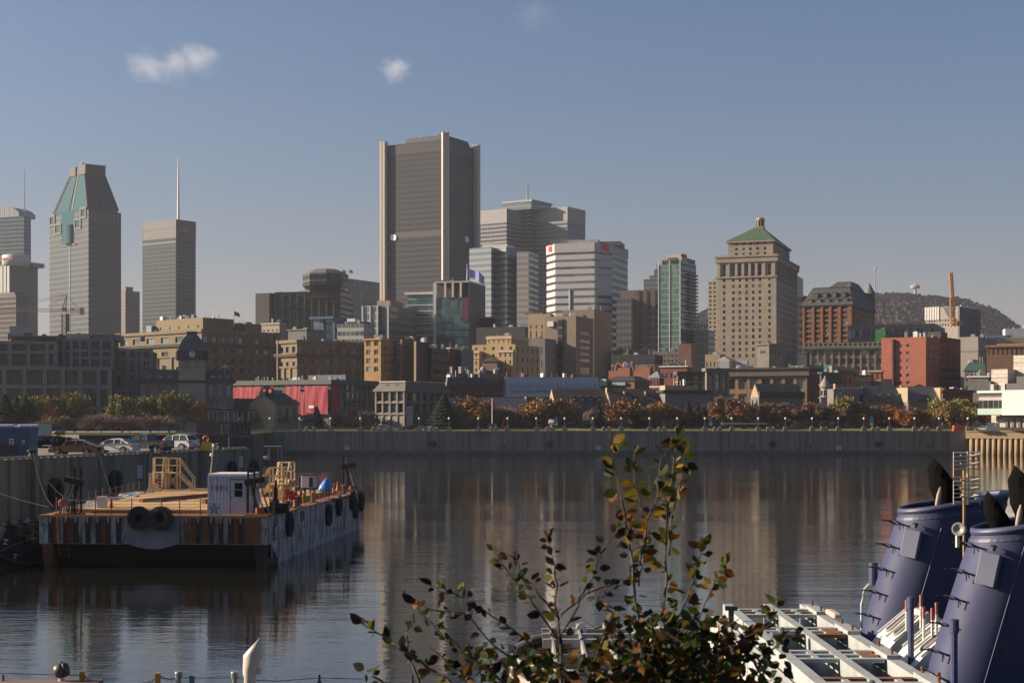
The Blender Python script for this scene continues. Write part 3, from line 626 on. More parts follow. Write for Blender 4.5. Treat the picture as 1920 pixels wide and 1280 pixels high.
gp=curtain("pavilion_glass",(.12,.17,.17),(.2,.25,.24),(.35,.32,.3),2,4,.12,0,None,.2,.4,.1)
m=MB();m.box(X1-17,X1+14,Y1*.62,Y1+22,b.z(389)+.02,b.z(375));m.build("roof_pavilion",gp,b.e);m=MB();m.box(X1-18,X1+15,Y1*.6,Y1+23,b.z(375)+.02,b.z(371));m.build("pavilion_roof",svu,b.e)
m=MB();m.lathe([(.9,0),(.7,8),(.5,15),(.15,17)],6)
for k in range(7):
    m.box(-3+k*.3,3-k*.3,-.12,.12,2+k*1.9,2.3+k*1.9);m.box(-.1,.1,-2,2,2.6+k*1.9,2.9+k*1.9)
m.build("aerial",steel,b.e,(X1+4,Y1*.9,b.z(371)));b.done()
# pale blue glass pair
g1=curtain("pale_glass",(.20,.245,.28),(.27,.31,.34),(.24,.25,.265),14,3.9,.01,.5,(.23,.245,.26),.14,.6,.03,var=.5)
g2=curtain("pale_glass_dark",(.10,.11,.125),(.14,.15,.16),(.22,.22,.23),14,3.9,.01,.55,(.23,.235,.245),.2,.4,.03)
b=Bd("glass_tower","pale blue-grey glass tower with faceted front beside the tallest tower","tower",1000,20,850,920,972,462,None,depth=36)
m=MB();zt=b.z(462);c0=X(893,1000)
pts=[(X(880,1012),1012),(X(921,1002),1002),(X(928,1010),1010),(X(949,1001),1001),(X(970,1016),1016),(X(970,1050),1050),(X(880,1050),1050)]
inv=b.e.matrix_basis.inverted();pl=[tuple((inv @ Vector((x_,y_,0)))[:2]) for x_,y_ in pts]
for k in range(7):
    a,c_=pl[k],pl[(k+1)%7];m.m=(0,1,0,1,1,0,0)[k];m.face((*a,0),(*c_,0),(*c_,zt),(*a,zt))
m.m=1;m.face(*[(*p,zt) for p in pl]);m.build("curtain_wall",[g1,g2],b.e)
m=MB();m.box(pl[0][0]+8,pl[1][0]+8,pl[1][1]+8,pl[1][1]+20,zt+.01,b.z(455));m.build("rooftop_plant",offwhite,b.e);b.clutter(6,(.3,.95),(.3,.8),462)
b=Bd("glass_tower","narrow pale slab glowing in sun right of the faceted glass tower","tower",995,16,969,991,993,471,None,depth=25);b.vol(mat=curtain("pale_slab",(.33,.30,.28),(.38,.35,.32),(.30,.275,.26),6,3.9,.02,.55,(.33,.30,.275),.16,.5,.03),L=[(471,)],Rr=[(471,)]);b.done()
# white tower with red logos
b=Bd("bank_tower","white banded office tower with red flag logos under its flat roof","tower",950,12,1025,1042,1177,458,None,depth=60)
inv=b.e.matrix_basis.inverted()
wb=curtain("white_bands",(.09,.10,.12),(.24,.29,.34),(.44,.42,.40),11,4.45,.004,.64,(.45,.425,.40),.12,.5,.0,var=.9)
wb2=curtain("white_bands_shade",(.13,.13,.14),(.22,.22,.23),(.30,.30,.31),9,4.45,.004,.62,(.32,.32,.325),.2,.4,.0,var=.7)
pts=[(X(1025,965),965),(X(1041,951),951),(X(1115,943),943),(X(1148,952),952),(X(1177,985),985),(X(1177,1010),1010),(X(1025,1010),1010)]
pl=[tuple((inv @ Vector((x_,y_,0)))[:2]) for x_,y_ in pts];m=MB();zt=b.z(458)
offs=0
for k in range(7):
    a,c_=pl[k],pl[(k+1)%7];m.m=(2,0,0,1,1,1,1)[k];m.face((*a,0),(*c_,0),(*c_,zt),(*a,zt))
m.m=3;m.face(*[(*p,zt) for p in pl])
m.build("facade",[wb,wb2,curtain("white_bands_sun",(.06,.06,.065),(.08,.08,.085),(.6,.57,.52),9,4.45,.004,.62,(.62,.58,.52),.2,.3,0),offwhite],b.e)  # sunlit and shaded sides carry lighter and darker copies of the bands
for k,(a,c_) in enumerate(zip(pl[:4],pl[1:5])):
    m=MB();A,C=Vector((*a,0)),Vector((*c_,0));t_=(C-A).normalized();nn=Vector((t_.y,-t_.x,0));za,zb=b.z(474),zt+.4
    m.loft([[A+nn*.02+Vector((0,0,z_)),A+nn*.4+Vector((0,0,z_)),C+nn*.4+Vector((0,0,z_)),C+nn*.02+Vector((0,0,z_))] for z_ in (za,zb)]);m.build("parapet",surf("parapet_%d"%(k>2),(.33,.33,.335) if k>2 else (.42,.40,.385),.6),b.e)  # parapet colour likewise darkened on the shaded side
for (a,c_),f0 in (((pl[0],pl[1]),.5),((pl[2],pl[3]),.55)):
    A,C=Vector((*a,0)),Vector((*c_,0));t_=(C-A).normalized();nn=Vector((t_.y,-t_.x,0));p=A.lerp(C,f0)+nn*.55;m=MB();s_=1.0 if f0>.52 else .8
    rows_=[[(-2.9,-1.3),(-.9,-1.9),(-.9,1.9),(-2.9,2.3)],[(-.8,-2.1),(1.0,-1.2),(1.0,2.3),(-.8,1.6)],[(1.1,-2.2),(3.0,-2.5),(3.0,1.4),(1.1,2.4)]]
    for r_ in rows_:m.loft([[p+t_*(x_*s_)+nn*y_+Vector((0,0,b.z(464.5)+z_*s_)) for x_,z_ in r_] for y_ in (0,.3)])
    m.build("logo",logo_red,b.e)
m=MB();m.box(2,25,8,30,zt+.01,b.z(448));m.build("penthouse",surf("penthouse_pale",(.42,.39,.36),.7),b.e);m=MB();m.box(25.1,38,14,34,zt+.02,b.z(450));m.build("penthouse",surf("penthouse_dark",(.10,.10,.105),.6),b.e)
m=MB()
for k in range(9):m.box(-4+k*1.2,-3.3+k*1.2,4,5,zt+.01,zt+3.5)
m.build("screen_louvres",surf("louvre_dark",(.16,.15,.15),.7),b.e);b.clutter(7,(.5,3),(.3,.7),447)
# brown ribbed tower
b=Bd("office_tower","brown ribbed tower between the white bank tower and green glass tower","tower",930,14,1165,1240,1244,543,None,depth=30)
b.vol(mat=curtain("brown_bays",(.018,.018,.022),(.03,.03,.034),(.12,.095,.08),1.9,4.1,.12,.16,(.40,.32,.24),.3,.3,.0),L=[(543,)],Rr=[(543,)])
rb=surf("rib_brown",(.16,.115,.085),.8);b.piers("rib",'L',[.40,.60,.80,.985],2.6,.9,680,543.5,rb);b.band(565,543,.45,seam("brown_fins",(.20,.155,.12),1.5,.7,0),name="attic_band")
b.boxp("side_wing",(-.05,.33),(-.35,-.02),680,560,curtain("grey_wing",(.07,.075,.085),(.10,.105,.115),(.17,.17,.175),2.2,4,.3,.4,(.17,.17,.175),.4,.2));b.pole(.75,.4,543,533,.2);b.done()
# green glass tower
b=Bd("glass_tower","green glass residential tower with stacked balconies and roof sign","tower",850,26,1235,1276,1305,495,None)
gg=curtain("green_glass",(.10,.17,.155),(.20,.29,.26),(.075,.12,.11),1.35,3.3,.09,.22,(.12,.18,.16),.12,.5,.05,var=1.0)
gr=curtain("green_glass_side",(.045,.10,.075),(.07,.13,.10),(.045,.08,.065),1.6,3.3,.08,.25,(.05,.085,.07),.14,.5,.05)
b.vol(mat=gg,L=[(495,)],Rr=[(495,)],name="curtain_wall");m=MB();m.face((b.fx(1)+.04,0,0),(b.fx(1)+.04,b.wR,0),(b.fx(1)+.04,b.wR,b.z(489)),(b.fx(1)+.04,0,b.z(489)));m.face((b.fx(1)+.04,0,b.z(489)),(b.fx(1)+.04,b.wR,b.z(489)),(b.fx(1)-6,b.wR,b.z(489)),(b.fx(1)-6,0,b.z(489)));m.build("side_glazing",gr,b.e)
wf=surf("frame_pale",(.42,.44,.42),.5);b.piers("mullion",'L',[.0,.5,.985],.5,.35,690,487,wf)
for k in range(24):
    py=512+k*6.6
    m=MB();m.box(.1,1.5,b.wR*.42,b.wR*.98,0,.9);m.build("balcony",surf("balcony_dark",(.075,.085,.085),.5),b.e,(b.fx(1),0,b.z(py)))
m=MB();m.box(b.fx(.12),b.fx(1)-.3,1,b.wR*.5,b.z(495)+.02,b.z(486));m.build("sky_lobby",gr,b.e)
m=MB();m.box(b.fx(.14),b.fx(.98),3,b.wR*.4,b.z(486)+.02,b.z(480));m.box(b.fx(.35),b.fx(.92),3.5,b.wR*.4,b.z(480)+.02,b.z(474.5));m.build("roof_house",surf("roofhouse_tan",(.42,.34,.27),.8),b.e)
m=MB();m.box(b.fx(1)-4,b.fx(1)-.4,b.wR*.45,b.wR*.99,b.z(489)+.03,b.z(480));m.box(b.fx(.9),b.fx(1)-.4,b.wR*.2,b.wR*.448,b.z(489)+.03,b.z(474));m.build("roof_house",surf("roofhouse_dark",(.10,.10,.13),.6),b.e)
b.text("AIMIA",'L',.56,486.2,1.7,surf("sign_navy",(.03,.035,.09),.5),-2.8)
for f in (.38,.46,.58,.62):b.pole(f,.2,474.5,466+f*6,.12)
m=MB()
for k in range(5):m.bar((b.fx(0)-1.5,2,b.z(496)+k*1.3),(b.fx(.13),2,b.z(496)+k*1.3),.15)
for k in range(4):m.bar((b.fx(0)-1.2+k*1.6,2,b.z(496)),(b.fx(0)-1.2+k*1.6,2,b.z(487)+k*.3),.15)
m.build("scaffold",surf("scaffold_tan",(.45,.36,.28),.7),b.e);b.done()
b=Bd("office_tower","stepped blue-grey tower peeping out behind the green glass tower","tower",1350,20,1207,1262,1275,519,None,depth=30)
bl=curtain("far_blue",(.10,.135,.15),(.14,.175,.19),(.12,.145,.155),3,4,.15,.35,(.12,.145,.155),.25,.4)
b.vol(mat=bl,x=(0,1),L=[(519,)],Rr=[(519,)],z=522);b.vol(mat=bl,x=(.18,1),y=(.05,.9),z=515,zbot=b.z(522),L=[(515,)],Rr=[(515,)],name="upper_wall");b.vol(mat=bl,x=(.32,1),y=(.1,.8),z=503,zbot=b.z(515),L=[(503,)],Rr=[(503,)],name="upper_wall");b.pole(.34,.3,503,490,.8);b.done()
# narrow cream building with green cap
b=Bd("apartment_tower","thin cream tower with green cap peeping left of the domed stone tower","tower",900,18,1328,1352,1360,527,None,depth=25)
b.vol(mat=surf("cream_wall",(.46,.38,.27),.8),L=[(690,),(527,3,20,.5,.5,'m')],Rr=[(527,)]);b.frust("cap",(.3,1),(0,1),527,517,(.5,.9),(.2,.8),surf("copper_green",(.14,.24,.16),.7));b.done(60)
b=Bd("office_tower","plain white slab just right of the green roofed stone tower","tower",1020,20,1480,1495,1506,517,None);b.vol(mat=curtain("white_slab",(.33,.32,.32),(.37,.36,.355),(.40,.39,.38),3,4,.1,.3,(.40,.39,.38),.5,.1),L=[(517,)],Rr=[(517,)]);b.done()
# stone tower with green pyramid roof
b=Bd("stone_tower","tall tan stone tower with green copper pyramid roof and lantern","tower",700,20,1345,1455.5,1495.5,476,stone_lt)
cols=[.118,.275,.385,.5,.612,.725,.887];rc=[.1,.22,.34,.45,.56,.67,.78,.9]
b.vol(L=[(672,),(517,cols,13,.043,.52,'s'),(492,cols,1,.055,.86,'t'),(476,)],Rr=[(672,),(517,rc,13,.05,.5,'s'),(492,rc,1,.055,.86,'t'),(476,)],rec=.35)
b.band(489.5,476,.7);b.band(480,477.3,1.1,name="cornice");b.band(519,516.6,.45,name="string_course")
b.piers("pilaster",'L',[.035,.195,.33,.443,.556,.668,.80,.965],.9,.3,516.5,490,stone_lt);b.piers("pilaster",'R',[.04,.16,.28,.395,.505,.615,.725,.84,.96],.7,.3,516.5,490,stone_lt)
uw=b.vol(x=(.13,.90),y=(.12,.88),z=447,zbot=b.z(476),name="upper_wall",L=[(476,),(447,[.19,.35,.5,.66,.82],3,.06,.5,'s')],Rr=[(476,),(447,[.15,.3,.45,.6,.75,.88],3,.06,.45,'s')],rec=.3)
b.band(449,445.5,.8,stone_lt,(.13,.90),(.12,.88));cg=seam("copper_roof",(.095,.145,.075),1.1,.6,.1,0,.7,.3)
b.frust("pyramid_roof",(.12,.91),(.11,.89),445.4,413,(.455,.595),(.42,.58),cg,.3)
cxl,cyl=(b.fx(.455)+b.fx(.595))/2,(b.fy(.42)+b.fy(.58))/2
def lantern(z0):
    m=MB();m.box(-2,2,-2,2,0,1.1);m.build("lantern_base",stone_lt,b.e,(cxl,cyl,z0),R(0))
    for k in range(8):
        a=math.pi*(k+.5)/4;m=MB();m.box(-.33,.33,-.3,.3,1.1,4.0);m.build("lantern_column",stone_lt,b.e,(cxl+1.7*math.cos(a),cyl+1.7*math.sin(a),z0),a)
    m=MB();m.lathe([(1.15,1.0),(1.15,4.1)],8);m.build("lantern_core",glass_set()[0],b.e,(cxl,cyl,z0));m=MB();m.lathe([(2.2,4.0),(2.3,4.5),(1.9,4.7),(1.7,5.2),(.8,5.6),(.1,5.7)],8);m.build("lantern_cap",stone_lt,b.e,(cxl,cyl,z0))
lantern(b.z(413)-.1)
b.done()
# chateau-roofed red brick hotel
br=surf("brick_orange",(.30,.125,.06),.9,var=.15,vs=.3,brick=1.1)
b=Bd("hotel","red brick hotel with steep dark dormered roofs and pointed green turret","hotel",760,24,1505,1597,1640,569,br)
b.vol(L=[(648,),(571,[.13,.31,.48,.66,.86],8,.115,.62,'m')],Rr=[(648,),(571,6,8,.3,.5,'m')]);slate=seam("slate_dark",(.075,.066,.064),.7,.7,0,0,.8)
b.frust("mansard_roof",(0,1),(0,1),571,537,(.12,.9),(.13,.9),slate,.8);b.frust("mansard_top",(.12,.9),(.13,.9),537,534,(.14,.88),(.16,.88),dkl)
b.frust("tower_roof",(.42,.92),(.15,.75),537,521.5,(.56,.84),(.3,.62),slate)
b.dormers(5,'L',568,556,.05,.95,2.6,3.2,slate,.6,flat=True);b.dormers(4,'L',556,544,.15,.9,2.4,3,slate,2.6,flat=True);b.dormers(5,'R',568,556,.05,.95,2.4,3.2,slate,.6);b.dormers(4,'R',556,545,.1,.9,2.2,3,slate,2.6)
m=MB();m.lathe([(3.0,b.z(575)),(3.0,b.z(536)),(3.3,b.z(535.5))],12);m.build("turret",br,b.e,(b.fx(1)-2,b.fy(.93),0));m=MB();m.lathe([(3.5,b.z(535.5)),(2.2,b.z(527)),(.15,b.z(513))],12);m.build("turret_roof",surf("turret_green",(.13,.17,.145),.7),b.e,(b.fx(1)-2,b.fy(.93),0))
b.piers("pilaster",'L',[.02,.22,.40,.57,.76,.98],1.0,.35,660,571.5,br);b.band(573,570.5,.5,slate);b.boxp("chimney",(.15,.27),(.3,.5),537,532.5,br);b.pole(.68,.5,521.5,512,.12);b.clutter(3,py=534)
b.boxp("side_bay",(-.13,-.005),(.05,.6),660,550,curtain("bay_dark",(.03,.035,.035),(.05,.06,.055),(.07,.05,.04),3,3.6,.1,.3,(.06,.05,.045),.3,.3));b.done()
# ribbed concrete block and cranes, right
b=Bd("office_block","ribbed concrete block in front of the hill beside the orange crane","building",1000,42,1735,1796,1838,574,None)
b.vol(mat=surf("ribbed_pale",(.37,.31,.25),.85),L=[(612,),(596,12,2,.55,.6,'m'),(574,)],Rr=[(574,)]);b.piers("rib",'L',[k/13+.02 for k in range(6)],1.3,.5,598,573,offwhite);b.piers("rib",'R',[k/9+.03 for k in range(9)],2.0,1.2,640,574,surf("rib_grey",(.15,.145,.145),.8))
m=MB();A=b.fx(.62);m.face((b.fx(.56),-.55,b.z(575)),(b.fx(.74),-.55,b.z(597)),(b.fx(.78),-.55,b.z(597)),(b.fx(.92),-.55,b.z(575)));m.build("glass_prism",glass("prism_glass",(.10,.13,.15)),b.e);b.clutter(6,py=574);b.done(40)
# ------------------------------------------------------------------ the old town, from the back rows to the quay
buff=surf("stone_buff",(.225,.165,.10),.9,var=.15,vs=.2,courses=.45,streak=.3,stcol=(.13,.10,.065))
buffd=surf("stone_buff_dark",(.14,.112,.078),.9,var=.15,vs=.2,courses=.45)
yel=surf("brick_yellow",(.44,.275,.11),.9,var=.12,vs=.3,brick=1.0)
tan=surf("render_tan",(.38,.29,.185),.9,var=.1,vs=.2)
redb=surf("brick_red",(.24,.085,.055),.9,var=.18,vs=.3,brick=1.1)
redd=surf("brick_dark_red",(.13,.042,.035),.9,var=.18,vs=.3,brick=1.1)
orab=surf("brick_orange_town",(.36,.145,.085),.9,var=.16,vs=.3,brick=1.1)
brnb=surf("brick_brown",(.20,.115,.065),.9,var=.16,vs=.3,brick=1.1)
gst_=surf("greystone",(.20,.19,.185),.9,var=.15,vs=.3,courses=.6,streak=.3,stcol=(.10,.095,.09))
gwarm=surf("greystone_warm",(.24,.21,.175),.9,var=.15,vs=.3,courses=.6)
slt=seam("slate_roof",(.06,.062,.066),.5,.6,.0,0,.75)
tinr=seam("tin_roof_warm",(.36,.31,.265),.75,.45,.15,0,.55)
tinb=seam("tin_roof_blue",(.42,.45,.50),1.4,.4,.3,0,.75)
brnr=seam("tin_roof_brown",(.085,.055,.044),.7,.5,.15,0,.6)
blk=surf("trim_black",(.022,.022,.024),.6)
vert=surf("copper_green_bright",(.09,.22,.15),.7);whit=surf("paint_white",(.68,.66,.62),.6,var=.06)
# back rows
def simple(name,label,cat,d,al,xl,xc,xr,yt,mat,L=None,Rr=None,cl=4,corn=None,cm=None,depth=None,py=None):
    b=Bd(name,label,cat,d,al,xl,xc,xr,yt,mat,depth=depth);b.vol(L=L,Rr=Rr)
    if corn:b.band(yt+corn,yt-.6,.45,cm)
    if cl:b.clutter(cl,(.08,.92),(.1,.7),yt)
    return b
simple("building","long low grey building with dark window strip at the hill's foot","building",720,22,1590,1752,1772,606,surf("grey_render",(.24,.215,.185),.85),L=[(632,),(614,24,1,.9,.9,'p'),(606,)],Rr=[(606,)],cl=5).done(40)
simple("building","white flat roofed building far right, topmost above the brown brick","building",820,10,1880,1990,1996,617,whit,L=[(617,)],Rr=[(617,)],cl=3)
b=simple("building","beige stepped block with a blue glazed box, far right skyline","building",700,12,1858,1990,1996,634,tan,L=[(648,),(636,14,1,.4,.5)],Rr=[(634,)],cl=3);b.boxp("glass_box",(.22,.30),(-.25,-.01),642,627,glass("box_glass",(.16,.21,.24)));b.boxp("stair_house",(.02,.2),(.05,.4),634,628,whit);b.done()
b=simple("building","blank grey concrete block with shadowed right side, right of the red brick block","building",660,34,1796,1834,1868,631,surf("grey_block",(.29,.255,.22),.85,var=.08),L=[(631,)],Rr=[(660,),(650,1,1,.35,.6,'p'),(631,)],cl=2);b.band(660,657,.06,surf("band_dark",(.18,.16,.145),.8));b.done()  # wall band in a darker grey
simple("building","dark low wide block between the glass towers and yellow house","building",700,20,893,985,1004,612,surf("dark_navy",(.035,.037,.042),.8),L=[(612,)],Rr=[(612,)],cl=3)
simple("building","dark flat block with a tan roof edge behind the yellow house","building",760,20,880,928,940,594,surf("dark_navy",(.035,.037,.042),.8),L=[(594,)],Rr=[(594,)],cl=2,corn=2,cm=tan)
# glass and office blocks at the foot of the tallest tower
tealw=curtain("teal_office",(.06,.125,.13),(.17,.28,.285),(.13,.19,.19),1.5,3.5,.1,.12,(.40,.42,.40),.1,.55,.06,var=.9)
b=Bd("office_block","teal glass block with white floor edges and projecting white roof","office block",760,16,764,818,830,552,tealw,depth=30);b.vol(L=[(552,)],Rr=[(552,)]);b.boxp("roof_slab",(-.06,1.02),(-.06,1),551.6,547.5,offwhite)
for k in range(6):b.band(572+k*11.5,570.6+k*11.5,.5,offwhite,name="floor_edge")
b.done()
b=Bd("office_block","teal glass office block under an open dark roof frame with pale posts","office block",745,16,817,879,896,527,None,depth=26)
tw2=curtain("teal_office_dark",(.04,.09,.10),(.14,.25,.255),(.06,.11,.11),1.5,3.6,.08,.12,(.045,.085,.085),.08,.6,.05,var=1.0)
b.vol(mat=tw2,L=[(557,)],Rr=[(557,)],z=557,name="curtain_wall");dnv=surf("panel_slate",(.055,.055,.065),.6)
b.boxp("roof_screen",(.03,1),(.06,.98),556.9,529.6,dnv);b.boxp("side_panel",(0,0),(-.01,1),690,528,dnv,dx=(b.wL,b.wL+.4));b.boxp("corner_edge",(0,.02),(-.02,0),690,528,offwhite,dx=(-.6,0));b.boxp("roof_slab",(-.02,1.03),(-.03,1),529.5,526.5,surf("slab_pale",(.42,.40,.40),.6))
b.boxp("side_block",(-.14,-.01),(.1,.6),690,528.2,surf("slab_pale",(.42,.40,.40),.6))
b.piers("post",'L',[.30,.53,.77],1.0,.8,556.9,529.6,surf("post_cream",(.60,.52,.42),.7))
b.vol(mat=curtain("pink_panel",(.16,.055,.095),(.21,.08,.125),(.12,.05,.08),1.5,3.6,.08,0,None,.2,.4,.05),x=(.80,1.0),y=(-.015,0),z=558,zbot=b.z(603),name="banner_panel",L=[(558,)],Rr=[(558,)])
b.pole(.70,.5,526.5,489,.35,offwhite,"flagpole");m=MB();m.loft([[(0,0,0),(0,0,-4.5)],[(3,.8,-1.2),(3,.8,-5)],[(6,0,-2),(6,0,-7)],[(8.5,.6,-4.5),(8.5,.6,-8.5)]],False,False);m.build("flag",surf("flag_blue_white",(.30,.30,.58),.8,var=.6,vs=.5),b.e,(b.fx(.71),b.fy(.5),b.z(497)));b.clutter(3,py=526.5);b.done()
pg=curtain("grey_glass",(.12,.155,.155),(.27,.31,.30),(.34,.36,.35),1.9,3.6,.1,.26,(.30,.32,.31),.12,.45,.04,var=1)
b=Bd("office_block","grey glass office block with brick roof house, stepped in three bays","office block",735,22,680,729,772,572,pg,depth=36);b.vol(L=[(572,)],Rr=[(572,)],x=(.0,.6));b.vol(mat=curtain("grey_glass_dark",(.075,.09,.10),(.13,.15,.16),(.17,.16,.165),2.4,3.6,.3,.34,(.17,.16,.165),.2,.3,.05,var=1),x=(.601,1),y=(.03,1),L=[(573,)],Rr=[(573,)],z=573)
b.piers("mullion",'L',[.01,.30,.58,.985],.8,.6,690,572,surf("frame_pale",(.42,.44,.42),.5));b.boxp("roof_house",(.42,.92),(.1,.5),572,562,surf("roof_house_brick",(.33,.22,.155),.85));b.clutter(7,(.1,.95),(.1,.7),571.5);b.done()
b=Bd("office_block","low block framed in blue panels, left of the grey glass offices","office block",700,20,588,630,646,594,None,depth=26);bluep=surf("panel_blue",(.05,.11,.20),.6,var=.08)
b.vol(mat=curtain("blue_office",(.10,.14,.17),(.20,.25,.28),(.13,.17,.2),1.4,3.6,.1,.2,(.15,.19,.22),.12,.45,.05,var=1),L=[(598,)],Rr=[(598,)],z=598);b.boxp("roof_slab",(-.08,1),(-.1,1),597.9,593.5,bluep);b.boxp("blue_fin",(.93,1.01),(-.06,.9),690,598,bluep);b.boxp("blue_fin",(.42,.50),(-.05,-.005),690,598,bluep);b.done()
b=simple("office_block","cluster of white and dark glass penthouse floors with terraces","office block",690,20,632,682,700,606,curtain("white_terraces",(.09,.11,.12),(.20,.22,.23),(.34,.32,.30),2.2,3.6,.12,.4,(.40,.37,.34),.2,.3,.06,var=1),L=[(606,)],Rr=[(606,)],cl=6);b.boxp("roof_house",(.3,.6),(.2,.6),606,596,whit);b.boxp("upper_storey",(.35,1),(.1,.7),606,602,surf("dark_navy",(.035,.037,.042),.8));b.done()
simple("building","small tan roof house with two steel flues before the dark hotel","building",655,34,491,524,537,605,surf("tan_house",(.32,.26,.20),.85),L=[(622,),(616,4,1,.4,.6),(605,)],Rr=[(605,)],cl=4,corn=3).done()
simple("building","low grey house with thin green roof edge left of the blue panels","building",665,30,540,575,610,617,surf("grey_low",(.17,.165,.155),.85),L=[(617,)],Rr=[(617,)],cl=3,corn=1.5,cm=surf("copper_green_dull",(.10,.16,.12),.7))
# brown stone law-court like blocks
brc=surf("brown_precast",(.235,.175,.125),.85,var=.08,vs=.15)
b=Bd("office_block","tall blank brown block with a shadowed right face, centre","office block",690,22,1054,1114,1148,580,brc);b.vol(L=[(580,)],Rr=[(625,),(600,6,8,.12,.5,'p'),(580,)]);b.clutter(6,py=580,tall=.5);m=MB();m.lathe([(.8,0),(.8,9),(1,9.2),(1,9.6)],10);m.build("flue",steel,b.e,(b.fx(.14),b.fy(.2),b.z(580)));m=MB();m.lathe([(.7,0),(.7,8.5),(.9,8.7),(.9,9)],10);m.build("flue",steel,b.e,(b.fx(.18),b.fy(.22),b.z(580)));b.done()
b=Bd("office_block","brown block with a white square sign and tall glazed slot","office block",650,24,1022,1080,1113,592,brc);b.vol(L=[(592,)],Rr=[(708,),(680,1,1,.75,.5,'b',(.15,.95)),(668,1,1,.75,.55,'b',(.15,.95)),(656,1,1,.75,.55,'b',(.15,.95)),(644,1,1,.75,.55,'b',(.15,.95)),(632,1,1,.75,.5,'b',(.15,.95)),(614,1,1,.75,.4,'b',(.15,.95)),(592,)])
b.boxp("glazed_slot",(.42,.58),(-.03,-.005),760,597,curtain("slot_glass",(.03,.04,.04),(.06,.075,.07),(.08,.08,.07),2,3.5,.1,.2,(.09,.09,.08),.12,.5));b.boxp("sign_board",(.10,.30),(-.05,-.006),611,601,surf("sign_white",(.7,.66,.62),.6));b.clutter(4,py=592);b.done()
b=Bd("office_block","tan stone wing with narrow upright windows, left of the white square sign","office block",668,20,990,1032,1040,588,tan);b.vol(L=[(640,),(618,4,1,.22,.85,'p'),(606,4,1,.22,.6,'p'),(588,)],Rr=[(588,)]);b.boxp("upper_storey",(-.2,.6),(.3,1),588,584.5,brnb);b.done()
# yellow stepped house
b=Bd("apartment_house","stepped yellow apartment house with cream string courses, sunlit","apartment house",600,24,885,966,1012,645,tan);yb=surf("render_yellow",(.46,.315,.16),.9,var=.08,vs=.3)
b.vol(mat=yb,L=[(700,5,1,.3,.3),(646,5,4,.28,.45,'s'),(645,)],Rr=[(720,),(646,5,4,.2,.6,'s'),(645,)]);b.vol(mat=yb,x=(.28,.85),y=(.1,.8),z=628,zbot=b.z(645),L=[(645,),(632,5,1,.2,.5,'s'),(628,)],Rr=[(628,)],name="upper_wall")
b.vol(mat=yb,x=(-.02,.24),y=(-.12,0),z=657,L=[(700,2,1,.3,.3),(659,2,3,.3,.5,'s'),(657,)],Rr=[(657,)],name="bay");b.vol(mat=yb,x=(.68,1.02),y=(-.13,0),z=656,L=[(700,3,1,.3,.3),(659,3,3,.3,.5,'s'),(656,)],Rr=[(656,)],name="bay")
crm=surf("cream_course",(.56,.43,.31),.85);b.band(661,657.5,.3,crm,(-.02,.24),(-.12,.0),"string_course");b.band(671,668.5,.25,crm,(-.02,.24),(-.12,.0),"string_course");b.band(661,657,.3,crm,(.68,1.02),(-.13,.0),"string_course");b.band(634,630,.25,crm,(.28,.85),(.1,.8),"string_course");b.frust("porch_roof",(.42,.80),(-.35,-.14),679,671,(.5,.6),(-.2,-.15),brnr);b.boxp("porch",(.44,.78),(-.33,-.145),730,679.1,surf("porch_brown",(.16,.115,.085),.9));b.clutter(5,(.3,.8),(.2,.7),628);b.done()
simple("building","plain grey rendered annex beside the yellow house","building",640,22,985,1022,1043,634,surf("annex_grey",(.20,.18,.165),.9),L=[(720,),(645,3,3,.15,.5,'p'),(634,)],Rr=[(634,)],cl=3).done(30)
# beige government blocks
def palace(label,d,al,xl,xc,xr,yt,nL,nR,pent):
    b=Bd("stone_building",label,"stone building",d,al,xl,xc,xr,yt,buff);k=d/600;Y=lambda v:yt+(v-617)/k
    Lz=[(Y(700),nL,1,.42,.6,'m'),(Y(684),nL,1,.42,.7,'m'),(Y(668),),(Y(654),nL,1,.45,.6,'w'),(Y(642),),(Y(627),nL,1,.55,.72,'w'),(yt,)]
    Rz=[(Y(700),nR,1,.34,.7,'m'),(Y(668),nR,2,.34,.62,'m'),(Y(662),),(Y(649),nR,1,.5,.66,'w'),(Y(643),),(Y(628),nR,1,.5,.72,'w'),(yt,)]
    b.vol(L=Lz,Rr=Rz,rec=.5);b.band(Y(622.5),yt-.5,.7);b.band(Y(647),Y(641.5),1.1,buffd);b.band(Y(668),Y(664.5),.5);b.band(Y(644),Y(642.5),1.5,buffd)
    cs=[(j+0)/nR for j in range(1,nR)];b.piers("half_column",'R',cs,1.0,.55,Y(708),Y(668),buff);b.piers("half_column",'L',[j/nL for j in range(1,nL)],1.0,.55,Y(708),Y(668),buff)
    b.piers("end_pavilion",'R',[.965],b.wR*.065,.9,Y(720),Y(617)-1.5,buff);b.piers("end_pavilion",'L',[.04],b.wL*.06,.9,Y(720),Y(617)-1.5,buff);b.clutter(6,(.1,.9),(.15,.9),yt);return b
b=palace("long beige stone building with heavy cornices and half columns behind the clock tower",600,41,218,378,523,617,6,9,None)
ptan=surf("penthouse_buff",(.235,.175,.10),.9,var=.06)
b.vol(mat=ptan,x=(.34,.88),y=(.15,.55),z=592,zbot=b.z(617),L=[(612,),(605,5,1,.12,.8,'p'),(592,)],Rr=[(592,)],name="penthouse");b.vol(mat=ptan,x=(.5,.9),y=(.56,.88),z=599,zbot=b.z(617),L=[(599,)],Rr=[(612,),(606,4,1,.2,.7,'p'),(599,)],name="penthouse");b.boxp("stair_house",(.86,.95),(.62,.7),617,597,ptan)
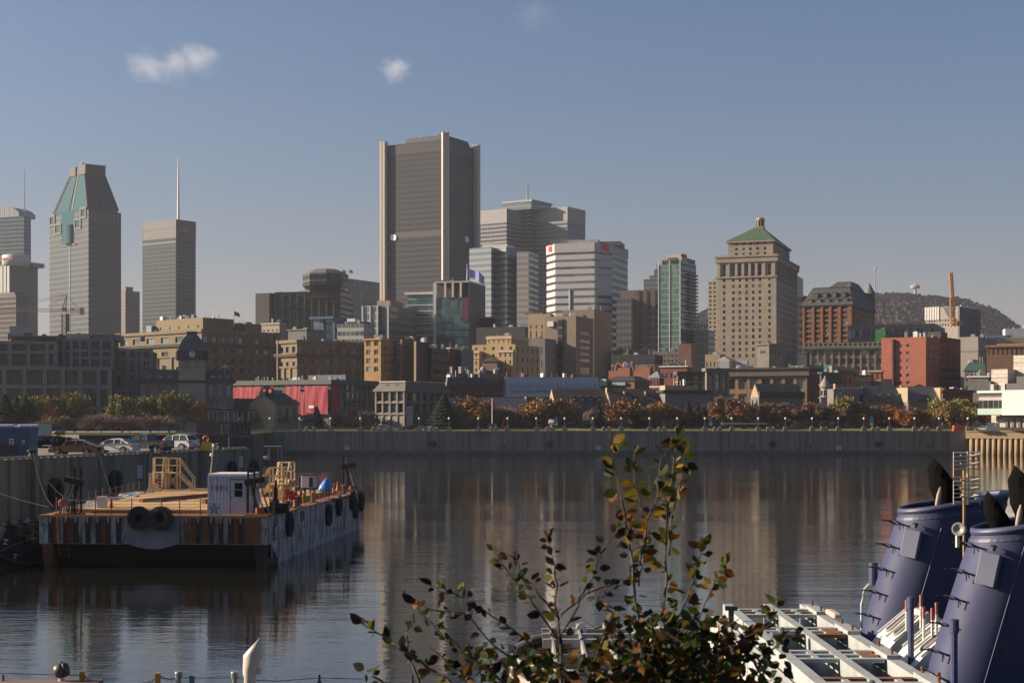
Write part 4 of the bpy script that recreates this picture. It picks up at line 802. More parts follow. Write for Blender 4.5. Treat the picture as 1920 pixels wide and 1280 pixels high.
wp=[surf("unit_white",(.62,.61,.58),.55),steel,whit];b.clutter(26,(.36,.86),(.16,.5),592,wp,2.6,.55);b.clutter(12,(.5,.9),(.56,.9),599,wp,2.2,.5);b.boxp("glass_lantern",(.27,.33),(.1,.2),617,602,glass("lantern_glass",(.22,.27,.29)));b.done()
b=palace("second beige stone building with cornices, right of the first and partly sunlit",585,47,522,557,691,637,3,8,None);b.done()
f=empty("flag",P(439,612,600),0,"small red flag on a pole over the long beige stone building's roof","flag");m=MB();m.tube([(0,0,0),(0,0,6)],.1,5);m.build("pole",steel,f);m=MB();m.loft([[(0,0,5.9),(0,0,4.4)],[(1.2,.3,5.6),(1.2,.3,4.0)],[(2.2,0,5),(2.2,0,3.6)]],False,False);m.build("cloth",surf("flag_red",(.6,.10,.08),.8),f)
# brick row right of them
b=Bd("warehouse","narrow orange brick warehouse end glowing in the sun beside the beige stone blocks","warehouse",560,28,683,714,742,635,yel);b.vol(L=[(700,[.25,.72],1,.26,.6),(636,[.25,.72],4,.26,.58,'w'),(635,)],Rr=[(700,),(645,[.25,.38,.68,.81],4,.09,.38,'m'),(635,)]);b.band(637,634,.5,yel);b.clutter(4);b.done()
b=Bd("warehouse","plain brown brick warehouse side, right of the sunlit orange end","warehouse",562,28,750,754,779,636,brnb);b.vol(L=[(636,)],Rr=[(700,),(645,[.3,.45,.72,.87],4,.1,.38,'m'),(636,)]);b.clutter(2);b.done()
simple("warehouse","dark glazed stair strip between two brown brick warehouses","warehouse",568,28,738,742,752,638,curtain("stair_glass",(.02,.022,.028),(.05,.055,.07),(.03,.03,.035),1.6,1.8,.2,.2,(.03,.03,.03),.2,.3),L=[(638,)],Rr=[(638,)],cl=0)
b=Bd("warehouse","dark red brick block with one thin sunlit pale edge","warehouse",556,26,777,781,809,640,redd);b.vol(L=[(640,)],Rr=[(640,)]);b.boxp("sunlit_edge",(0,1),(-.03,-.004),740,640,tan);b.clutter(3);b.done()  # tan sheet paints the sunlit left edge of the brick
simple("building","dark glass and brick block, third of the dim blocks below the teal offices","building",562,26,806,809,842,652,curtain("dim_glass",(.025,.027,.035),(.06,.065,.08),(.05,.04,.04),1.8,3.4,.25,.35,(.045,.035,.035),.2,.3),L=[(652,)],Rr=[(652,)],cl=4)
simple("building","dull red brick block with white roof edge below the pink panel","building",558,26,840,843,866,652,redd,L=[(652,)],Rr=[(652,)],cl=2,corn=1.5,cm=whit)
simple("building","plain grey end wall, rightmost of dim blocks beside the yellow house","building",560,26,864,867,888,654,surf("grey_end_wall",(.155,.16,.175),.9,var=.06),L=[(654,)],Rr=[(654,)],cl=1)
# middle right
b=Bd("office_block","flat black topped office range with a row of beige windows below","building",620,18,1146,1228,1243,664,surf("black_fascia",(.028,.028,.032),.7));b.vol(L=[(664,)],Rr=[(664,)],z=664,zbot=b.z(681));b.vol(mat=tan,x=(.0,.98),y=(.02,1),z=681,L=[(700,),(683,12,1,.6,.8,'p'),(681,)],Rr=[(681,)],name="lower_wall");b.clutter(8,hmax=3);b.done()
b=Bd("building","low tan roof structures in front of the brown ribbed tower","building",700,20,1150,1216,1224,655,surf("tan_clay",(.30,.215,.15),.9));b.vol(L=[(655,)],Rr=[(655,)]);b.clutter(9,hmax=3.5);b.done()
simple("building","grey brick building with small square windows below the green glass tower","building",640,20,1228,1279,1286,658,surf("grey_brick",(.185,.16,.145),.9,brick=1.1),L=[(690,7,1,.45,.35),(662,7,3,.4,.4,'s'),(658,)],Rr=[(658,)],cl=5).done(30)
b=simple("building","rust coloured patchy metal block before the green glass tower","building",625,24,1272,1296,1308,644,surf("rust_panels",(.145,.07,.045),.6,.3,var=.4,vs=.25),L=[(644,)],Rr=[(644,)],cl=2)
simple("building","small tan flat house low between the green tower and stone tower","building",600,20,1322,1350,1356,664,tan,L=[(700,),(668,4,1,.3,.3,'s'),(664,)],Rr=[(664,)],cl=2).done()
simple("building","white office building far off between the green tower and stone tower","building",980,18,1300,1330,1345,600,whit,L=[(640,),(602,5,2,.6,.4,'b'),(600,)],Rr=[(600,)],cl=2).done(20)
simple("building","grey-blue office floors below the white far building by the hill gap","building",860,18,1300,1328,1340,618,curtain("gap_office",(.10,.115,.125),(.16,.17,.18),(.24,.235,.23),2.4,3.5,.2,.4,(.24,.235,.23),.3,.3),L=[(618,)],Rr=[(618,)],cl=2)
b=Bd("warehouse","long tan warehouse with rows of paired windows and a green cornice","warehouse",620,14,1507,1655,1662,641,surf("stone_tan",(.35,.27,.18),.9,var=.1,courses=.5));b.vol(L=[(700,11,2,.7,.6,'w'),(653,11,3,.72,.66,'w'),(648,),(642,16,1,.7,.85,'p'),(641,)],Rr=[(641,)]);b.band(653.5,649,.9,surf("copper_green_dull",(.10,.16,.12),.7));b.piers("pilaster",'L',[k/11 for k in range(1,11)],.55,.25,700,654,surf("stone_tan",(.35,.27,.18)));b.boxp("roof_sign",(.15,.27),(.3,.33),640,634,tan);b.clutter(5);b.done()
simple("building","roof house wrapped in bright green netting left of the red brick block","building",640,24,1641,1660,1676,617,surf("net_green",(.02,.12,.035),.8,var=.4,vs=.4),L=[(617,)],Rr=[(617,)],cl=3)
b=Bd("apartment_block","big plain red brick block, sunlit front and shadowed right side","apartment block",560,34,1652.5,1736,1800,631,surf("brick_salmon",(.35,.115,.07),.9,var=.10,vs=.3,brick=1.1));b.vol(L=[(640+84,),(640,[.43,.60,.335],6,.07,.40,'s'),(631,)],Rr=[(720,),(636,[.08,.22,.62,.80],6,.05,.36,'s'),(631,)]);b.boxp("recess_slot",(.262,.30),(-.03,-.004),760,634,redd)
b.boxp("back_wing",(.55,1),(.40,1.02),760,627,redd)
for k in range(5):b.band(652+k*15,651.2+k*15,.12,surf("course_buff",(.30,.20,.14),.9),(.99,1),(.02,.98),"string_course")
b.clutter(9,(.3,.95),(.1,.9),630,[whit,tan,steel],3);b.boxp("tank_frame",(.6,.9),(.55,.75),627,616,surf("frame_black",(.045,.04,.042),.7));b.done()
b=Bd("building","brown brick building with arched top windows at right, behind the white museum","building",520,20,1850,1990,1996,646,brnb);b.vol(L=[(700,14,2,.5,.5,'m'),(665,),(650,16,1,.4,.75,'m'),(646,)],Rr=[(646,)]);b.band(649,645,.5,orab);b.boxp("roof_house",(.1,.5),(.1,.5),646,638,tan);b.clutter(4);b.done()
b=Bd("building","grey house with green mansard roof and lit grass-green terrace","building",545,22,1808,1846,1858,695,gst_);b.vol(L=[(740,4,1,.3,.6),(697,4,2,.35,.6),(695,)],Rr=[(695,)]);b.frust("mansard_roof",(0,1),(0,1),695,679,(.15,.95),(.2,.8),surf("copper_green_dark",(.035,.085,.055),.7),.4);b.clutter(5,(.2,.9),(.2,.8),679);b.done()
# orange gables, red turret, brick houses
b=Bd("warehouse","sunlit orange brick warehouse gables with white roof edges, centre right","warehouse",535,22,1141,1219,1226,700,orab);b.vol(L=[(700,)],Rr=[(700,)],z=694);b.vol(x=(.25,.52),y=(-.08,.6),z=689,L=[(689,)],Rr=[(689,)],name="gable_wall");b.vol(x=(.70,1),y=(-.06,.6),z=687,L=[(687,)],Rr=[(687,)],name="gable_wall");b.clutter(9,(.1,.95),(.1,.6),688,[orab,whit,steel]);b.done()
b=Bd("house","low brown hip roofed house with white dormer boxes before the orange gables","house",505,30,1128,1190,1222,714,brnb);b.vol(L=[(714,)],Rr=[(714,)]);b.frust("hip_roof",(0,1),(0,1),714,704,(.3,.8),(.3,.7),brnr,.4);b.boxp("white_dormer",(.0,.18),(-.1,.2),722,710,whit);b.boxp("skylight",(.35,.75),(-.06,-.01),722,716,glass("sky_pale",(.22,.27,.3)));b.done()
b=Bd("turret_house","red turret with white bay windows and pyramid grey roof","turret",500,36,1219,1236,1245,708,redb);b.vol(L=[(724,),(711,3,1,.7,.8,'m'),(708,)],Rr=[(724,),(711,3,1,.7,.8,'m'),(708,)]);b.band(709,707.5,.4,whit);b.band(725.5,724,.25,whit);b.frust("pyramid_roof",(0,1),(0,1),707.4,695,(.47,.53),(.47,.53),seam("tin_grey",(.26,.26,.255),.8,.5,.2),.7);b.done()
simple("building","red brick house with pale roof edge right of the red turret","building",525,22,1238,1288,1296,686,redb,L=[(715,),(692,6,1,.35,.4),(686,)],Rr=[(686,)],cl=5,corn=1.5,cm=whit).done()
b=Bd("warehouse","brick warehouse with dark overhanging cornice and tall grouped windows","warehouse",505,66,1268,1271,1327,697,brnb);b.vol(L=[(697,)],Rr=[(760,4,1,.55,.7,'w'),(716,4,2,.6,.7,'w'),(702,4,1,.6,.8,'w'),(697,)]);b.band(703,696,.7,surf("cornice_slate",(.05,.055,.065),.7));b.band(717,715,.3,tan);b.done()
b=Bd("stone_building","narrow grey stone front with one arched window group under a green cornice","stone building",500,66,1322,1325,1366,690,gwarm);b.vol(L=[(690,)],Rr=[(780,3,1,.55,.8,'w'),(732,3,1,.55,.8,'w'),(712,3,1,.55,.85,'w'),(699,[.22,.5,.78],1,.2,.8,'w'),(690,)]);b.band(696,690,.8,surf("copper_green_dull",(.10,.16,.12),.7))
m=MB();m.loft([[(b.fx(1)+o,b.fy(.5)+2.4*math.cos(a)*r_,b.z(703.5)+2.6*math.sin(a)*r_) for a in [math.pi*k/12 for k in range(13)]] for o,r_ in ((.05,1),(.6,1),(.6,.78),(.05,.78))],False,False);m.build("arch",gwarm,b.e);b.piers("pilaster",'R',[.03,.35,.65,.97],.9,.3,790,699,gwarm);b.done()
b=Bd("warehouse","broad sunlit brown warehouse with wide window bays under a heavy cornice","warehouse",525,22,1360,1513,1541,689,surf("brick_tan_warm",(.31,.175,.085),.9,var=.14,brick=1.1));b.vol(L=[(790,7,2,.72,.75,'b'),(705,7,3,.72,.68,'b'),(689,)],Rr=[(790,6,2,.4,.7),(705,6,3,.4,.68,'m'),(689,)],rec=.6);b.band(704,689,.9,surf("cornice_brown",(.125,.10,.08),.85));b.band(691.5,688.4,1.5,surf("cornice_dark",(.05,.047,.045),.8));b.clutter(9,py=689);b.done()
b=Bd("stone_tower","square grey stone tower with three small openings before the green roofed tower","tower",575,40,1419,1442,1452,645,surf("tower_grey",(.22,.195,.165),.9,courses=.6),depth=9);b.vol(L=[(663,),(656,[.35,.5,.65],1,.09,.9,'p'),(645,)],Rr=[(663,),(656,3,1,.3,.9,'p'),(645,)]);b.band(646.5,643.5,.5);b.done()
b=Bd("chimney_stack","dark brown brick chimney stack rising before the tan warehouse","chimney",545,25,1503,1513,1518,661,surf("stack_brown",(.075,.055,.045),.9,brick=1.2),depth=4);b.vol(L=[(661,)],Rr=[(661,)]);b.band(662,660,.25);b.done()
for px,w,py,lab in ((1391,24,675,"white rooftop container with ribbed sides above the broad brown warehouse"),(1358,22,676,"pale pitched tent-like roof left of the white rooftop container")):
    b=Bd("roof_hut",lab,"roof hut",560,15,px-w/2,px+w/2-2,px+w/2+2,py,whit,depth=5);b.vol(mat=seam("hut_white",(.55,.54,.52),.9,.5,.1),L=[(py,)],Rr=[(py,)])
    if px<1370:b.gable("roof",(-.1,1.1),(0,1),py,py-7,whit,whit)
b=Bd("stone_building","stone building with bright green copper cornice, sunlit on its left","stone building",545,24,1488,1551,1607,685,gwarm);b.vol(L=[(780,5,1,.4,.6),(697,5,3,.4,.6),(685,)],Rr=[(780,6,1,.4,.6),(699,6,3,.34,.62,'t'),(685,)]);b.band(691,684,1.0,vert);b.band(695,691.1,.5,surf("copper_green_dark",(.035,.085,.055),.7));b.clutter(4);b.done()
b=Bd("warehouse","shadowed warehouse with close pilasters and teal cornice, behind the small cone turret","warehouse",522,40,1537,1540,1580,697,surf("warehouse_dim",(.14,.12,.105),.9));b.vol(L=[(697,)],Rr=[(790,11,1,.5,.8),(720,11,2,.5,.75,'m'),(703,11,1,.5,.8,'m'),(697,)]);b.band(701,697,.6,surf("copper_green_dark",(.035,.085,.055),.7));b.band(722,720,.3,gwarm);b.clutter(3);b.done()
simple("building","low tan brick house with dark cornice left of the ornate red front","building",548,55,1602,1604,1632,703,tan,L=[(703,)],Rr=[(740,),(708,5,1,.4,.6,'m'),(703,)],cl=1,corn=1.6,cm=blk).done()
b=Bd("building","ornate bright red-orange brick front with arched cream windows","building",556,20,1629,1652,1656,694,surf("brick_vermilion",(.42,.12,.05),.9,brick=1.1));b.vol(L=[(730,),(712,[.3,.7],1,.22,.8,'m'),(700,[.3,.7],1,.22,.8,'m'),(694,)],Rr=[(694,)]);b.band(697,694,.4,crm);b.band(714,712.3,.25,crm);b.done()
simple("building","dark box-like roof house between the ornate red front and slate roofs","building",500,20,1652,1668,1672,710,blk,L=[(710,)],Rr=[(710,)],cl=0)
simple("building","grey rooftops and vents heaped right of the slate roofs","building",500,24,1815,1853,1866,705,gst_,L=[(740,5,1,.4,.5),(705,)],Rr=[(705,)],cl=12,corn=2,cm=whit).done()
b=Bd("house","low red-brown house with brown gables right of the slate pediment roof","house",478,78,1765,1768,1824,733,redd,wl=10);b.vol(L=[(733,)],Rr=[(780,6,1,.3,.5),(740,6,1,.3,.5),(733,)]);b.band(736,731,.6,surf("eaves_brown",(.09,.045,.04),.8));b.clutter(5);b.boxp("back_house",(.0,1),(.05,.5),733,728,redd);b.done()
# ---------------- the row along the quay
con=surf("loft_concrete",(.20,.20,.205),.85,var=.12,streak=.3,stcol=(.12,.12,.125));lg=curtain("loft_glazing",(.022,.025,.03),(.075,.085,.095),(.045,.046,.05),1.35,1.55,.14,.12,(.04,.04,.045),.1,.35,.09,var=1)
def loft(b,x0,x1,zt,yo,pys,cols,thick):
    """concrete frame of posts and beams with glazing set behind it, on face R between fractions x0 and x1"""
    ya,yb=b.fy(x0),b.fy(x1);f=b.fx(1)+yo;m=MB();m.box(f-14,f-.9,ya+.2,yb-.2,0,b.z(zt)-.3);m.build("glazing",lg,b.e)
    for py in pys:m=MB();m.box(f-.8,f,ya,yb,b.z(py)-thick/2,b.z(py)+thick/2);m.build("beam",con,b.e)
    for c in cols:
        m=MB();y_=ya+(yb-ya)*c;m.box(f-.85,f+.06,y_-thick*.62,y_+thick*.62,0,b.z(zt));m.build("post",con,b.e)
b=Bd("loft_block","grey concrete framed loft block with big dark windows, left edge","apartment block",440,83,-22,-20,280,690,con,wl=16)
W_=300.0;fr=lambda px:(px+20)/W_
loft(b,0,fr(208),690,0,(690,724,765),[fr(p)/fr(208) for p in (8,45,83,117,150,184,205)],1.0)
loft(b,0,fr(100),640,-5,(640,658,686),[fr(p)/fr(100) for p in (-10,12,47,82,98)],.9);loft(b,fr(98.5),fr(125),634,-7,(634,655),[.0,.5,1],.6)
loft(b,fr(125),fr(206),633,-6,(634,654,668,688),[.02,.22,.45,.72,.98],.7);loft(b,fr(206),fr(280),652,-9,(652,670,698,730),[.0,.36,.58,.72,.95],.9)
b.clutter(14,(.0,.5),(.02,.95),634,[surf("unit_dark",(.07,.07,.075),.7),surf("unit_grey",(.33,.33,.32),.6),con],3.2,.2)
m=MB();m.box(-30,-6,b.fy(fr(12)),b.fy(fr(100)),b.z(640)+.02,b.z(629));m.build("penthouse",lg,b.e);m=MB();m.box(-30,-5,b.fy(fr(10)),b.fy(fr(102)),b.z(629)+.01,b.z(626.5));m.build("penthouse_roof",con,b.e)
m=MB();m.box(-24,-9,b.fy(fr(115)),b.fy(fr(158)),b.z(633)+.02,b.z(621));m.build("stair_house",surf("unit_grey",(.33,.33,.32),.6),b.e);m=MB();m.box(-24,-12,b.fy(fr(160)),b.fy(fr(212)),b.z(633)+.02,b.z(621));m.build("stair_house",con,b.e);m=MB();m.box(-24,-12,b.fy(fr(2)),b.fy(fr(24)),b.z(629)+.02,b.z(606));m.build("stair_house",surf("unit_grey",(.33,.33,.32),.6),b.e);b.done()
# custom house with clock tower
b=Bd("custom_house","grey stone mansarded house with domed clock tower","clock tower house",446,78,259,263,437,713,gst_,wl=13)
b.vol(L=[(713,)],Rr=[(778,[.08,.2,.3,.42,.55,.66,.76,.86,.95],1,.035,.7,'t'),(748,[.08,.2,.3,.42,.55,.66,.76,.86,.95],1,.035,.72,'t'),(717,[.08,.2,.3,.42,.55,.66,.76,.86,.95],1,.035,.66,'m'),(713,)])
b.band(716.5,712.5,.8,blk);b.band(749,747.5,.35,gst_);b.frust("mansard_roof",(0,1),(0,1),712.4,694,(.12,.88),(.02,.98),slt);b.boxp("roof_railing",(.2,.8),(.02,.40),694,691.5,surf("railing_rust",(.15,.07,.05),.8));b.boxp("roof_railing",(.2,.8),(.7,.98),694,691.5,surf("railing_rust",(.15,.07,.05),.8))
b.dormers(3,'R',711,699,.04,.38,1.5,2,gst_,.45);b.dormers(3,'R',711,699,.74,.98,1.5,2,gst_,.45)
x0,y0,y1=b.fx(1)+.35,b.fy(.41),b.fy(.70);tw=y1-y0;m=MB();m.box(x0-tw,x0,y0,y1,0,b.z(674));m.build("tower_shaft",surf("tower_stone",(.36,.32,.285),.9,courses=.7),b.e)
for k in (-1,1):
    for side,loc,rz in (('R',(x0+.02,(y0+y1)/2+k*tw*.17,b.z(690)),R(90)),('L',(x0-tw/2+k*tw*.17,y0-.02,b.z(690)),0)):link("belfry_window",window_mesh(1.2,1.9,'t',2),b.e,loc,rz)
m=MB();m.box(x0-tw-.5,x0+.5,y0-.5,y1+.5,b.z(674),b.z(671));m.box(x0-tw-.2,x0+.2,y0-.2,y1+.2,b.z(671),b.z(656));m.build("clock_stage",surf("lead_dark",(.045,.045,.047),.6),b.e)
rings=[]
for f_,py in ((1.02,656),(1.0,652),(.9,645),(.76,638),(.58,631),(.40,626),(.36,622)):rings.append([(x0-tw/2+sx*tw/2*f_,(y0+y1)/2+sy*tw/2*f_,b.z(py)) for sx,sy in ((-1,-1),(0,-1.02),(1,-1),(1.02,0),(1,1),(0,1.02),(-1,1),(-1.02,0))])
m=MB();m.loft(rings);m.build("dome",seam("dome_copper",(.085,.105,.10),.8,.5,.2,0,.6),b.e)
m=MB();m.box(x0-tw*.7,x0-tw*.3,y0+tw*.3,y1-tw*.3,b.z(622),b.z(619.5));m.build("dome_railing",blk,b.e)
for side in (0,1):
    m=MB();m.lathe([(1.15,0),(1.15,.12),(.95,.121),(.95,.16)],20);m.m=1;m.lathe([(.93,.161),(.93,.165)],20);m.m=0;m.box(-.06,.06,0,.75,.166,.19);m.box(0,.5,-.06,.06,.166,.19)
    o=m.build("clock_face",[blk,surf("dial_pale",(.62,.6,.57),.6)],b.e,(x0+.22,(y0+y1)/2,b.z(663)) if side else (x0-tw/2,y0-.22,b.z(663)));o.rotation_euler=(R(90),0,R(90)) if side else (R(90),0,0)
for a in ((x0+.35,y0-.35),(x0+.35,y1+.35),(x0-tw-.35,y0-.35)):
    m=MB();m.lathe([(.5,0),(.5,1.4),(.65,1.5),(.2,2.4),(.05,2.8)],8);m.build("finial",blk,b.e,(*a,b.z(671)))
m=MB();m.box(-.2,.4,-2.6,2.6,0,.5);m.loft([[(-.2,-2.9,.5),(-.2,2.9,.5),(-.2,0,2)],[(.7,-2.9,.5),(.7,2.9,.5),(.7,0,2)]]);m.build("door_pediment",gst_,b.e,(b.fx(1),b.fy(.52),b.z(752)));b.clutter(4,(.3,.8),(.05,.4),694);b.done()
bm=empty("roof_boat",P(421,692,449),.3,"little white model boat on a stand above the grey mansard roof","boat ornament");m=MB();m.loft([[(-2,0,1),(-1.6,-.5,1.4),(-1.6,.5,1.4)],[(0,0,.5),(0,-.8,1.3),(0,.8,1.3)],[(2,0,.8),(2,-.6,1.5),(2,.6,1.5)]]);m.box(-.3,.9,-.4,.4,1.3,2.0);m.build("hull",whit,bm);m=MB();m.tube([(0,0,-2.5),(0,0,3.2)],.07,5);m.build("mast",whit,bm);bm.scale=(.6,.6,.6)
# building wrapped in red netting
b=Bd("scaffolded_building","long building with its left front wrapped in bright red netting","building",480,30,330,620,705,711,surf("grey_loft",(.125,.12,.115),.9,courses=.6));dl=curtain("dim_loft",(.02,.022,.026),(.05,.055,.06),(.09,.085,.08),1.6,2.2,.22,.16,(.08,.075,.07),.2,.3,.1)
b.vol(L=[(716,)],Rr=[(792,9,1,.55,.7,'w'),(765,9,1,.6,.75,'m'),(748,9,1,.6,.75,'m'),(733,9,1,.6,.75,'m'),(718,9,1,.6,.7,'m'),(711,)],rec=.4)
b.band(720,711,.8,seam("fascia_grey",(.10,.098,.095),.5,.7));t=NT("red_netting");n1=t.noise(t.uv(1.1,.16),1.0,5,.7);n2=t.noise(t.uv(.5,.5),1,3);t.l(t.mix(t.math('MULTIPLY',n1,1.0),(.20,.0035,.014),(.34,.009,.027)),t.b.inputs['Base Color']);t.b.inputs['Roughness'].default_value=.7;t.bump(t.math('ADD',n1,t.math('MULTIPLY',n2,.8)),.5,.15)
seams=[.0,.12,.24,.36,.44,.50,.56,.62,.66,.735,.79,.83,.855,.935,.997];rr=random.Random(4);m0=t.mat
for k,(a,c_) in enumerate(zip(seams,seams[1:])):
    if k in (8,11):top,bot=(722,742) if k==8 else (733,778)
    else:top,bot=722,776+rr.uniform(-1,4)
    if k==8:top,bot=738,778
    xa,xb=b.fx(a)+.05,b.fx(c_)-.05;n_=7;m=MB()
    for i in range(n_):
        for j in range(6):
            def q_(i_,j_):u,v=i_/n_,j_/6;return (xa+(xb-xa)*u,-1.25-.10*math.sin(u*math.pi)*math.sin(v*math.pi)-.035*math.sin(u*9+k+v*4),b.z(top)+(b.z(bot)-b.z(top))*v-(.25*math.sin(u*math.pi) if j_==0 else 0))
            m.face(q_(i,j+1),q_(i+1,j+1),q_(i+1,j),q_(i,j))
    m.build("net_panel",m0,b.e)
m=MB();x1=b.fx(1)+1.2
for i in range(4):m.face((x1,-.9+i*.9,b.z(792)),(x1+.15*(i%2),-.9+(i+1)*.9,b.z(792)),(x1+.15*(i%2),-.9+(i+1)*.9,b.z(722)),(x1,-.9+i*.9,b.z(722)))
m.build("net_panel",m0,b.e);m=MB()
for k in range(30):xx=b.fx(.3+.7*k/29);m.tube([(xx,-1.05,0),(xx,-1.05,b.z(722))],.06,4)
for py in (728,740,752,764,776,788):m.tube([(b.fx(.3),-1.05,b.z(py)),(b.fx(1),-1.05,b.z(py))],.06,4)
m.build("scaffold_poles",steel,b.e);m=MB();m.box(b.fx(.887),b.fx(.918),-1.72,-1.62,b.z(765),b.z(760));m.build("notice",whit,b.e)
m=MB();m.box(b.fx(.62),b.fx(.86),20,24,b.z(711),b.z(698));m.build("roof_screen",surf("screen_blue",(.09,.10,.13),.7),b.e);b.clutter(16,(.4,.98),(.05,.5),711,[whit,whit,steel],1.4,.6);b.done()
# small stone house with cupola
b=Bd("stone_house","small tan stone gabled house with a square roof cupola, before the red netting","house",446,42,466,515,560,756,surf("rubble_tan",(.30,.245,.18),.95,var=.3,vs=.9,courses=1.4))
b.vol(L=[(784,),(769,[.30],1,.09,.85,'m'),(756,)],Rr=[(795,),(763,[.2,.5,.8],1,.12,.8,'t'),(756,)]);slh=surf("shingle_dark",(.05,.048,.05),.8,courses=1.2);b.gable("roof",(0,1),(0,1),756,737,slh,b.mat,.5,'R')
b.boxp("chimney",(.40,.60),(.0,.05),745,733,b.mat);cu=[(b.fx(.40),b.fy(.12)),(b.fx(.62),b.fy(.12)),(b.fx(.62),b.fy(.32)),(b.fx(.40),b.fy(.32))]
m=MB();m.prism(cu,b.z(742),b.z(737));m.build("cupola_base",slh,b.e)
for p in cu:m=MB();m.box(p[0]-.22,p[0]+.22,p[1]-.22,p[1]+.22,b.z(737),b.z(728.5));m.build("cupola_post",blk,b.e)
cx_,cy_=sum(p[0] for p in cu)/4,sum(p[1] for p in cu)/4;m=MB();m.loft([[(cx_+(p[0]-cx_)*k,cy_+(p[1]-cy_)*k,b.z(py)) for p in cu] for k,py in ((1.25,728.5),(1.25,727.6),(.7,725),(.1,722.5))]);m.build("cupola_roof",slh,b.e)
b.gable("cross_gable",(.62,1.08),(.62,.97),757,750,slh,gst_,.3,'L');b.done()
# narrow grey wing seen left of the stone house
b=Bd("stone_house","dark shadowed wing behind the tan gabled house, left of it","house",455,50,437,439,478,757,surf("wing_dark",(.11,.108,.108),.9));b.vol(L=[(757,)],Rr=[(757,)]);b.gable("roof",(0,1),(0,1),757,748,slh,b.mat);b.done()
# stone office with mansard
b=Bd("stone_building","stone building with mansard roof, tall first floor windows and ground floor arches","stone building",452,36,705,759,840,731,gwarm)
b.vol(L=[(800,4,1,.62,.8,'t'),(776,),(754,4,1,.72,.74,'m'),(734,4,1,.72,.74,'m'),(731,)],Rr=[(800,6,1,.62,.8,'t'),(776,),(754,6,1,.72,.74,'m'),(734,6,1,.74,.74,'m'),(731,)],rec=.5)
b.band(733,730.4,.7);b.band(755.5,753.6,.4);b.band(777,774.5,.5);b.frust("mansard_roof",(0,1),(0,1),730.3,716,(.06,.94),(.06,.94),seam("mansard_brown",(.12,.10,.09),.6,.7,0,0,.7),.55);b.boxp("roof_deck",(.04,.96),(.04,.96),715.9,713.6,tinr);b.dormers(2,'L',729,718.5,.18,.85,1.7,2,slt,.5);b.dormers(3,'R',729,718.5,.08,.9,1.7,2,slt,.5)
b.piers("pilaster",'L',[.01,.25,.5,.75,.985],.55,.3,800,734,gwarm);b.piers("pilaster",'R',[.015,.167,.333,.5,.667,.833,.985],.55,.3,800,734,gwarm)
for sd_,n_ in (('L',4),('R',6)):
    for k in range(n_):
        W0=b.wL if sd_=='L' else b.wR;c_=(k+.5)/n_*W0;r0=W0/n_*.33;m=MB();zc=b.z(781);pts=[(math.cos(math.pi*i/8)*r0,math.sin(math.pi*i/8)*r0) for i in range(9)];m.loft([[(c_+u*k_,o_,zc+v*k_) for u,v in pts] for k_,o_ in ((1,-.02),(1,-.22),(1.25,-.22),(1.25,-.02))],False,False)
        o=m.build("arch",gwarm,b.e,(-b.wL,0,0) if sd_=='L' else (0,0,0),0 if sd_=='L' else R(90))
b.done()
b=Bd("warehouse","long deep red brick warehouse with small windows and sloping right end","warehouse",482,62,835,838,932,708,redd);b.vol(L=[(708,)],Rr=[(790,9,1,.3,.5),(742,9,1,.3,.6,'m'),(728,9,1,.32,.6,'m'),(722,),(708,)],z=721);b.frust("roof",(0,1),(0,1),721,706.5,(.12,.9),(.02,.72),surf("roof_slate_dim",(.045,.045,.05),.6),.1)
for k in range(5):m=MB();m.box(-.5,.5,-.7,.7,0,.12);o=m.build("skylight",glass("sky_pale",(.22,.27,.3)),b.e,(b.fx(1)-1.35,b.fy(.26+k*.08),b.z(713)));o.rotation_euler=(0,R(66),0)
b.vol(mat=redd,x=(.1,1.0),y=(1.0,1.12),z=733,L=[(733,)],Rr=[(733,)],name="end_wall");b.clutter(5,(.2,.8),(.05,.7),707);b.done()
b=Bd("building","brown board-clad house with a lit lean-to roof above the red warehouse","building",500,40,897,899,948,699,seam("boards_tan",(.27,.20,.125),.5,.9,0,0,.6));b.vol(L=[(699,)],Rr=[(699,)]);b.frust("lean_to_roof",(0,.8),(0,.45),699,689,(.2,.3),(.1,.2),tinr,.2);b.clutter(6);b.done()
simple("building","low dim rooftops with plant between the red warehouse and yellow house","building",540,40,838,842,898,699,surf("dim_roofs",(.10,.085,.075),.9),L=[(699,)],Rr=[(699,)],cl=9)
# pale blue-white metal roof terrace
b=Bd("row_house","long terrace with two tiers of dormers in a pale blue-white metal roof","row of houses",500,80,947,950,1126,742,brnb,wl=14);b.vol(L=[(742,)],Rr=[(760,12,1,.5,.7),(742,)]);b.band(743.5,741.4,.5,whit)
b.frust("lower_roof",(0,1),(0,1),741.3,722,(.12,.9),(.0,1),tinb,.3);b.frust("upper_roof",(.12,.9),(0,1),721.9,706,(.3,.86),(.01,.99),tinb,.0)
b.dormers(11,'R',740,727,.02,.98,2.3,3.0,tinb,.25,flat=True);b.dormers(11,'R',719.5,709,.02,.98,2.0,3,tinb,2.4,flat=True)
for k in range(10):b.boxp("party_wall",(.86,.95),((k+.5)/10-.003,(k+.5)/10+.003),742,716,tinb)
b.clutter(10,(.35,.85),(.02,.98),706,[whit,steel,redb],1.6,.4);b.done()
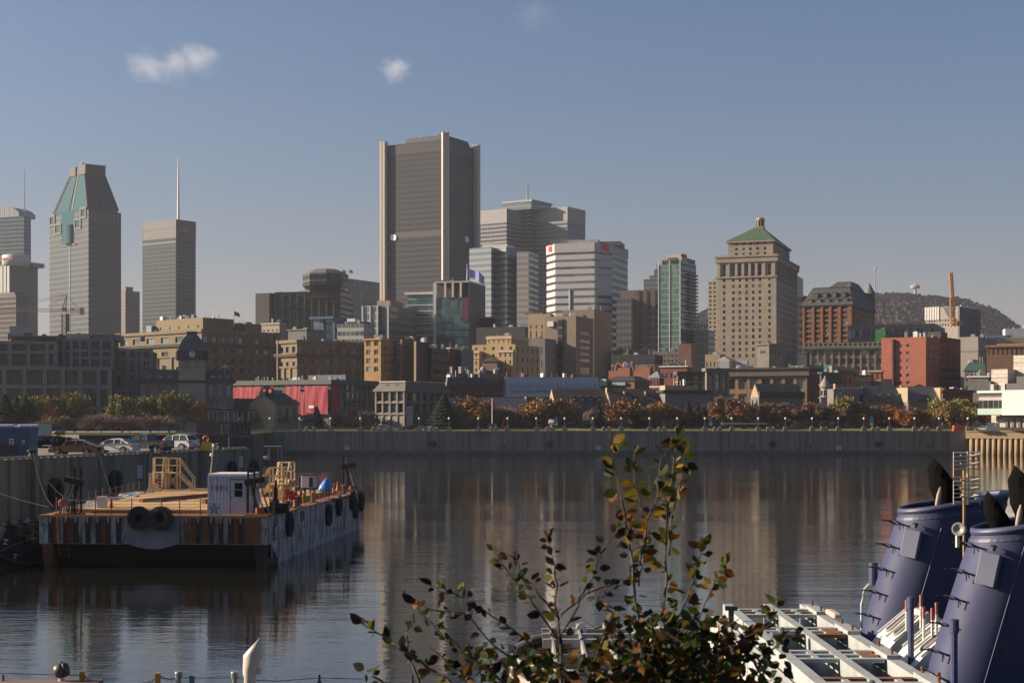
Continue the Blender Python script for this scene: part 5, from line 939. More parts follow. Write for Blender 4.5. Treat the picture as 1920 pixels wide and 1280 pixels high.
# houses with tin and slate roofs on the quay street
b=Bd("house","low house with a pale ribbed metal roof lit by sun behind bare trees","house",455,80,838,842,990,772,surf("wall_blue_grey",(.20,.215,.235),.9));b.vol(L=[(772,)],Rr=[(800,10,1,.25,.5),(772,)]);b.gable("roof",(0,1),(.42,1),772,746,tinr,gwarm,.5);b.gable("roof",(.0,.98),(0,.418),774,746.5,seam("tin_dull",(.20,.205,.22),.75,.5,.15),gst_,.4);b.dormers(2,'R',771,760,.62,.88,1.9,2.6,whit,.9);b.boxp("chimney",(.35,.6),(.985,1.0),752,743,whit);b.done()
b=Bd("stone_house","long stone house with brown tin roof, four dark dormers and pale gable","house",462,80,1028,1040,1142,757,gst_);b.vol(L=[(770,),(757,)],Rr=[(800,6,1,.25,.6),(759,6,1,.2,.5,'m'),(757,)]);b.gable("roof",(0,1),(0,1),757,729,brnr,tan,.3);b.dormers(4,'R',755,741,.28,.9,1.7,2.6,blk,.7);b.boxp("parapet",(.05,.95),(-.012,.012),757,752,tan);b.done()
b=Bd("stone_house","stone house with brown tin roof carrying chimneys, right of the four-dormered one","house",463,80,1140,1144,1243,757,gst_,wl=9);b.vol(L=[(757,)],Rr=[(800,6,1,.25,.6),(759,6,1,.2,.5,'m'),(757,)]);b.gable("roof",(0,1),(0,1),757,729.5,brnr,tan,.3);b.dormers(4,'R',755,743,.1,.95,1.6,2.6,blk,.8);b.boxp("chimney",(.6,.75),(.30,.33),745,733,tan);b.boxp("chimney",(.6,.75),(.70,.73),745,733,tan);b.boxp("chimney",(.4,.6),(-.01,.015),738,726,tan);b.done()
b=Bd("building","plain grey flat block with dark overhanging eaves and three windows","building",463,78,1243,1247,1327,735,surf("render_blue_grey",(.17,.175,.19),.9),wl=9);b.vol(L=[(735,)],Rr=[(800,3,1,.2,.4),(752,[.3,.58,.86],1,.055,.62,'m'),(735,)]);b.band(736,731,.8,blk);b.vol(mat=tan,x=(.3,.9),y=(.02,.75),z=722,zbot=b.z(731)+.02,L=[(722,)],Rr=[(722,)],name="upper_wall");b.clutter(3,(.3,.9),(.1,.7),722);b.done()
b=Bd("house","grey gabled house with dark fascia, sunlit green-windowed gable at its left","house",463,66,1407,1423,1506,744,gst_);b.vol(mat=gst_,L=[(790,2,1,.3,.6),(744,2,2,.3,.5,'m')],Rr=[(800,4,1,.2,.5),(752,4,1,.13,.55,'m'),(744,)]);b.gable("roof",(0,1),(0,1),744,720,surf("roof_tan",(.17,.125,.09),.9),tan,.3);b.boxp("fascia",(1,1),(-.01,1.01),745,733.5,blk,dx=(.05,.55));b.clutter(4,(.6,.9),(.1,.9),738,[blk,whit,tan],1.6,.6);b.done()
b=Bd("turret_tower","slim round stone turret with a cone roof, lit pale by the sun","turret",470,20,1538,1552,1557,745,gwarm,depth=5);cx_,cy_=b.fx(.5),2.4;pinkst=surf("stone_pinkish",(.36,.30,.26),.9,courses=.8)
m=MB();m.smooth=False;m.lathe([(1.6,0),(1.6,b.z(748)),(1.95,b.z(746)),(1.95,b.z(744))],14,(cx_,cy_,0));m.build("shaft",pinkst,b.e);m=MB();m.lathe([(1.25,b.z(744)),(1.25,b.z(727)),(1.7,b.z(725.5)),(1.7,b.z(724.5))],14,(cx_,cy_,0));m.build("belfry",pinkst,b.e)
m=MB();m.lathe([(1.75,b.z(724.4)),(1.3,b.z(717)),(.5,b.z(709)),(.12,b.z(703.5))],14,(cx_,cy_,0));m.build("cone_roof",surf("cone_stone",(.30,.235,.205),.85),b.e)
for k in range(8):a=math.pi*2*k/8;link("belfry_opening",window_mesh(.5,1.6,'p',3),b.e,(cx_+1.27*math.cos(a),cy_+1.27*math.sin(a),b.z(741)),a+R(90))
b.done()
b=Bd("building","flat grey stone block with three windows beside the round turret","building",463,64,1551,1563,1628,729,surf("greystone_mauve",(.22,.20,.20),.9,courses=.6));b.vol(L=[(729,)],Rr=[(800,4,1,.2,.5),(757,),(734,[.22,.52,.82],1,.11,.62,'w'),(729,)]);b.boxp("roof_rail",(.5,.9),(.12,.95),729,724.5,surf("rail_pale",(.30,.29,.28),.6));b.boxp("chimney",(.5,.8),(.08,.12),729,719,tan);b.done()
b=Bd("row_house","slate roofed grey row with four pointed dormers","row of houses",464,80,1626,1628,1702,751,gst_,wl=10);b.vol(L=[(751,)],Rr=[(800,5,1,.2,.6),(753,5,1,.2,.5,'m'),(751,)]);b.gable("roof",(0,1),(0,1),751,724,slt,gst_,.4);b.dormers(4,'R',749,737.5,.05,.95,1.9,2.8,slt,.9);b.boxp("chimney",(.4,.6),(.97,1.01),735,722,tan);b.done()
b=Bd("stone_building","grey classical front with a slate ribbed roof and wide pediment","stone building",462,80,1700,1703,1764,753,gst_,wl=10);b.vol(L=[(753,)],Rr=[(800,5,1,.3,.7),(756,5,1,.25,.5,'m'),(753,)]);b.gable("roof",(0,1),(0,1),753,725,seam("tin_slate",(.15,.145,.14),.9,.5,.2,0,.6),gst_,.3);m=MB();ya,yb=b.fy(.2),b.fy(.85);m.loft([[(xo,ya,b.z(752)),(xo,yb,b.z(752)),(xo,(ya+yb)/2,b.z(739))] for xo in (b.fx(1)-6,b.fx(1)+.8)]);m.build("pediment",slt,b.e);b.boxp("parapet",(.05,1),(-.02,.01),754,726,tan);b.boxp("parapet",(.05,1),(.985,1.015),754,726,tan);b.done()
# ------------------------------------------------------------------ trees, lamps and traffic along the far promenade
TG=random.Random(21)
def crown_mesh(name,kind,mats,seed,H=9.0,n=1500):
    """crown of a tree H m tall: limbs and many leaf sized faces gathered in clumps, or bare twigs"""
    r=random.Random(seed);m=MB();tips=[];M3=len(mats)-1
    if kind=='fir':
        for k in range(n):
            z=r.random()**1.25;a=r.uniform(0,6.283);lay=.5+.5*math.sin(z*60+math.sin(a*3));rad=(1-z)**.85*H*.27*(.35+.65*r.random()**.5)*(.75+.35*lay)
            x,y,zz=math.cos(a)*rad,math.sin(a)*rad,H*(.08+.92*z)-rad*.28;s=r.uniform(.22,.5)*(1-.5*z)
            t=Vector((math.cos(a),math.sin(a),-.45));u=Vector((-math.sin(a),math.cos(a),0));c=Vector((x,y,zz));m.m=r.randrange(len(mats))
            m.face(c-t*s,c+u*s*.45,c+t*s,c-u*s*.45+Vector((0,0,.05)))
        return m.mesh(name,mats)
    if kind=='bush':
        for k in range(n):
            a,e=r.uniform(0,6.283),math.asin(r.uniform(-.25,1));v=Vector((math.cos(a)*math.cos(e),math.sin(a)*math.cos(e),math.sin(e)*.92));f0=r.uniform(.3,.8);f1=f0+r.uniform(.12,.3)*(1.05-f0*.4);lob=.82+.18*math.sin(a*4+e*3);q=Vector((0,0,H*.36));sc_=H*.6*lob
            j=Vector((r.gauss(0,.3),r.gauss(0,.3),r.gauss(0,.3)));s,t_=q+v*sc_*f0+j,q+v*sc_*min(f1,1.02)+j*1.6;w=(t_-s).cross(Vector((r.uniform(-1,1),r.uniform(-1,1),.3))).normalized()*r.uniform(.025,.055);m.m=r.randrange(M3+1);m.face(s-w,s+w,t_+w*.3,t_-w*.3)
        return m.mesh(name,mats)
    def limb(p,d,L,w,lev):
        pts=[p];q=p.copy();dd=d.copy()
        for k in range(3):
            dd=(dd+Vector((r.uniform(-.22,.22),r.uniform(-.22,.22),r.uniform(-.05,.16)))).normalized();q=q+dd*L/3;pts.append(q.copy())
        m.m=M3;m.tube(pts,[w,w*.8,w*.62,w*.42],4,False)
        if lev==0:tips.append((q,dd));return
        for k in range(4 if lev>1 else 3):
            t=r.uniform(.35,1.0);b=pts[1+min(1,int(t*2))].lerp(pts[2+min(1,int(t*2))],r.random());a=r.uniform(0,6.283)
            nd=(dd*.75+Vector((math.cos(a),math.sin(a),r.uniform(-.1,.5)))*.75).normalized();limb(b,nd,L*r.uniform(.55,.75),w*.5,lev-1)
        tips.append((q,dd))
    base=H*.10
    for k in range(8):
        a=k*.79+r.uniform(-.3,.3);el=r.uniform(.12,1.25) if kind != 'tall' else r.uniform(.9,1.35)
        limb(Vector((0,0,base+r.uniform(-.3,1.0))),Vector((math.cos(a)*math.cos(el),math.sin(a)*math.cos(el),math.sin(el))),H*(.36 if kind != 'tall' else .42),H*.013,2)
    cl=[(t[0],r.uniform(.5,1.15)*H*.10,r.randrange(M3)) for t in tips]
    if kind=='bare':
        for p,d in tips:
            for k in range(max(3,n//len(tips))):
                a=r.uniform(0,6.283);e=r.uniform(-.4,1.2);v=(d*.7+Vector((math.cos(a)*math.cos(e),math.sin(a)*math.cos(e),math.sin(e)))).normalized()*r.uniform(.4,1.25)*H*.09
                s=p+Vector((r.gauss(0,.22),r.gauss(0,.22),r.gauss(0,.22)))*H*.12;w=v.cross(Vector((r.uniform(-1,1),r.uniform(-1,1),.3))).normalized()*r.uniform(.035,.075);m.m=r.randrange(M3+1)
                m.face(s-w,s+w,s+v+w*.4,s+v-w*.4)
                if r.random()<.5:
                    c=s+v*r.random();q=r.uniform(.12,.26);u=Vector((r.uniform(-1,1),r.uniform(-1,1),r.uniform(-1,1))).normalized()*q;t=u.cross(v.normalized());m.m=r.randrange(M3);m.face(c-u,c+t,c+u,c-t)
        return m.mesh(name,mats)
    for p,d in tips:
        for k in range(7):
            v=(d*.6+Vector((r.uniform(-1,1),r.uniform(-1,1),r.uniform(-.3,1)))).normalized()*r.uniform(.4,1.2)*H*.1;s=p+Vector((r.gauss(0,.3),r.gauss(0,.3),r.gauss(0,.3)));w=v.cross(Vector((r.uniform(-1,1),r.uniform(-1,1),.3))).normalized()*.035;m.m=M3;m.face(s-w,s+w,s+v+w*.4,s+v-w*.4)
    for k in range(n):
        c,rad,mi=r.choice(cl);v=Vector((r.gauss(0,1),r.gauss(0,1),r.gauss(0,.8)))
        p=c+v.normalized()*rad*min(1.6,abs(r.gauss(.8,.4)));s=r.uniform(.16,.34)*H/9;u=Vector((r.uniform(-1,1),r.uniform(-1,1),r.uniform(-1,1))).normalized();t=u.cross(Vector((r.uniform(-1,1),r.uniform(-1,1),r.uniform(-1,1)))).normalized()
        m.m=mi if r.random()<.65 else r.randrange(M3);m.face(p-u*s,p+t*s*.7,p+u*s,p-t*s*.7)
    return m.mesh(name,mats)
def leaf(name,c,v=.3):
    if name in MATS:return MATS[name]
    c=dk_(c);t=NT(name);oi=t.n("ObjectInfo");n=t.noise(t.uv(obj=True),.9,3);k=t.math('ADD',t.math('MULTIPLY',oi.outputs['Random'],.6),t.math('MULTIPLY',n,.5))
    t.l(t.mix(k,tuple(q*(1-v) for q in c),tuple(min(1,q*(1+v)) for q in c)),t.b.inputs['Base Color']);t.b.inputs['Roughness'].default_value=.8;t.b.inputs['Specular IOR Level'].default_value=.2
    MATS[name]=t.mat;return t.mat
bark=surf("bark_grey",(.075,.06,.05),.95,vs=2)
lf={'rust':[leaf("leaf_rust",(0.273,0.124,0.0546)),leaf("leaf_rust_brown",(0.215,0.0975,0.0468)),leaf("leaf_orange",(0.341,0.149,0.0462))],'orange':[leaf("leaf_bright_orange",(0.57,0.18,0.033)),leaf("leaf_orange",(0.341,0.149,0.0462)),leaf("leaf_copper",(0.42,0.12,0.03))],
      'gold':[leaf("leaf_gold",(0.36,0.21,0.045)),leaf("leaf_ochre",(0.3,0.179,0.0562)),leaf("leaf_orange",(0.341,0.149,0.0462))],'green':[leaf("leaf_olive",(0.225,0.225,0.0562)),leaf("leaf_green",(0.168,0.192,0.0528)),leaf("leaf_ochre",(0.3,0.179,0.0562))],
      'brown':[leaf("leaf_dull_brown",(0.27,0.158,0.0945)),leaf("leaf_taupe",(0.235,0.152,0.112)),leaf("leaf_rust_brown",(0.215,0.0975,0.0468))],'bare':[leaf("twig_pink",(0.36,0.237,0.192)),leaf("twig_brown",(0.24,0.168,0.132)),leaf("twig_pale",(0.42,0.294,0.231))],
      'fir':[leaf("needle_dark",(0.033,0.048,0.03)),leaf("needle_green",(0.0525,0.0675,0.033)),leaf("needle_blue",(0.042,0.054,0.045))]}
CR={}
for kd,(typ,n) in {'rust':('round',3600),'orange':('round',4200),'gold':('round',4000),'green':('round',5000),'brown':('bare',7000),'bare':('bare',6500),'fir':('fir',4200),'talltree':('tall',4600),'bush':('bush',8000)}.items():
    mm=lf['green'] if kd=='talltree' else lf[{'bush':'bare'}.get(kd,kd)];CR[kd]=[crown_mesh("crown",typ,mm+([bark] if typ != 'fir' else []),40+i*7+len(kd),9.0,n) for i in range(2 if kd != 'brown' else 3)]
m=MB();m.tube([(0,0,-.3),(.05,0,1.2),(0,.06,2.6),(.05,0,4.2)],[.24,.19,.16,.09],7);TRUNK=m.mesh("trunk",bark)
def tree(kind,px,base_py,top_py,wpx,d,label,group="trees along the far promenade",zg=ZG,name=None):
    h=Z(top_py,d)-zg;e=empty(name or ("fir_tree" if kind=='fir' else "tree"),(X(px,d),d,zg),TG.uniform(0,6.28),label,"tree",group)
    me=TG.choice(CR[kind]);c=link("crown",me,e);ext=max(me.vertices,key=lambda v:v.co.z).co.z;xs=[math.hypot(v.co.x,v.co.y) for v in me.vertices];xs.sort();rad=xs[int(len(xs)*.97)]
    c.scale=((wpx*1.26/FPX*d/2)/rad,)*2+(h/ext,);t=link("trunk",TRUNK,e);t.scale=(h/9*.9,)*2+(h/9,)
    return e
row=[("brown",527,776,22,"tiny bare sapling before the stone house's right wall"),("bare",472,770,20,"thin bare sapling at the left of the stone house"),("bare",582,772,26,"bare pale tree left of the lone fir before the red netting"),("fir",594,761,27,"small dark fir standing before the red netting"),("bare",636,764,28,"bare grey tree before the shadowed side of the netted building"),("orange",665,781,18,"small round bright rust tree before the netted building"),("bare",688,766,28,"bare grey tree just left of the mansarded stone building"),("green",705,781,16,"small green bush-like tree at the mansarded building's left corner"),("orange",741,778,26,"small orange tree in front of the ground floor arches"),
       ("fir",832,738,54,"large dark fir at the right end of the mansarded stone building"),("bush",862,752,40,"greyish bare tree between large fir and gold tree"),("gold",889,738,62,"gold and green tree left of the tall flagpole"),("green",916,748,34,"olive tree directly behind the tall flagpole"),("bush",949,756,52,"pinkish bare round tree before the pale ribbed roof"),("gold",1000,744,58,"dense ochre tree left of the first blue banner"),("brown",1018,742,60,"brown bare tree at the pale roof's right gable"),("rust",1056,742,54,"rust brown tree right of the first blue banner"),("bare",1082,766,22,"slender bare sapling below the four dark dormers"),("bare",1108,764,24,"faint bare sapling beside the slim fir"),("fir",1122,754,24,"slim dark fir below the right end of the four dormers"),("rust",1160,744,66,"broad orange-brown tree right of the slim fir"),("fir",1202,756,28,"dark fir half hidden between two broad orange-brown trees"),("gold",1228,746,70,"wide brown-gold tree below the right chimneyed brown roof"),("rust",1268,758,48,"low orange tree before the grey flat block's left end"),("fir",1290,750,26,"pointed dark fir before the grey flat block"),("fir",1308,752,22,"second dark fir before grey flat block, right of the pointed one"),("brown",1336,750,48,"brown bare tree right of the two firs, before the blue banner"),("rust",1378,744,62,"orange-brown tree left of the grey gabled house"),("brown",1358,738,50,"tall bare brown tree rising over the arched stone front"),("brown",1430,750,58,"wide bare brown tree before the grey gabled house's left half"),("brown",1478,752,50,"rounded brown tree before the grey gabled house's right half"),("brown",1526,750,52,"brown tree at the foot of the cone turret, left side"),
       ("green",1580,736,48,"olive green topped tree before the flat grey stone block"),("brown",1602,752,50,"dense brown tree right of the olive topped tree"),("brown",1636,758,44,"dull brown tree left of the brightest orange trees"),("orange",1666,755,44,"brightest orange tree below the pointed dormers, left one"),("orange",1694,757,40,"bright orange tree right beside the brightest one"),("rust",1720,760,38,"orange-brown tree below the slate pediment, left side"),("gold",1740,764,32,"small golden tree below the slate pediment"),("green",1785,740,74,"broad olive-gold tree before the red-brown gabled house"),("brown",1818,748,56,"brown tree right of the broad olive-gold one"),("rust",1845,752,40,"rust tree half hidden by the white museum's left end"),("rust",1504,757,44,"small rust tree between two rounded brown trees, right of gabled house"),("rust",1190,760,40,"low rust tree behind the hidden dark fir"),("brown",1312,764,40,"low brown tree behind the second dark fir"),("gold",1762,757,40,"gold-brown tree left of the broad olive-gold one"),("rust",1455,764,34,"low rust tree between the two trees before the gabled house"),("brown",1578,764,36,"low brown tree under the olive topped tree"),("gold",1618,768,30,"small ochre tree behind the third blue banner"),("bare",980,768,34,"grey bare tree left of the dense ochre tree"),("brown",1552,756,40,"brown bare tree directly under the cone turret"),("rust",1404,758,36,"low rust tree just left of the grey gabled house")]
for i,(k,px,top,w,lab) in enumerate(row):tree(k,px,800,top,w,DQ+14+(i*37%9),lab,zg=ZG+.75)
left=[("fir",8,738,60,"dark fir at the extreme left edge behind the blue container"),("fir",30,742,48,"dark fir behind the white reefer boxes, middle of three"),("fir",48,740,46,"dark fir rightmost of three before the loft block"),("green",66,732,52,"olive tree beside the three dark firs"),("green",92,734,44,"thin olive tree right of the olive tree by the firs"),("orange",97,754,38,"round orange tree among olive ones before the loft block"),("talltree",140,730,42,"tall thin rust and bare tree before the loft block's centre"),("green",108,776,56,"low bushy olive tree behind the yellow lifeboat"),("green",229,731,50,"full round olive tree at the loft block's right corner"),("talltree",282,738,48,"dull brown-green tree before the custom house's left wing"),("talltree",317,728,34,"tall narrow green tree before the clock tower"),("talltree",344,735,34,"narrow olive tree just right of the clock tower axis"),("gold",378,746,46,"dull gold tree before the custom house's right wing"),
        ("bush",190,772,68,"pinkish round bare shrub tree above the white sedan"),("bush",243,776,60,"pinkish round bare shrub tree above the pickup"),("bush",296,774,68,"pinkish round bare shrub tree above the silver utility car"),("bush",75,786,46,"small bare bush beside the white reefer boxes"),("bare",165,762,24,"small pale bare tree beyond the white sedan")]
for i,(k,px,top,w,lab) in enumerate(left):tree(k,px,800,top,w,(405 if top>770 else 424)+(i*29%8),lab,"trees behind the car park",6.3)
# hedge: low shrubs as one mass
m=MB();hr=random.Random(5);hm_=[leaf("hedge_rust",(.14,.05,.025)),leaf("hedge_brown",(.07,.045,.03)),leaf("hedge_red",(.22,.045,.03)),leaf("hedge_dark",(.03,.03,.02))]
for k in range(9000):
    px=hr.uniform(470,1850);d=DQ+hr.uniform(20,24);h=1.15+.5*math.sin(px*.05)+.3*math.sin(px*.17);z=ZG+.8+hr.random()**.7*max(.5,h);s=hr.uniform(.12,.3);c=Vector((X(px,d),d,z));u=Vector((hr.uniform(-1,1),hr.uniform(-1,1),hr.uniform(-1,1))).normalized()*s;t=u.cross(Vector((hr.uniform(-1,1),hr.uniform(-1,1),hr.uniform(-1,1)))).normalized()*s*.7
    m.m=(0 if math.sin(px*.031)>-.2 else 1) if hr.random()<.6 else hr.randrange(4);m.face(c-u,c+t,c+u,c-t)
tag(m.build("hedge_foliage",hm_),kind='stuff')
# far bank behind the car park: grass mound and low wall
m=MB();m.box(-300,X(470,400),398,436,5.9,6.32);tag(m.build("park_ground",lawn),kind='structure')
# promenade lamps on stone pedestals
ped=surf("pedestal_stone",(.27,.235,.185),.9);ironm=surf("lamp_iron",(.035,.04,.045),.6);globe=surf("lamp_globe_white",(.82,.80,.74),.35)
def lampset(hp):
    e=empty("promenade_lamp");m=MB();m.prism([(-.7,-.5),(.7,-.5),(.7,.5),(-.7,.5)],0,.9);m.prism([(-.5,-.4),(.5,-.4),(.5,.4),(-.5,.4)],.9,1.35);m.build("pedestal",ped,e)
    m=MB();m.lathe([(.13,1.35),(.09,1.6),(.07,hp-.25),(.16,hp-.2),(.16,hp-.1)],8);m.build("post",ironm,e);m=MB();m.smooth=True;m.lathe([(.05,hp-.12),(.24,hp-.02),(.33,hp+.2),(.26,hp+.42),(.08,hp+.55),(.02,hp+.6)],12);m.build("globe",globe,e);return e
def copy_tree(o,parent=None):
    c=o.copy();COL.objects.link(c)
    if parent:c.parent=parent
    for ch in list(o.children):copy_tree(ch,c)
    return c
lp=[506,562,620,676,731,786,842,897,952,1006,1059,1112,1165,1218,1270,1322,1372,1422,1473,1523,1572,1620,1668,1715,1761,1815]
near=["the stone house","the lone fir","the netted building's corner","the small rust tree","the ground floor arches","the mansarded building's middle","the large fir","the gold tree","the red sculpture","the pale roof's gable","the first blue banner","the thin saplings","the slim fir's left","the hidden fir","the flat grey block's left end","the second blue banner's left","the white beam","the white beam's right end","the gabled house's right half","the cone turret's left","the cone turret's right","the third blue banner's left","the brightest orange trees","the small golden tree","the olive-gold tree","the orange skip"]
proto=None
for i,px in enumerate(lp):
    o=lampset(3.35) if proto is None else copy_tree(proto);proto=proto or o
    o.location=(X(px,DQ+2.6),DQ+2.6,ZG);tag(o,f"white globe promenade lamp {i+1} from left, by {near[i]}","street lamp","globe lamps on the promenade edge")
p2=None;bl_=[(575,589),(700,712),(808,819),(921,930),(1026,1036),(1132,1142),(1236,1246),(1340,1350),(1440,1450),(1541,1549),(1637,1646),(1730,1740)]
for i,(a,c_) in enumerate(bl_):
    for px,w in ((a,"left"),(c_,"right")):
        if p2 is None:m=MB();m.bbox(-.5,.5,-.4,.4,0,1.0,.08);m.bbox(-.36,.36,-.3,.3,1.0,1.3,.08);p2=m.mesh("stone_bollard",ped)
        tag(link("stone_bollard",p2,None,(X(px,DQ+2.2),DQ+2.2,ZG)),f"{w} stone bollard of the promenade pair number {i+1} counting from left","bollard","stone bollards on the promenade edge")
# guard rail along the promenade edge, in bays between lamps
for i,(a,c_) in enumerate(zip(lp,lp[1:])):
    m=MB();x0,x1=X(a,DQ+2.6)+.8,X(c_,DQ+2.6)-.8
    for z in (.35,.8,1.1):m.box(x0,x1,-.025,.025,z,z+.05)
    for k in range(7):m.box(x0+(x1-x0)*k/6-.03,x0+(x1-x0)*k/6+.03,-.03,.03,0,1.1)
    tag(m.build("guard_rail",ironm,None,(0,DQ+2.6,ZG)),f"thin dark railing bay between promenade lamps {i+1} and {i+2} from left","railing","railing bays along the promenade")
for px,w in ((1043,"first, before the pale stone gable"),(1333,"second, before arched stone front"),(1635,"third, left of brightest orange trees")):
    e=empty("banner_post",(X(px,DQ+9),DQ+9,ZG),0,f"post with narrow bright blue banner, {w}","banner","blue banners on the promenade");zt=Z(782,DQ+9)-ZG
    m=MB();m.tube([(0,0,0),(0,0,zt+.4)],.06,6);m.build("post",ironm,e);m=MB();m.box(-.42,.42,-.03,.03,zt-1.6,zt);m.m=1;m.box(-.42,.42,-.03,.03,zt-2.3,zt-1.61);m.build("banner",[surf("banner_blue",(.01,.27,.48),.7),whit],e)
e=empty("flagpole",(X(923,DQ+8),DQ+8,ZG),0,"tall white flagpole with limp red flag, centre left of promenade","flagpole");zt=Z(748,DQ+8)-ZG
m=MB();m.lathe([(.16,0),(.12,zt),(.16,zt+.05),(.02,zt+.25)],8);m.build("pole",whit,e);m=MB()
for k in range(5):m.face((.1+.22*k,.15*(k%2),zt-.2-.25*k),(.1+.22*(k+1),.15*((k+1)%2),zt-.2-.25*(k+1)),(.1+.17*(k+1),.15*((k+1)%2),zt-2.6-.1*(k+1)),(.1+.17*k,.15*(k%2),zt-2.6-.1*k))
m.build("flag",surf("flag_red",(.6,.10,.08),.8),e)
m=MB();m.box(-1.25,1.25,-.2,.2,1.0,2.2);m.box(-1.1,-.9,-.1,.1,0,1);m.box(.9,1.1,-.1,.1,0,1);tag(m.build("information_board",surf("board_grey",(.10,.10,.11),.6),None,(X(923,DQ+6),DQ+6,ZG)),"dark grey information board at the flagpole foot","board")
e=empty("sculpture",(X(946,DQ+10),DQ+10,ZG),0,"red slanting anchor-like sculpture with a curled base, right of flagpole","sculpture");rp=surf("sculpture_red",(.5,.02,.04),.4);m=MB();m.loft([[(-1,-.15,.2),(-.6,-.15,.2),(-.6,.15,.2),(-1,.15,.2)],[(-.15,-.15,4.1),(.25,-.15,4.1),(.25,.15,4.1),(-.15,.15,4.1)]]);m.build("arm",rp,e);m=MB();m.torus((.7,0,.8),.6,.28,'y',16,8);m.build("ring",rp,e)
for px,w in ((1360,55),):
    e=empty("footbridge_beam",(X(px+35,DQ+12),DQ+12,ZG),0,"long thin white beam on a dark support between two promenade lamps","canopy");m=MB();m.box(-6.5,6.5,-.6,.6,2.0,2.25);m.build("beam",whit,e);m=MB();m.box(-.7,.9,-.4,.4,0,1.99);m.build("support",surf("support_dark",(.03,.045,.05),.6),e)
m=MB();m.loft([[(-2.0,-1,0),(2.0,-1,0),(2.0,1,0),(-2.0,1,0)],[(-1.9,-1.1,1.6),(2.3,-1.1,1.6),(2.3,1.1,1.6),(-1.9,1.1,1.6)]]);tag(m.build("skip",surf("skip_orange",(.55,.07,.03),.6),None,(X(1800,DQ+4.5),DQ+4.5,ZG)),"orange-red waste skip near the wall's right end","skip")
for px,py,w in ((1780,791,"near the olive-gold tree"),(830,798,"below the large fir")):
    e=empty("road_sign",(X(px,DQ+12),DQ+12,ZG),0,f"small orange diamond road sign {w}","road sign","orange road signs");m=MB();m.tube([(0,0,0),(0,0,2.4)],.05,6);m.build("post",ironm,e);m=MB();m.loft([[(-.6,y,2.2),(0,y,1.6),(.6,y,2.2),(0,y,2.8)] for y in (-.06,-.09)]);m.build("plate",surf("sign_orange",(.75,.30,.02),.5),e)
e=empty("crossing_sign",(X(817,DQ+11),DQ+11,ZG),0,"red and white cross-shaped rail crossing sign left of large fir","road sign");m=MB();m.tube([(0,0,0),(0,0,3.2)],.06,6);m.build("post",ironm,e)
for s in (1,-1):m=MB();m.bar((-.6,-.08-.03*s,3-.6*s),(.6,-.08-.03*s,3+.6*s),.06,.22);m.build("blade",surf("sign_red_white",(.6,.25,.25),.5),e)
m=MB();m.box(-.9,.9,-.25,.25,0,7.2);m.m=1;m.box(-.7,.7,-.27,-.251,4.5,6.6);tag(m.build("slab_sign",[surf("slab_grey",(.27,.27,.29),.6),surf("slab_face",(.20,.20,.22),.6)],None,(X(768,DQ+13),DQ+13,ZG)),"tall narrow grey upright slab sign before the mansarded building","sign")
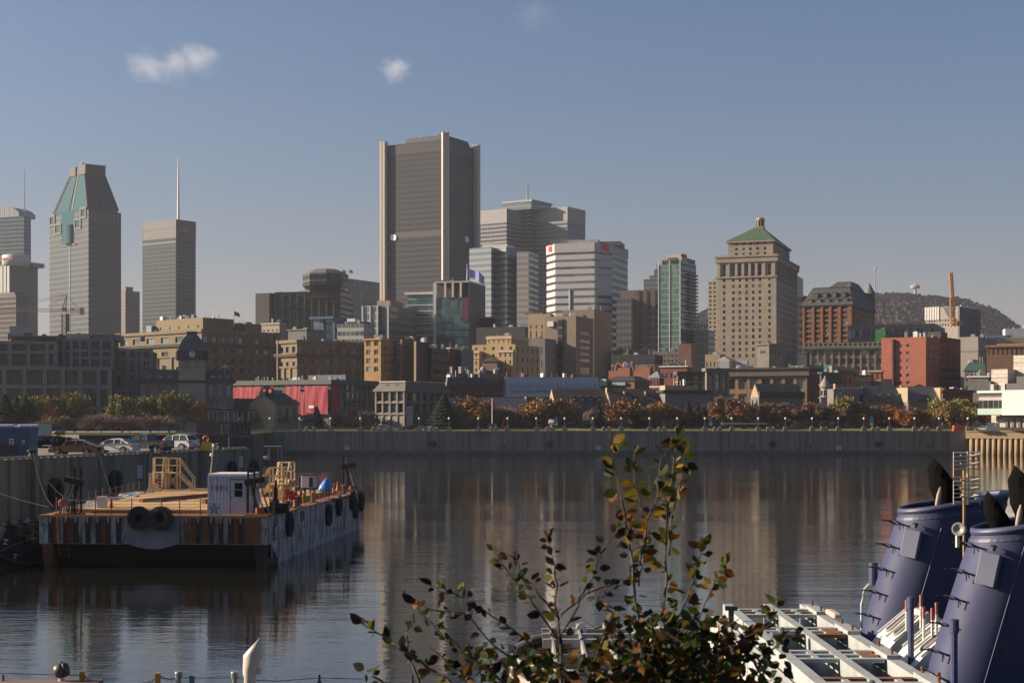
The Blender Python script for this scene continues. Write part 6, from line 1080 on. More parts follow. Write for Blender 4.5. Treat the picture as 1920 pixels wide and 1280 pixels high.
# ------------------------------------------------------------------ cars
def car(kind,body,label,loc,rz,group,far=False):
    """a car about 4.5 m long that points along -X: body, glazing, four wheels, lights"""
    e=empty({'suv':"utility_car",'pickup':"pickup_truck"}.get(kind,"sedan_car"),loc,rz,label,"car" if kind != 'pickup' else "pickup truck",group)
    P_={'sedan':([(-2.25,.42),(-2.27,.62),(-2.1,.76),(-1.2,.95),(-1.0,.98),(1.35,1.02),(2.05,.97),(2.25,.86),(2.27,.55),(2.2,.32)],[(-1.15,.97),(-.35,1.40),(.35,1.46),(1.0,1.40),(1.85,1.0)]),
          'suv':([(-2.4,.45),(-2.42,.75),(-2.2,.98),(-1.15,1.14),(-.9,1.16),(2.2,1.2),(2.4,1.1),(2.42,.6),(2.35,.38)],[(-1.05,1.15),(-.3,1.68),(.4,1.76),(1.9,1.70),(2.3,1.18)]),
          'pickup':([(-2.9,.55),(-2.92,.85),(-2.75,1.08),(-1.6,1.2),(-1.4,1.22),(2.75,1.22),(2.85,1.15),(2.85,.6),(2.8,.5)],[(-1.5,1.21),(-.8,1.80),(-.1,1.88),(.75,1.84),(.95,1.21)])}[kind]
    prof,roof=P_;hw=.9 if kind=='sedan' else .97;zb=.28 if kind=='sedan' else .42;wr=.33 if kind=='sedan' else .39
    wx={'sedan':(-1.42,1.30),'suv':(-1.5,1.45),'pickup':(-1.95,1.75)}[kind]
    bot=[(prof[-1][0],zb)]
    for c in reversed(wx):
        for k in range(9):a=math.pi*k/8;bot.append((c+math.cos(a)*(wr+.07),max(zb,wr+math.sin(a)*(wr+.07))))
    bot.append((prof[0][0],zb));out=prof+bot;m=MB()
    ring=lambda y,sh:[(x*(1-sh*.02),y,z if z<.75*1 else z-sh*.03) for x,z in out]
    m.loft([ring(-hw+.10,1),ring(-hw,0),ring(hw,0),ring(hw-.10,1)],True)
    n=len(roof);tw=hw-.20
    rt=[(x,z) for x,z in roof[1:-1]]
    m.loft([[(x,-tw,z-.03) for x,z in rt]+[(x,-tw+.04,z-.09) for x,z in reversed(rt)]]+[[(x,0,z+.03) for x,z in rt]+[(x,0,z-.06) for x,z in reversed(rt)]]+[[(x,tw,z-.03) for x,z in rt]+[(x,tw-.04,z-.09) for x,z in reversed(rt)]])
    pairs=[(roof[0],roof[1]),(roof[-1],roof[-2])]
    mids={'sedan':[.30,1.05],'suv':[.25,1.15],'pickup':[-.05]}[kind]
    for s in (-1,1):
        for (a,c_) in pairs:m.bar((a[0],s*(hw-.06),a[1]-.02),(c_[0],s*(tw-.02),c_[1]-.03),.09)
        for xm in mids:
            zt=max(z for x,z in roof)-.05;m.bar((xm,s*(hw-.06),roof[0][1]),(xm,s*(tw-.01),zt),.08,.05)
    m.build("body",body,e);gl=glass("car_glass",(.035,.045,.045),.04,.3);gm=MB();k_=.97
    gm.loft([[(x*k_+.02,s*(hw-.10 if i in (0,n-1) else tw-.03),z-.07 if 0<i<n-1 else z-.02) for i,(x,z) in enumerate(roof)] for s in (-1,1)],True);gm.build("windows",gl,e)
    if kind=='pickup':
        m=MB();m.box(1.05,2.75,-.8,.8,1.221,1.235);m.build("cargo_bed",blk,e)
    if not far:
        rim=surf("rim_silver",(.45,.45,.46),.35,.7);ty=surf("tyre_rubber",(.016,.016,.017),.85)
        for x in wx:
            for s in (-1,1):
                m=MB();m.smooth=False;m.lathe([(.05,-.11),(wr-.1,-.11),(wr-.02,-.1),(wr,-.05),(wr,.05),(wr-.02,.1),(wr-.1,.11),(.05,.11)],20);o=m.build("wheel",ty,e,(x,s*(hw-.12),wr));o.rotation_euler=(R(90),0,0)
                m=MB();m.lathe([(wr*.62,.112),(wr*.66,.118),(wr*.60,.12)],16,caps=False);m.lathe([(wr*.2,.113),(wr*.18,.125),(.01,.127)],10)
                for q in range(5):
                    a=q*2*math.pi/5;m.bar((math.cos(a)*wr*.15,math.sin(a)*wr*.15,.117),(math.cos(a)*wr*.62,math.sin(a)*wr*.62,.115),.06,.012)
                if s==1:
                    for v in range(len(m.v)):m.v[v]=(m.v[v][0],m.v[v][1],-m.v[v][2])
                m.build("rim",rim,o)
        for s in (-1,1):
            m=MB();x1=prof[-2][0]-.05;m.bbox(x1-.28,x1+.06,-.16,.16,0,.16,.03);m.build("tail_light",surf("lens_red",(.45,.02,.02),.25),e,(0,s*(hw-.2),prof[-3][1]-.20))
            m=MB();x0=prof[1][0];m.bbox(x0-.02,x0+.32,-.14,.14,0,.14,.03);m.build("headlight",surf("lens_clear",(.65,.65,.62),.15),e,(0,s*(hw-.22),prof[1][1]-.0))
            m=MB();m.bbox(-.09,.09,-.12,.12,0,.14,.03);m.build("door_mirror",body,e,(roof[0][0]+.45,s*(hw+.09),roof[0][1]-.02))
            for x in mids[:1]+[roof[0][0]+.9]:
                m=MB();m.box(-.09,.09,-.02,.02,0,.035);m.build("door_handle",body,e,(x-.15,s*(hw+.012),roof[0][1]-.13))
        m=MB();m.box(-.26,.26,-.01,.01,0,.13);o=m.build("number_plate",whit,e,(prof[-2][0]+.03,0,.7),R(90))
    return e
def paint(name,c,metal=.2):return surf(name,c,.28,metal,var=.03,coat=.5)
vans=[(712,"silver",(.45,.46,.48),"first parked"),(726,"white",(.6,.6,.6),"second parked"),(757,"grey",(.3,.3,.32),"third parked"),(771,"dark blue",(.05,.06,.10),"fourth parked"),(790,"pale green",(.30,.36,.30),"fifth parked"),(806,"white",(.62,.62,.62),"sixth parked"),(689,"dark grey",(.08,.08,.09),"leftmost")]
for i,(px,cn,c,w) in enumerate(vans):car('suv' if i%3==0 else 'sedan',paint("far_car_"+cn.replace(" ","_"),c),f"{cn} car on the far promenade road, {w} of the row by the arches",(X(px,DQ+8),DQ+8,ZG),.15*(i%3),"cars parked on the far promenade",True)
m=MB();m.bbox(-5.5,5.5,-1.2,1.2,.4,3.0,.25);m.m=1;m.box(-5.0,4.6,-1.23,-1.2,1.6,2.5);m.m=2
for x in (-3.6,3.4):m.lathe([(.45,-.1),(.45,.1)],14,(x,0,.45))
tag(m.build("coach",[surf("coach_grey",(.13,.14,.17),.4),glass("car_glass",(.035,.045,.045)),blk],None,(X(555,DQ+16),DQ+16,ZG)),"grey-blue coach parked behind bare trees below the red netting","coach")
e=empty("crane_truck_boom",(X(612,DQ+18),DQ+18,ZG),0,"small yellow boom lift reaching up below the red netting","boom lift");m=MB();m.bar((-1.4,0,3.4),(1.0,0,.9),.5);m.build("boom",surf("boom_tan",(.40,.28,.12),.6),e);m=MB();m.box(-.4,1.6,-.7,.7,.2,.9);m.build("base",surf("boom_tan",(.40,.28,.12),.6),e)
# ------------------------------------------------------------------ pier with the white museum at the right
px0=1826;xa=X(px0,DQ-8)
sheet=surf("sheet_pile",(.42,.28,.15),.9,var=.25,vs=.5,streak=.5,stcol=(.18,.09,.045),stu=1.2,stv=.08);capm=surf("pier_cap",(.50,.36,.21),.9,var=.12,vs=.4)
q=empty("pier",(xa,DQ-3,0),R(-24),"sunlit ochre pier on round piles under the white museum, right edge","pier")
me_=None
for k in range(30):
    if me_ is None:m=MB();m.smooth=True;m.lathe([(.62,-2),(.62,4.6)],14);me_=m.mesh("pile",sheet)
    link("pile",me_,q,(.75+k*1.5,.75,0))
m=MB();m.box(-.8,70,.1,60,4.6,6.4);m.build("cap_beam",capm,q);m=MB();m.box(.2,70,1.2,60,-2,4.59);m.build("core",conc2,q);m=MB();m.box(-.9,70,-.05,60,6.401,6.7);m.build("deck",capm,q)
dm=DQ-2;b=Bd("museum","white stepped museum building with a glass fronted overhanging hall","museum",dm-11,42,1855,1985,1990,690,surf("museum_white",(.60,.52,.43),.8,var=.05,courses=.22),zg=6.7,depth=26)
mw=b.mat;b.boxp("rear_hall",(0,.24),(.05,.9),800,689,mw);b.boxp("tall_block",(.21,1),(.25,1),800,662,mw)
for py in (676,705):b.boxp("wall_joint",(.0,1),(.049,.05),py+.3,py,surf("joint_dark",(.2,.17,.14),.9),dy=(-.06,0)) if py>689 else b.boxp("wall_joint",(.21,1),(.249,.25),py+.3,py,surf("joint_dark",(.2,.17,.14),.9),dy=(-.05,0))  # thin dark joint strips across the white walls
b.boxp("upper_hall",(.03,.24),(-.02,.04),731,718,mw);b.boxp("dark_storey",(.241,1),(-.01,.2),731,717,surf("museum_dark",(.075,.075,.085),.6));b.boxp("dark_box",(.40,1),(.0,.2),716.9,704,surf("museum_dark",(.075,.075,.085),.6));b.boxp("window_slot",(.09,.14),(-.045,-.021),730,718.5,glass_set()[0])
b.boxp("roof_edge",(.02,.52),(-.33,-.03),736,731.5,surf("museum_bright",(.80,.74,.68),.6,var=.03));m=MB()
n_=8;x0,x1=b.fx(.035),b.fx(.40);y0=-.32*b.wR
for k in range(n_):
    a0,a1=math.pi/2*k/n_,math.pi/2*(k+1)/n_;r_=(b.z(736)-b.z(750));f=lambda a:(y0+2.2*(1-math.sin(a)),b.z(750)+r_*math.cos(a))
    p,q_=f(a0),f(a1);m.face((x0,p[0],p[1]),(x1,p[0],p[1]),(x1,q_[0],q_[1]),(x0,q_[0],q_[1]))
m.build("curved_soffit",seam("soffit_ribs",(.50,.42,.38),.5,.4,.3),b.e)
b.boxp("window_band",(.035,.40),(-.32,-.31),765,750,curtain("museum_glass",(.03,.035,.03),(.10,.10,.085),(.13,.22,.18),1.5,9,.1,0,None,.08,.4,0));b.boxp("hall_body",(.035,.40),(-.309,.0),777.5,736.1,surf("museum_dark",(.075,.075,.085),.6));b.boxp("glass_apron",(.03,.40),(-.335,-.31),777,765.2,surf("apron_mint",(.50,.62,.54),.3,var=.05));b.boxp("end_wall",(.40,1),(-.36,.0),778,731,surf("museum_bright",(.80,.74,.68),.6,var=.03))
b.boxp("lower_floor",(.22,1),(-.2,.2),801,779,mw)
for k in range(4):b.boxp("door",(.36+k*.09,.40+k*.09),(-.215,-.201),800,786-k%2*2,surf("door_grey",(.10,.10,.105),.5))
b.boxp("side_strip",(.0,.03),(-.02,.05),760,712,surf("museum_dark",(.075,.075,.085),.6));b.done()  # dark grey strip at the left end of the hall
e=empty("pier_screen",(X(1862,DQ-9),DQ-9,6.7),R(-24),"dark grey louvred screen panels on the ochre pier deck","screen")
for k in range(3):m=MB();m.box(-1.6+k*1.15,-.55+k*1.15,-.1,.1,0,2.3);m.build("panel",seam("louvre_panel",(.10,.11,.12),.25,.5,.2),e)
m=MB();x0=0
for k in range(16):m.box(x0+k*1.5-.03,x0+k*1.5+.03,-.03,.03,0,1.1)
for z in (.4,.75,1.08):m.box(x0,x0+24,-.025,.025,z,z+.04)
tag(m.build("pier_railing",surf("rail_grey",(.25,.24,.22),.5),None,(xa,DQ-2.6,6.7),R(-24)),"thin grey railing along the ochre pier deck edge","railing")
car('sedan',paint("far_car_white",(.62,.62,.62)),"white car on the pier beside the louvred screen",(X(1842,DQ-5),DQ-5,6.7),R(-24),None,True)
# ------------------------------------------------------------------ cranes in the town
yc=surf("crane_cream",(.55,.42,.24),.6);rc_=surf("crane_red",(.30,.06,.04),.6)
def lattice(m,p,q,w,n,r=.12):
    p,q=Vector(p),Vector(q);t=(q-p).normalized();a=t.cross(Vector((0,1,0)));
    if a.length<.1:a=Vector((1,0,0))
    a.normalize();b_=a.cross(t);cs=[a*w/2*i+b_*w/2*j for i,j in ((-1,-1),(1,-1),(1,1),(-1,1))]
    for c in cs:m.bar(p+c,q+c,r)
    for k in range(n):
        for i in range(4):m.bar(p.lerp(q,k/n)+cs[i],p.lerp(q,(k+1)/n)+cs[(i+1)%4],r*.7)
dc=640;e=empty("tower_crane",(X(122,dc),dc,ZG),0,"cream tower crane with red mast and long jib over left roofs","tower crane");zc=lambda py:Z(py,dc)-ZG;xc_=lambda px:X(px,dc)-X(122,dc)
m=MB();lattice(m,(-.3,0,20),(-.3,0,zc(588)),1.7,12,.2);m.build("mast",rc_,e);m=MB();lattice(m,(0,0,zc(582)),(xc_(-60),0,zc(581)),1.1,26);m.build("jib",yc,e);m=MB();lattice(m,(0,0,zc(584)),(xc_(152),0,zc(583)),.8,6,.14);m.build("counter_jib",yc,e)
m=MB();m.bar((-1.2,0,zc(582)),(.6,0,zc(553)),.3);m.bar((.3,0,zc(582)),(.6,0,zc(553)),.3);m.build("apex_frame",yc,e);m=MB()
for px,py in ((90,575),(32,577),(-40,580),(150,581)):m.bar((.6,0,zc(553)),(xc_(px),0,zc(py)),.13)
m.build("tie_bars",yc,e);m=MB();m.box(xc_(151),xc_(157),-1,1,zc(590),zc(577));m.build("counterweight",yc,e);m=MB();m.box(-.9,.9,-1.4,-.5,zc(583),zc(577));m.build("cab",surf("cab_red",(.5,.12,.12),.5),e);m=MB();m.box(xc_(134),xc_(140),-.5,.5,zc(582),zc(577));m.build("winch_box",whit,e)
m=MB();m.box(.65,2.1,-.95,-.9,zc(622),zc(589));m.build("sign_board",surf("sign_maroon",(.22,.02,.045),.6),e)
for k,ch in enumerate("GUAY"):o=text_obj(ch,1.05,surf("sign_letters",(.55,.42,.42),.6),"letter",.03,0,e);o.location=(1.38,-.97,zc(596.5+k*7.5));o.rotation_euler=(R(90),0,0)
dc=980;e=empty("tower_crane",(X(1787,dc),dc,ZG),0,"orange luffing crane jib pointing straight up before the hill","tower crane");orc=surf("crane_orange",(.55,.24,.05),.6);zc=lambda py:Z(py,dc)-ZG
m=MB();lattice(m,(0,0,zc(612)),(-.6,0,zc(560)),2.2,8,.5);m.build("mast",orc,e);m=MB();lattice(m,(-.4,0,zc(560)),(-1.4,0,zc(511)),1.5,10,.5);m.build("jib",orc,e);m=MB();m.box(2,6,-1,1,zc(611),zc(602));m.build("winch_house",orc,e)
# ------------------------------------------------------------------ the near pier on the left with its car park
ex=lambda d:-63.56+.189*d  # quay edge
dpx=lambda px:63.56/(.189-(px-CXP)/FPX)
ZQ=6.0;asph=surf("pier_asphalt",(.19,.16,.13),.95,var=.25,vs=.12)
m=MB();m.prism([(ex(-20)-.3,-20),(ex(177)-.3,176.7),(-48,190),(-62,235),(-75,434),(-420,434),(-420,-20)],3.0,ZQ);tag(m.build("pier_ground",asph),kind='structure')
ang=math.atan2(1,.189);q=empty("quay_wall",(ex(0),0,0),ang,"tall stained concrete wall of the near pier beside the rusty barge","quay wall")
wallm=surf("pier_concrete_stained",(.26,.222,.17),.9,var=.3,vs=.18,streak=.95,stcol=(.045,.04,.035),stu=.8,stv=.03,bump=.2,bs=1.5);L_=math.hypot(1,.189)
for k in range(26):
    a=(-10+k*7.2)*L_;b_=a+7.2*L_
    if a>177*L_:break
    b_=min(b_,177*L_);m=MB();m.box(a+.04,b_-.04,0,.9,-1.5,ZQ-.02);m.box(a+.04,b_-.04,-.05,-.001,3.6+.2*(k%2),3.66+.2*(k%2));m.build("wall_panel",wallm,q)
m=MB();m.box(-10*L_,177*L_,.2,.88,-1.5,ZQ-.05);m.build("wall_core",surf("joint_black",(.02,.02,.02),.9),q)
m=MB();m.box(177*L_+.001,177*L_+.5,0,26,-1.5,ZQ-.02);m.build("end_wall",wallm,q)
brm=surf("bullrail_grey",(.34,.32,.33),.6,var=.15,vs=.8);bry=surf("bullrail_edge",(.42,.33,.16),.8,var=.25,vs=1)
cuts=[-10,60,95,128,139.8,151.3,169,177]
for i,(a,c) in enumerate(zip(cuts,cuts[1:])):
    e=empty("bull_rail",(ex(a),a,ZQ),ang,f"low grey kerb rail on blocks, pier edge section {i+1} from near end","kerb rail","kerb rail sections on the pier edge");ln=(c-a)*L_
    m=MB();m.bbox(.6,ln-.6,.05,.40,.13,.27,.03);m.build("rail",brm,e);m=MB();m.box(.2,ln-.2,-.06,.5,.001,.04);m.build("coping",bry,e)
    me=None;nb=max(2,int(ln/1.15))
    for k in range(nb):
        if me is None:m=MB();m.box(-.14,.14,.08,.38,.041,.129);me=m.mesh("block",bry)
        link("block",me,e,(.7+(ln-1.4)*k/(nb-1),0,0))
for i,d in enumerate((60,95,128,139.8,151.3,169)):
    m=MB();m.lathe([(.38,0),(.30,.12),(.27,.5),(.42,.62),(.42,.74),(.2,.8)],14);tag(m.build("mooring_bollard",surf("bollard_black",(.02,.02,.022),.5),None,(ex(d)-.35,d,ZQ+.004)),f"black mooring bollard on the pier edge, {('out of view', 'nearest', 'beside the blue container', 'below the bronze sedan tail', 'below the pickup tail', 'right of the yellow stand')[i]}","bollard","mooring bollards on the pier edge")
tb=tyre_mesh(.62,.24,"tyre",20)
for i,(px,z,w) in enumerate(((98,3.3,"leftmost, just above the barge's left corner"),(211,3.6,"beside the thin rope railing"),(431,3.7,"seen over the white cabin roof"),(472,3.75,"at the far corner of the pier"))):
    d=dpx(px);o=link("fender_tyre",tb,None,(ex(d)+.3,d,z),ang);tag(o,f"black tyre on the near pier wall, {w}","tyre","tyres on the near pier wall");o.scale=(1.25,1.3,1.25)
for px,z,w in ((261,4.3,"middle of the wall"),(451,4.6,"near the far end")):
    d=dpx(px);m=MB();m.box(-.55,.55,-.06,-.01,-.6,.6);m.m=1
    for k in range(4):m.box(-.38,.38,-.07,-.061,.32-k*.25,.4-k*.25)
    tag(m.build("wall_notice",[surf("notice_white",(.55,.56,.62),.6),surf("notice_red",(.35,.10,.12),.6)],None,(ex(d)+.02,d,z),ang),f"tall white notice on the near pier wall, {w}","notice","notices on the near pier wall")
e=empty("wall_ladder",(ex(dpx(60)),dpx(60),0),ang,"dark recessed ladder down the near pier wall below the blue container","ladder")
for s in (-.22,.22):m=MB();m.tube([(s,-.12,-.5),(s,-.12,5.8)],.035,6);m.build("rail",ironm,e)
for k in range(16):m=MB();m.tube([(-.22,-.12,.2+k*.35),(.22,-.12,.2+k*.35)],.02,5);m.build("rung",ironm,e)
G4="vehicles parked on the pier"
for kind,c,px,py,rz,lab in (("sedan",paint("paint_bronze",(.27,.16,.11),.4),143,854,-7,"bronze sedan car, leftmost on the pier car park"),("sedan",paint("paint_white",(.72,.72,.74),0),216,850,-14,"white sedan car between the bronze sedan and grey pickup"),("pickup",paint("paint_graphite",(.075,.07,.068),.4),271,848,-20,"dark grey pickup truck behind the white sedan"),("suv",paint("paint_silver",(.60,.61,.64),.1),329,845,-24,"silver-white utility car, rightmost on pier car park")):
    d=(CZ-ZQ)*FPX/(py-HY);car(kind,c,lab,(X(px,d),d,ZQ+.004),R(rz),G4)
bl=surf("container_blue",(.028,.085,.17),.5,var=.15,vs=.7)
e=empty("blue_container",(-43.15,128.6,ZQ+.004),0,"blue steel container with notices on its side at the left edge","container")
m=MB();m.box(-3,3,0,2.4,.12,2.35);m.build("body",bl,e);m=MB()
for k in range(19):m.loft([[(-2.9+k*.31,0,z),(-2.85+k*.31,-.05,z),(-2.75+k*.31,-.05,z),(-2.70+k*.31,0,z)] for z in (.2,2.2)])
m.build("corrugation",bl,e);m=MB();m.box(-3.05,3.05,-.08,2.45,2.351,2.62);m.build("roof_beam",surf("beam_blue",(.03,.05,.22),.5),e)
m=MB();m.box(.2,2.1,-.09,-.051,.15,1.15);m.build("dark_panel",surf("panel_navy",(.012,.016,.04),.4),e)
for x,z in ((-.35,1.35),(1.55,1.35),(2.55,1.4)):
    m=MB();s=1 if x<2 else .55;m.box(x-.18*s,x+.18*s,-.075,-.055,z-.32*s,z+.32*s);m.m=1;m.box(x-.13*s,x+.13*s,-.082,-.0751,z+.02,z+.24*s);m.m=2;m.box(x-.13*s,x+.13*s,-.082,-.0751,z-.24*s,z-.02);m.build("notice",[whit,surf("notice_ink",(.12,.12,.16),.6),surf("notice_crimson",(.5,.03,.10),.6)],e)
reef=surf("reefer_white",(.50,.51,.54),.5,var=.08)
for x0,x1,lab in ((-12,26,"white refrigerated box behind the blue container, left one"),(34,72,"white refrigerated box with vent panel, right one beside the firs")):
    d=204;e=empty("reefer_box",(X((x0+x1)/2,d),d,ZQ),0,lab,"container","white refrigerated boxes");w=(x1-x0)/FPX*d/2;m=MB();m.bbox(-w,w,0,6,.1,Z(795,d)-ZQ,.12);m.build("body",reef,e)
    m=MB();m.box(w-.85,w-.15,-.05,-.005,.9,2.6);m.m=1
    for k in range(6):m.box(w-.78,w-.22,-.07,-.051,1.0+k*.25,1.12+k*.25)
    m.build("vent_panel",[surf("vent_grey",(.33,.33,.35),.6),blk],e);m=MB()
    for k in range(4):m.box(-w+.15+k*.42,-w+.5+k*.42,-.04,-.005,1.9,2.5)
    m.build("fan_panel",surf("vent_grey",(.33,.33,.35),.6),e)
m=MB();rr=random.Random(9);d0=183;n=26;rings=[]
for k in range(n+1):
    x=X(52+(163-52)*k/n,d0);h=(Z(816,d0) if k<14 else Z(816+(k-13)*.75,d0))-ZQ+rr.uniform(-.06,.06);rings.append([(x,d0-.9,ZQ),(x,d0-.85+rr.uniform(-.08,.08),ZQ+h*.6),(x,d0-.5,ZQ+h*.95),(x,d0+.4,ZQ+h),(x,d0+1.2,ZQ+h*.7),(x,d0+1.3,ZQ)])
m.loft(rings);tag(m.build("tarpaulin_stack",surf("tarp_black",(.006,.006,.007),.8,spec=.15,bump=.5,bs=2)),"long black tarpaulin covered stack behind the bronze sedan","covered stack")
m=MB();m.box(-.55,.55,-.03,.03,0,.16);tag(m.build("kerb_marker",whit,None,(X(86,180),180.5,ZQ+.25)),"tiny white plate low before the black tarpaulin stack","plate")
e=empty("small_boat",(X(108,183),183.4,Z(815.5,183)),0,"little yellow boat with blue cover on top of the black stack","boat");m=MB();m.loft([[(-.75,0,.2),(-.7,-.1,.42),(-.7,.1,.42)],[(-.3,0,0),(-.3,-.42,.42),(-.3,.42,.42)],[(.75,0,0),(.75,-.42,.42),(.75,.42,.42)]]);m.build("hull",surf("boat_yellow",(.65,.42,.01),.4),e);m=MB();m.bbox(-.3,.72,-.36,.36,.421,.55,.05);m.build("cover",surf("cover_blue",(.10,.12,.35),.6),e)
m=MB();m.box(X(150,200),X(372,200),199.6,200,ZQ,Z(817,200));m.m=1;m.box(X(150,200),X(372,200),199.5,200.1,Z(817,200),Z(814.5,200));tag(m.build("low_barrier",[surf("barrier_dark",(.035,.035,.037),.8),surf("barrier_green",(.08,.10,.08),.8)]),"long low dark barrier with green cap behind the parked cars","barrier")
m=MB();x0,x1=X(318,215),X(380,215)
for k in range(22):m.box(x0+(x1-x0)*k/21-.02,x0+(x1-x0)*k/21+.02,-.02,.02,0,Z(810,215)-ZQ)
m.box(x0,x1,-.025,.025,Z(810,215)-ZQ,Z(810,215)-ZQ+.05);m.box(x0,x1,-.025,.025,.2,.25)
tag(m.build("mesh_fence",surf("fence_grey",(.12,.14,.14),.6),None,(0,215,ZQ)),"grey wire fence behind the silver utility car","fence")
# life buoy stand
e=empty("life_buoy_stand",(X(387,163.5),163.5,ZQ+.004),R(-8),"yellow stand with an orange life ring at the pier's far edge","life buoy stand");yl=surf("stand_yellow",(.85,.52,.02),.5)
m=MB();m.loft([[(-.66,-.35,0),(.66,-.35,0),(.66,.35,0),(-.66,.35,0)],[(-.42,-.28,.95),(.42,-.28,.95),(.42,.28,.95),(-.42,.28,.95)]]);m.build("box",yl,e);m=MB();m.box(-.09,.09,-.06,.06,.951,1.6);m.build("post",surf("post_cream",(.60,.52,.42),.7),e);m=MB();m.smooth=True;m.torus((0,-.12,1.26),.30,.09,'y',20,8);m.build("life_ring",surf("ring_orange",(.70,.12,.02),.5),e)
# ------------------------------------------------------------------ moored restaurant boat and pontoon boat
dh=300;e=empty("restaurant_boat",(X(400,dh),dh,0),R(-4),"dark two-deck restaurant boat with glazed saloons behind the pier","boat");hx=lambda px:X(px,dh)-X(400,dh);hz_=lambda py:Z(py,dh)
nav=surf("hull_navy",(.022,.024,.036),.5);alu=surf("aluminium_blue",(.33,.37,.43),.45,.3);sg=glass("saloon_glass",(.03,.035,.04),.05,.3)
m=MB();m.loft([[(hx(318),0,-1),(hx(474),0,-1),(hx(474),9,-1),(hx(318),9,-1)],[(hx(316),-.3,hz_(813)),(hx(476),-.3,hz_(815)),(hx(476),9,hz_(815)),(hx(316),9,hz_(813))]]);m.build("hull",nav,e)
m=MB();m.box(hx(366),hx(430),.8,8,hz_(812.5),hz_(794));m.build("lower_saloon",sg,e);m=MB();m.box(hx(364),hx(470),.2,8.4,hz_(793.9),hz_(790.5));m.build("upper_deck",nav,e);m=MB();m.box(hx(386),hx(442),1.5,7.5,hz_(790.4),hz_(769));m.build("upper_saloon",sg,e);m=MB();m.box(hx(383),hx(460),.8,8,hz_(768.9),hz_(766));m.build("roof",nav,e)
def fr_(m,a,c,t0,t1,y,w=.22):m.box(hx(a),hx(a)+w,y-.1,y,hz_(t1),hz_(t0));m.box(hx(c)-w,hx(c),y-.1,y,hz_(t1),hz_(t0));m.box(hx(a)+w,hx(c)-w,y-.1,y,hz_(t0)-w,hz_(t0))
m=MB();fr_(m,412.5,429,795,812.5,.75,.28);m.box(hx(420.5),hx(421.7),.65,.75,hz_(812.5),hz_(797));m.build("door_frame",alu,e);m=MB();fr_(m,417,426,770,790,1.45,.25);m.build("door_frame",alu,e)
m=MB();m.box(hx(384),hx(442),1.3,1.45,hz_(771),hz_(770));m.box(hx(365),hx(412),.6,.75,hz_(795.2),hz_(794));m.build("roof_trim",alu,e)
for px in (388,396,404,436,442):m=MB();m.box(hx(px)-.08,hx(px)+.08,1.36,1.46,hz_(790.4),hz_(771));m.build("mullion",alu,e)
m=MB();m.box(hx(363),hx(394),.0,.12,hz_(791),hz_(786.5));m.build("planter_rail",surf("planter_rust",(.15,.08,.06),.8),e)
for k in range(5):m=MB();m.box(hx(433+k*8.5)-.3,hx(433+k*8.5)+.3,.0,1,hz_(815),hz_(793));m.build("side_post",nav,e)
for px in (450,462):m=MB();m.box(hx(px)-.12,hx(px)+.12,2,2.2,hz_(790.4),hz_(769));m.build("awning_post",alu,e)
m=MB();m.box(hx(449),hx(466),2,7,hz_(769),hz_(768.2));m.build("awning",surf("awning_dark",(.03,.03,.035),.7),e)
for k in range(10):m=MB();m.lathe([(.2,hz_(835)-1),(.2,hz_(818))],8,(hx(432+k*4.6),-.55,0));m.build("fender",surf("fender_dark",(.03,.03,.045),.7),e)
m=MB()
for k in range(3):m.box(hx(409+k*4.0),hx(409+k*4.0)+.22,2,2.1,hz_(765.9),hz_(764))
m.build("roof_lamps",whit,e)
db=339;e=empty("pontoon_boat",(X(500,db),db,0),R(3),"small open boat with flat canopy moored off the pier end","boat");bx_=lambda px:X(px,db)-X(500,db);bz_=lambda py:Z(py,db)
m=MB();m.loft([[(bx_(474),-.9,-.2),(bx_(520),-.9,-.2),(bx_(520),.9,-.2),(bx_(474),.9,-.2)],[(bx_(470),-1.1,bz_(862)),(bx_(528),-1.0,bz_(861)),(bx_(528),1.0,bz_(861)),(bx_(470),1.1,bz_(862))]]);m.build("hull",surf("hull_slate",(.05,.06,.085),.5),e)
m=MB();m.bbox(bx_(468),bx_(529),-1.2,1.2,bz_(838.5),bz_(835.5),.1);m.build("canopy",surf("canopy_blue_grey",(.16,.20,.28),.6),e)
for px in (471,478,484,505,521,528):
    for y in (-1,1):m=MB();m.box(bx_(px)-.06,bx_(px)+.06,y-.05,y+.05,bz_(862),bz_(838.5));m.build("canopy_post",alu,e)
m=MB();m.bbox(bx_(472),bx_(488),-.8,.8,bz_(861),bz_(853),.25);m.build("console",surf("console_pale",(.35,.40,.50),.5),e);m=MB();m.bbox(bx_(494),bx_(501),-.7,.7,bz_(861),bz_(855),.15);m.build("seat",whit,e);m=MB();m.loft([[(-.3,0,bz_(860)),(.25,0,bz_(860)),(.25,.1,bz_(860))],[(0,0,bz_(839)),(.04,0,bz_(839)),(.04,.05,bz_(839))]]);m.build("furled_sail",surf("sail_cream",(.6,.55,.48),.8),e,(bx_(504),-1.1,0))
# ------------------------------------------------------------------ rusty deck barge
FL,FR,BR,BL=(-29.5,96.5),(-15.1,95.6),(-12.9,131.5),(-31.0,131.0)
hullm=surf("hull_rusted_paint",(.60,.585,.565),.75,var=.2,vs=.5,rust=.72,ruscol=(.15,.06,.028),rs=1.0,streak=.85,stcol=(.13,.06,.035),stu=1.6,stv=.10,bump=.25,bs=3)
rustm=surf("steel_rusted",(.24,.09,.035),.9,var=.4,vs=1.5,bump=.3,bs=6);rustd=surf("steel_rusted_dark",(.045,.024,.018),.9,var=.4,vs=1.5);plank=surf("timber_planks",(.60,.36,.14),.9,var=.35,vs=.5,courses=0,streak=.4,stcol=(.16,.09,.045),stu=.35,stv=3.0)
rusto=surf("steel_rust_orange",(.32,.12,.035),.9,var=.3,vs=1.5);lumb=surf("lumber_new",(.88,.62,.32),.8,var=.12,vs=1.2)
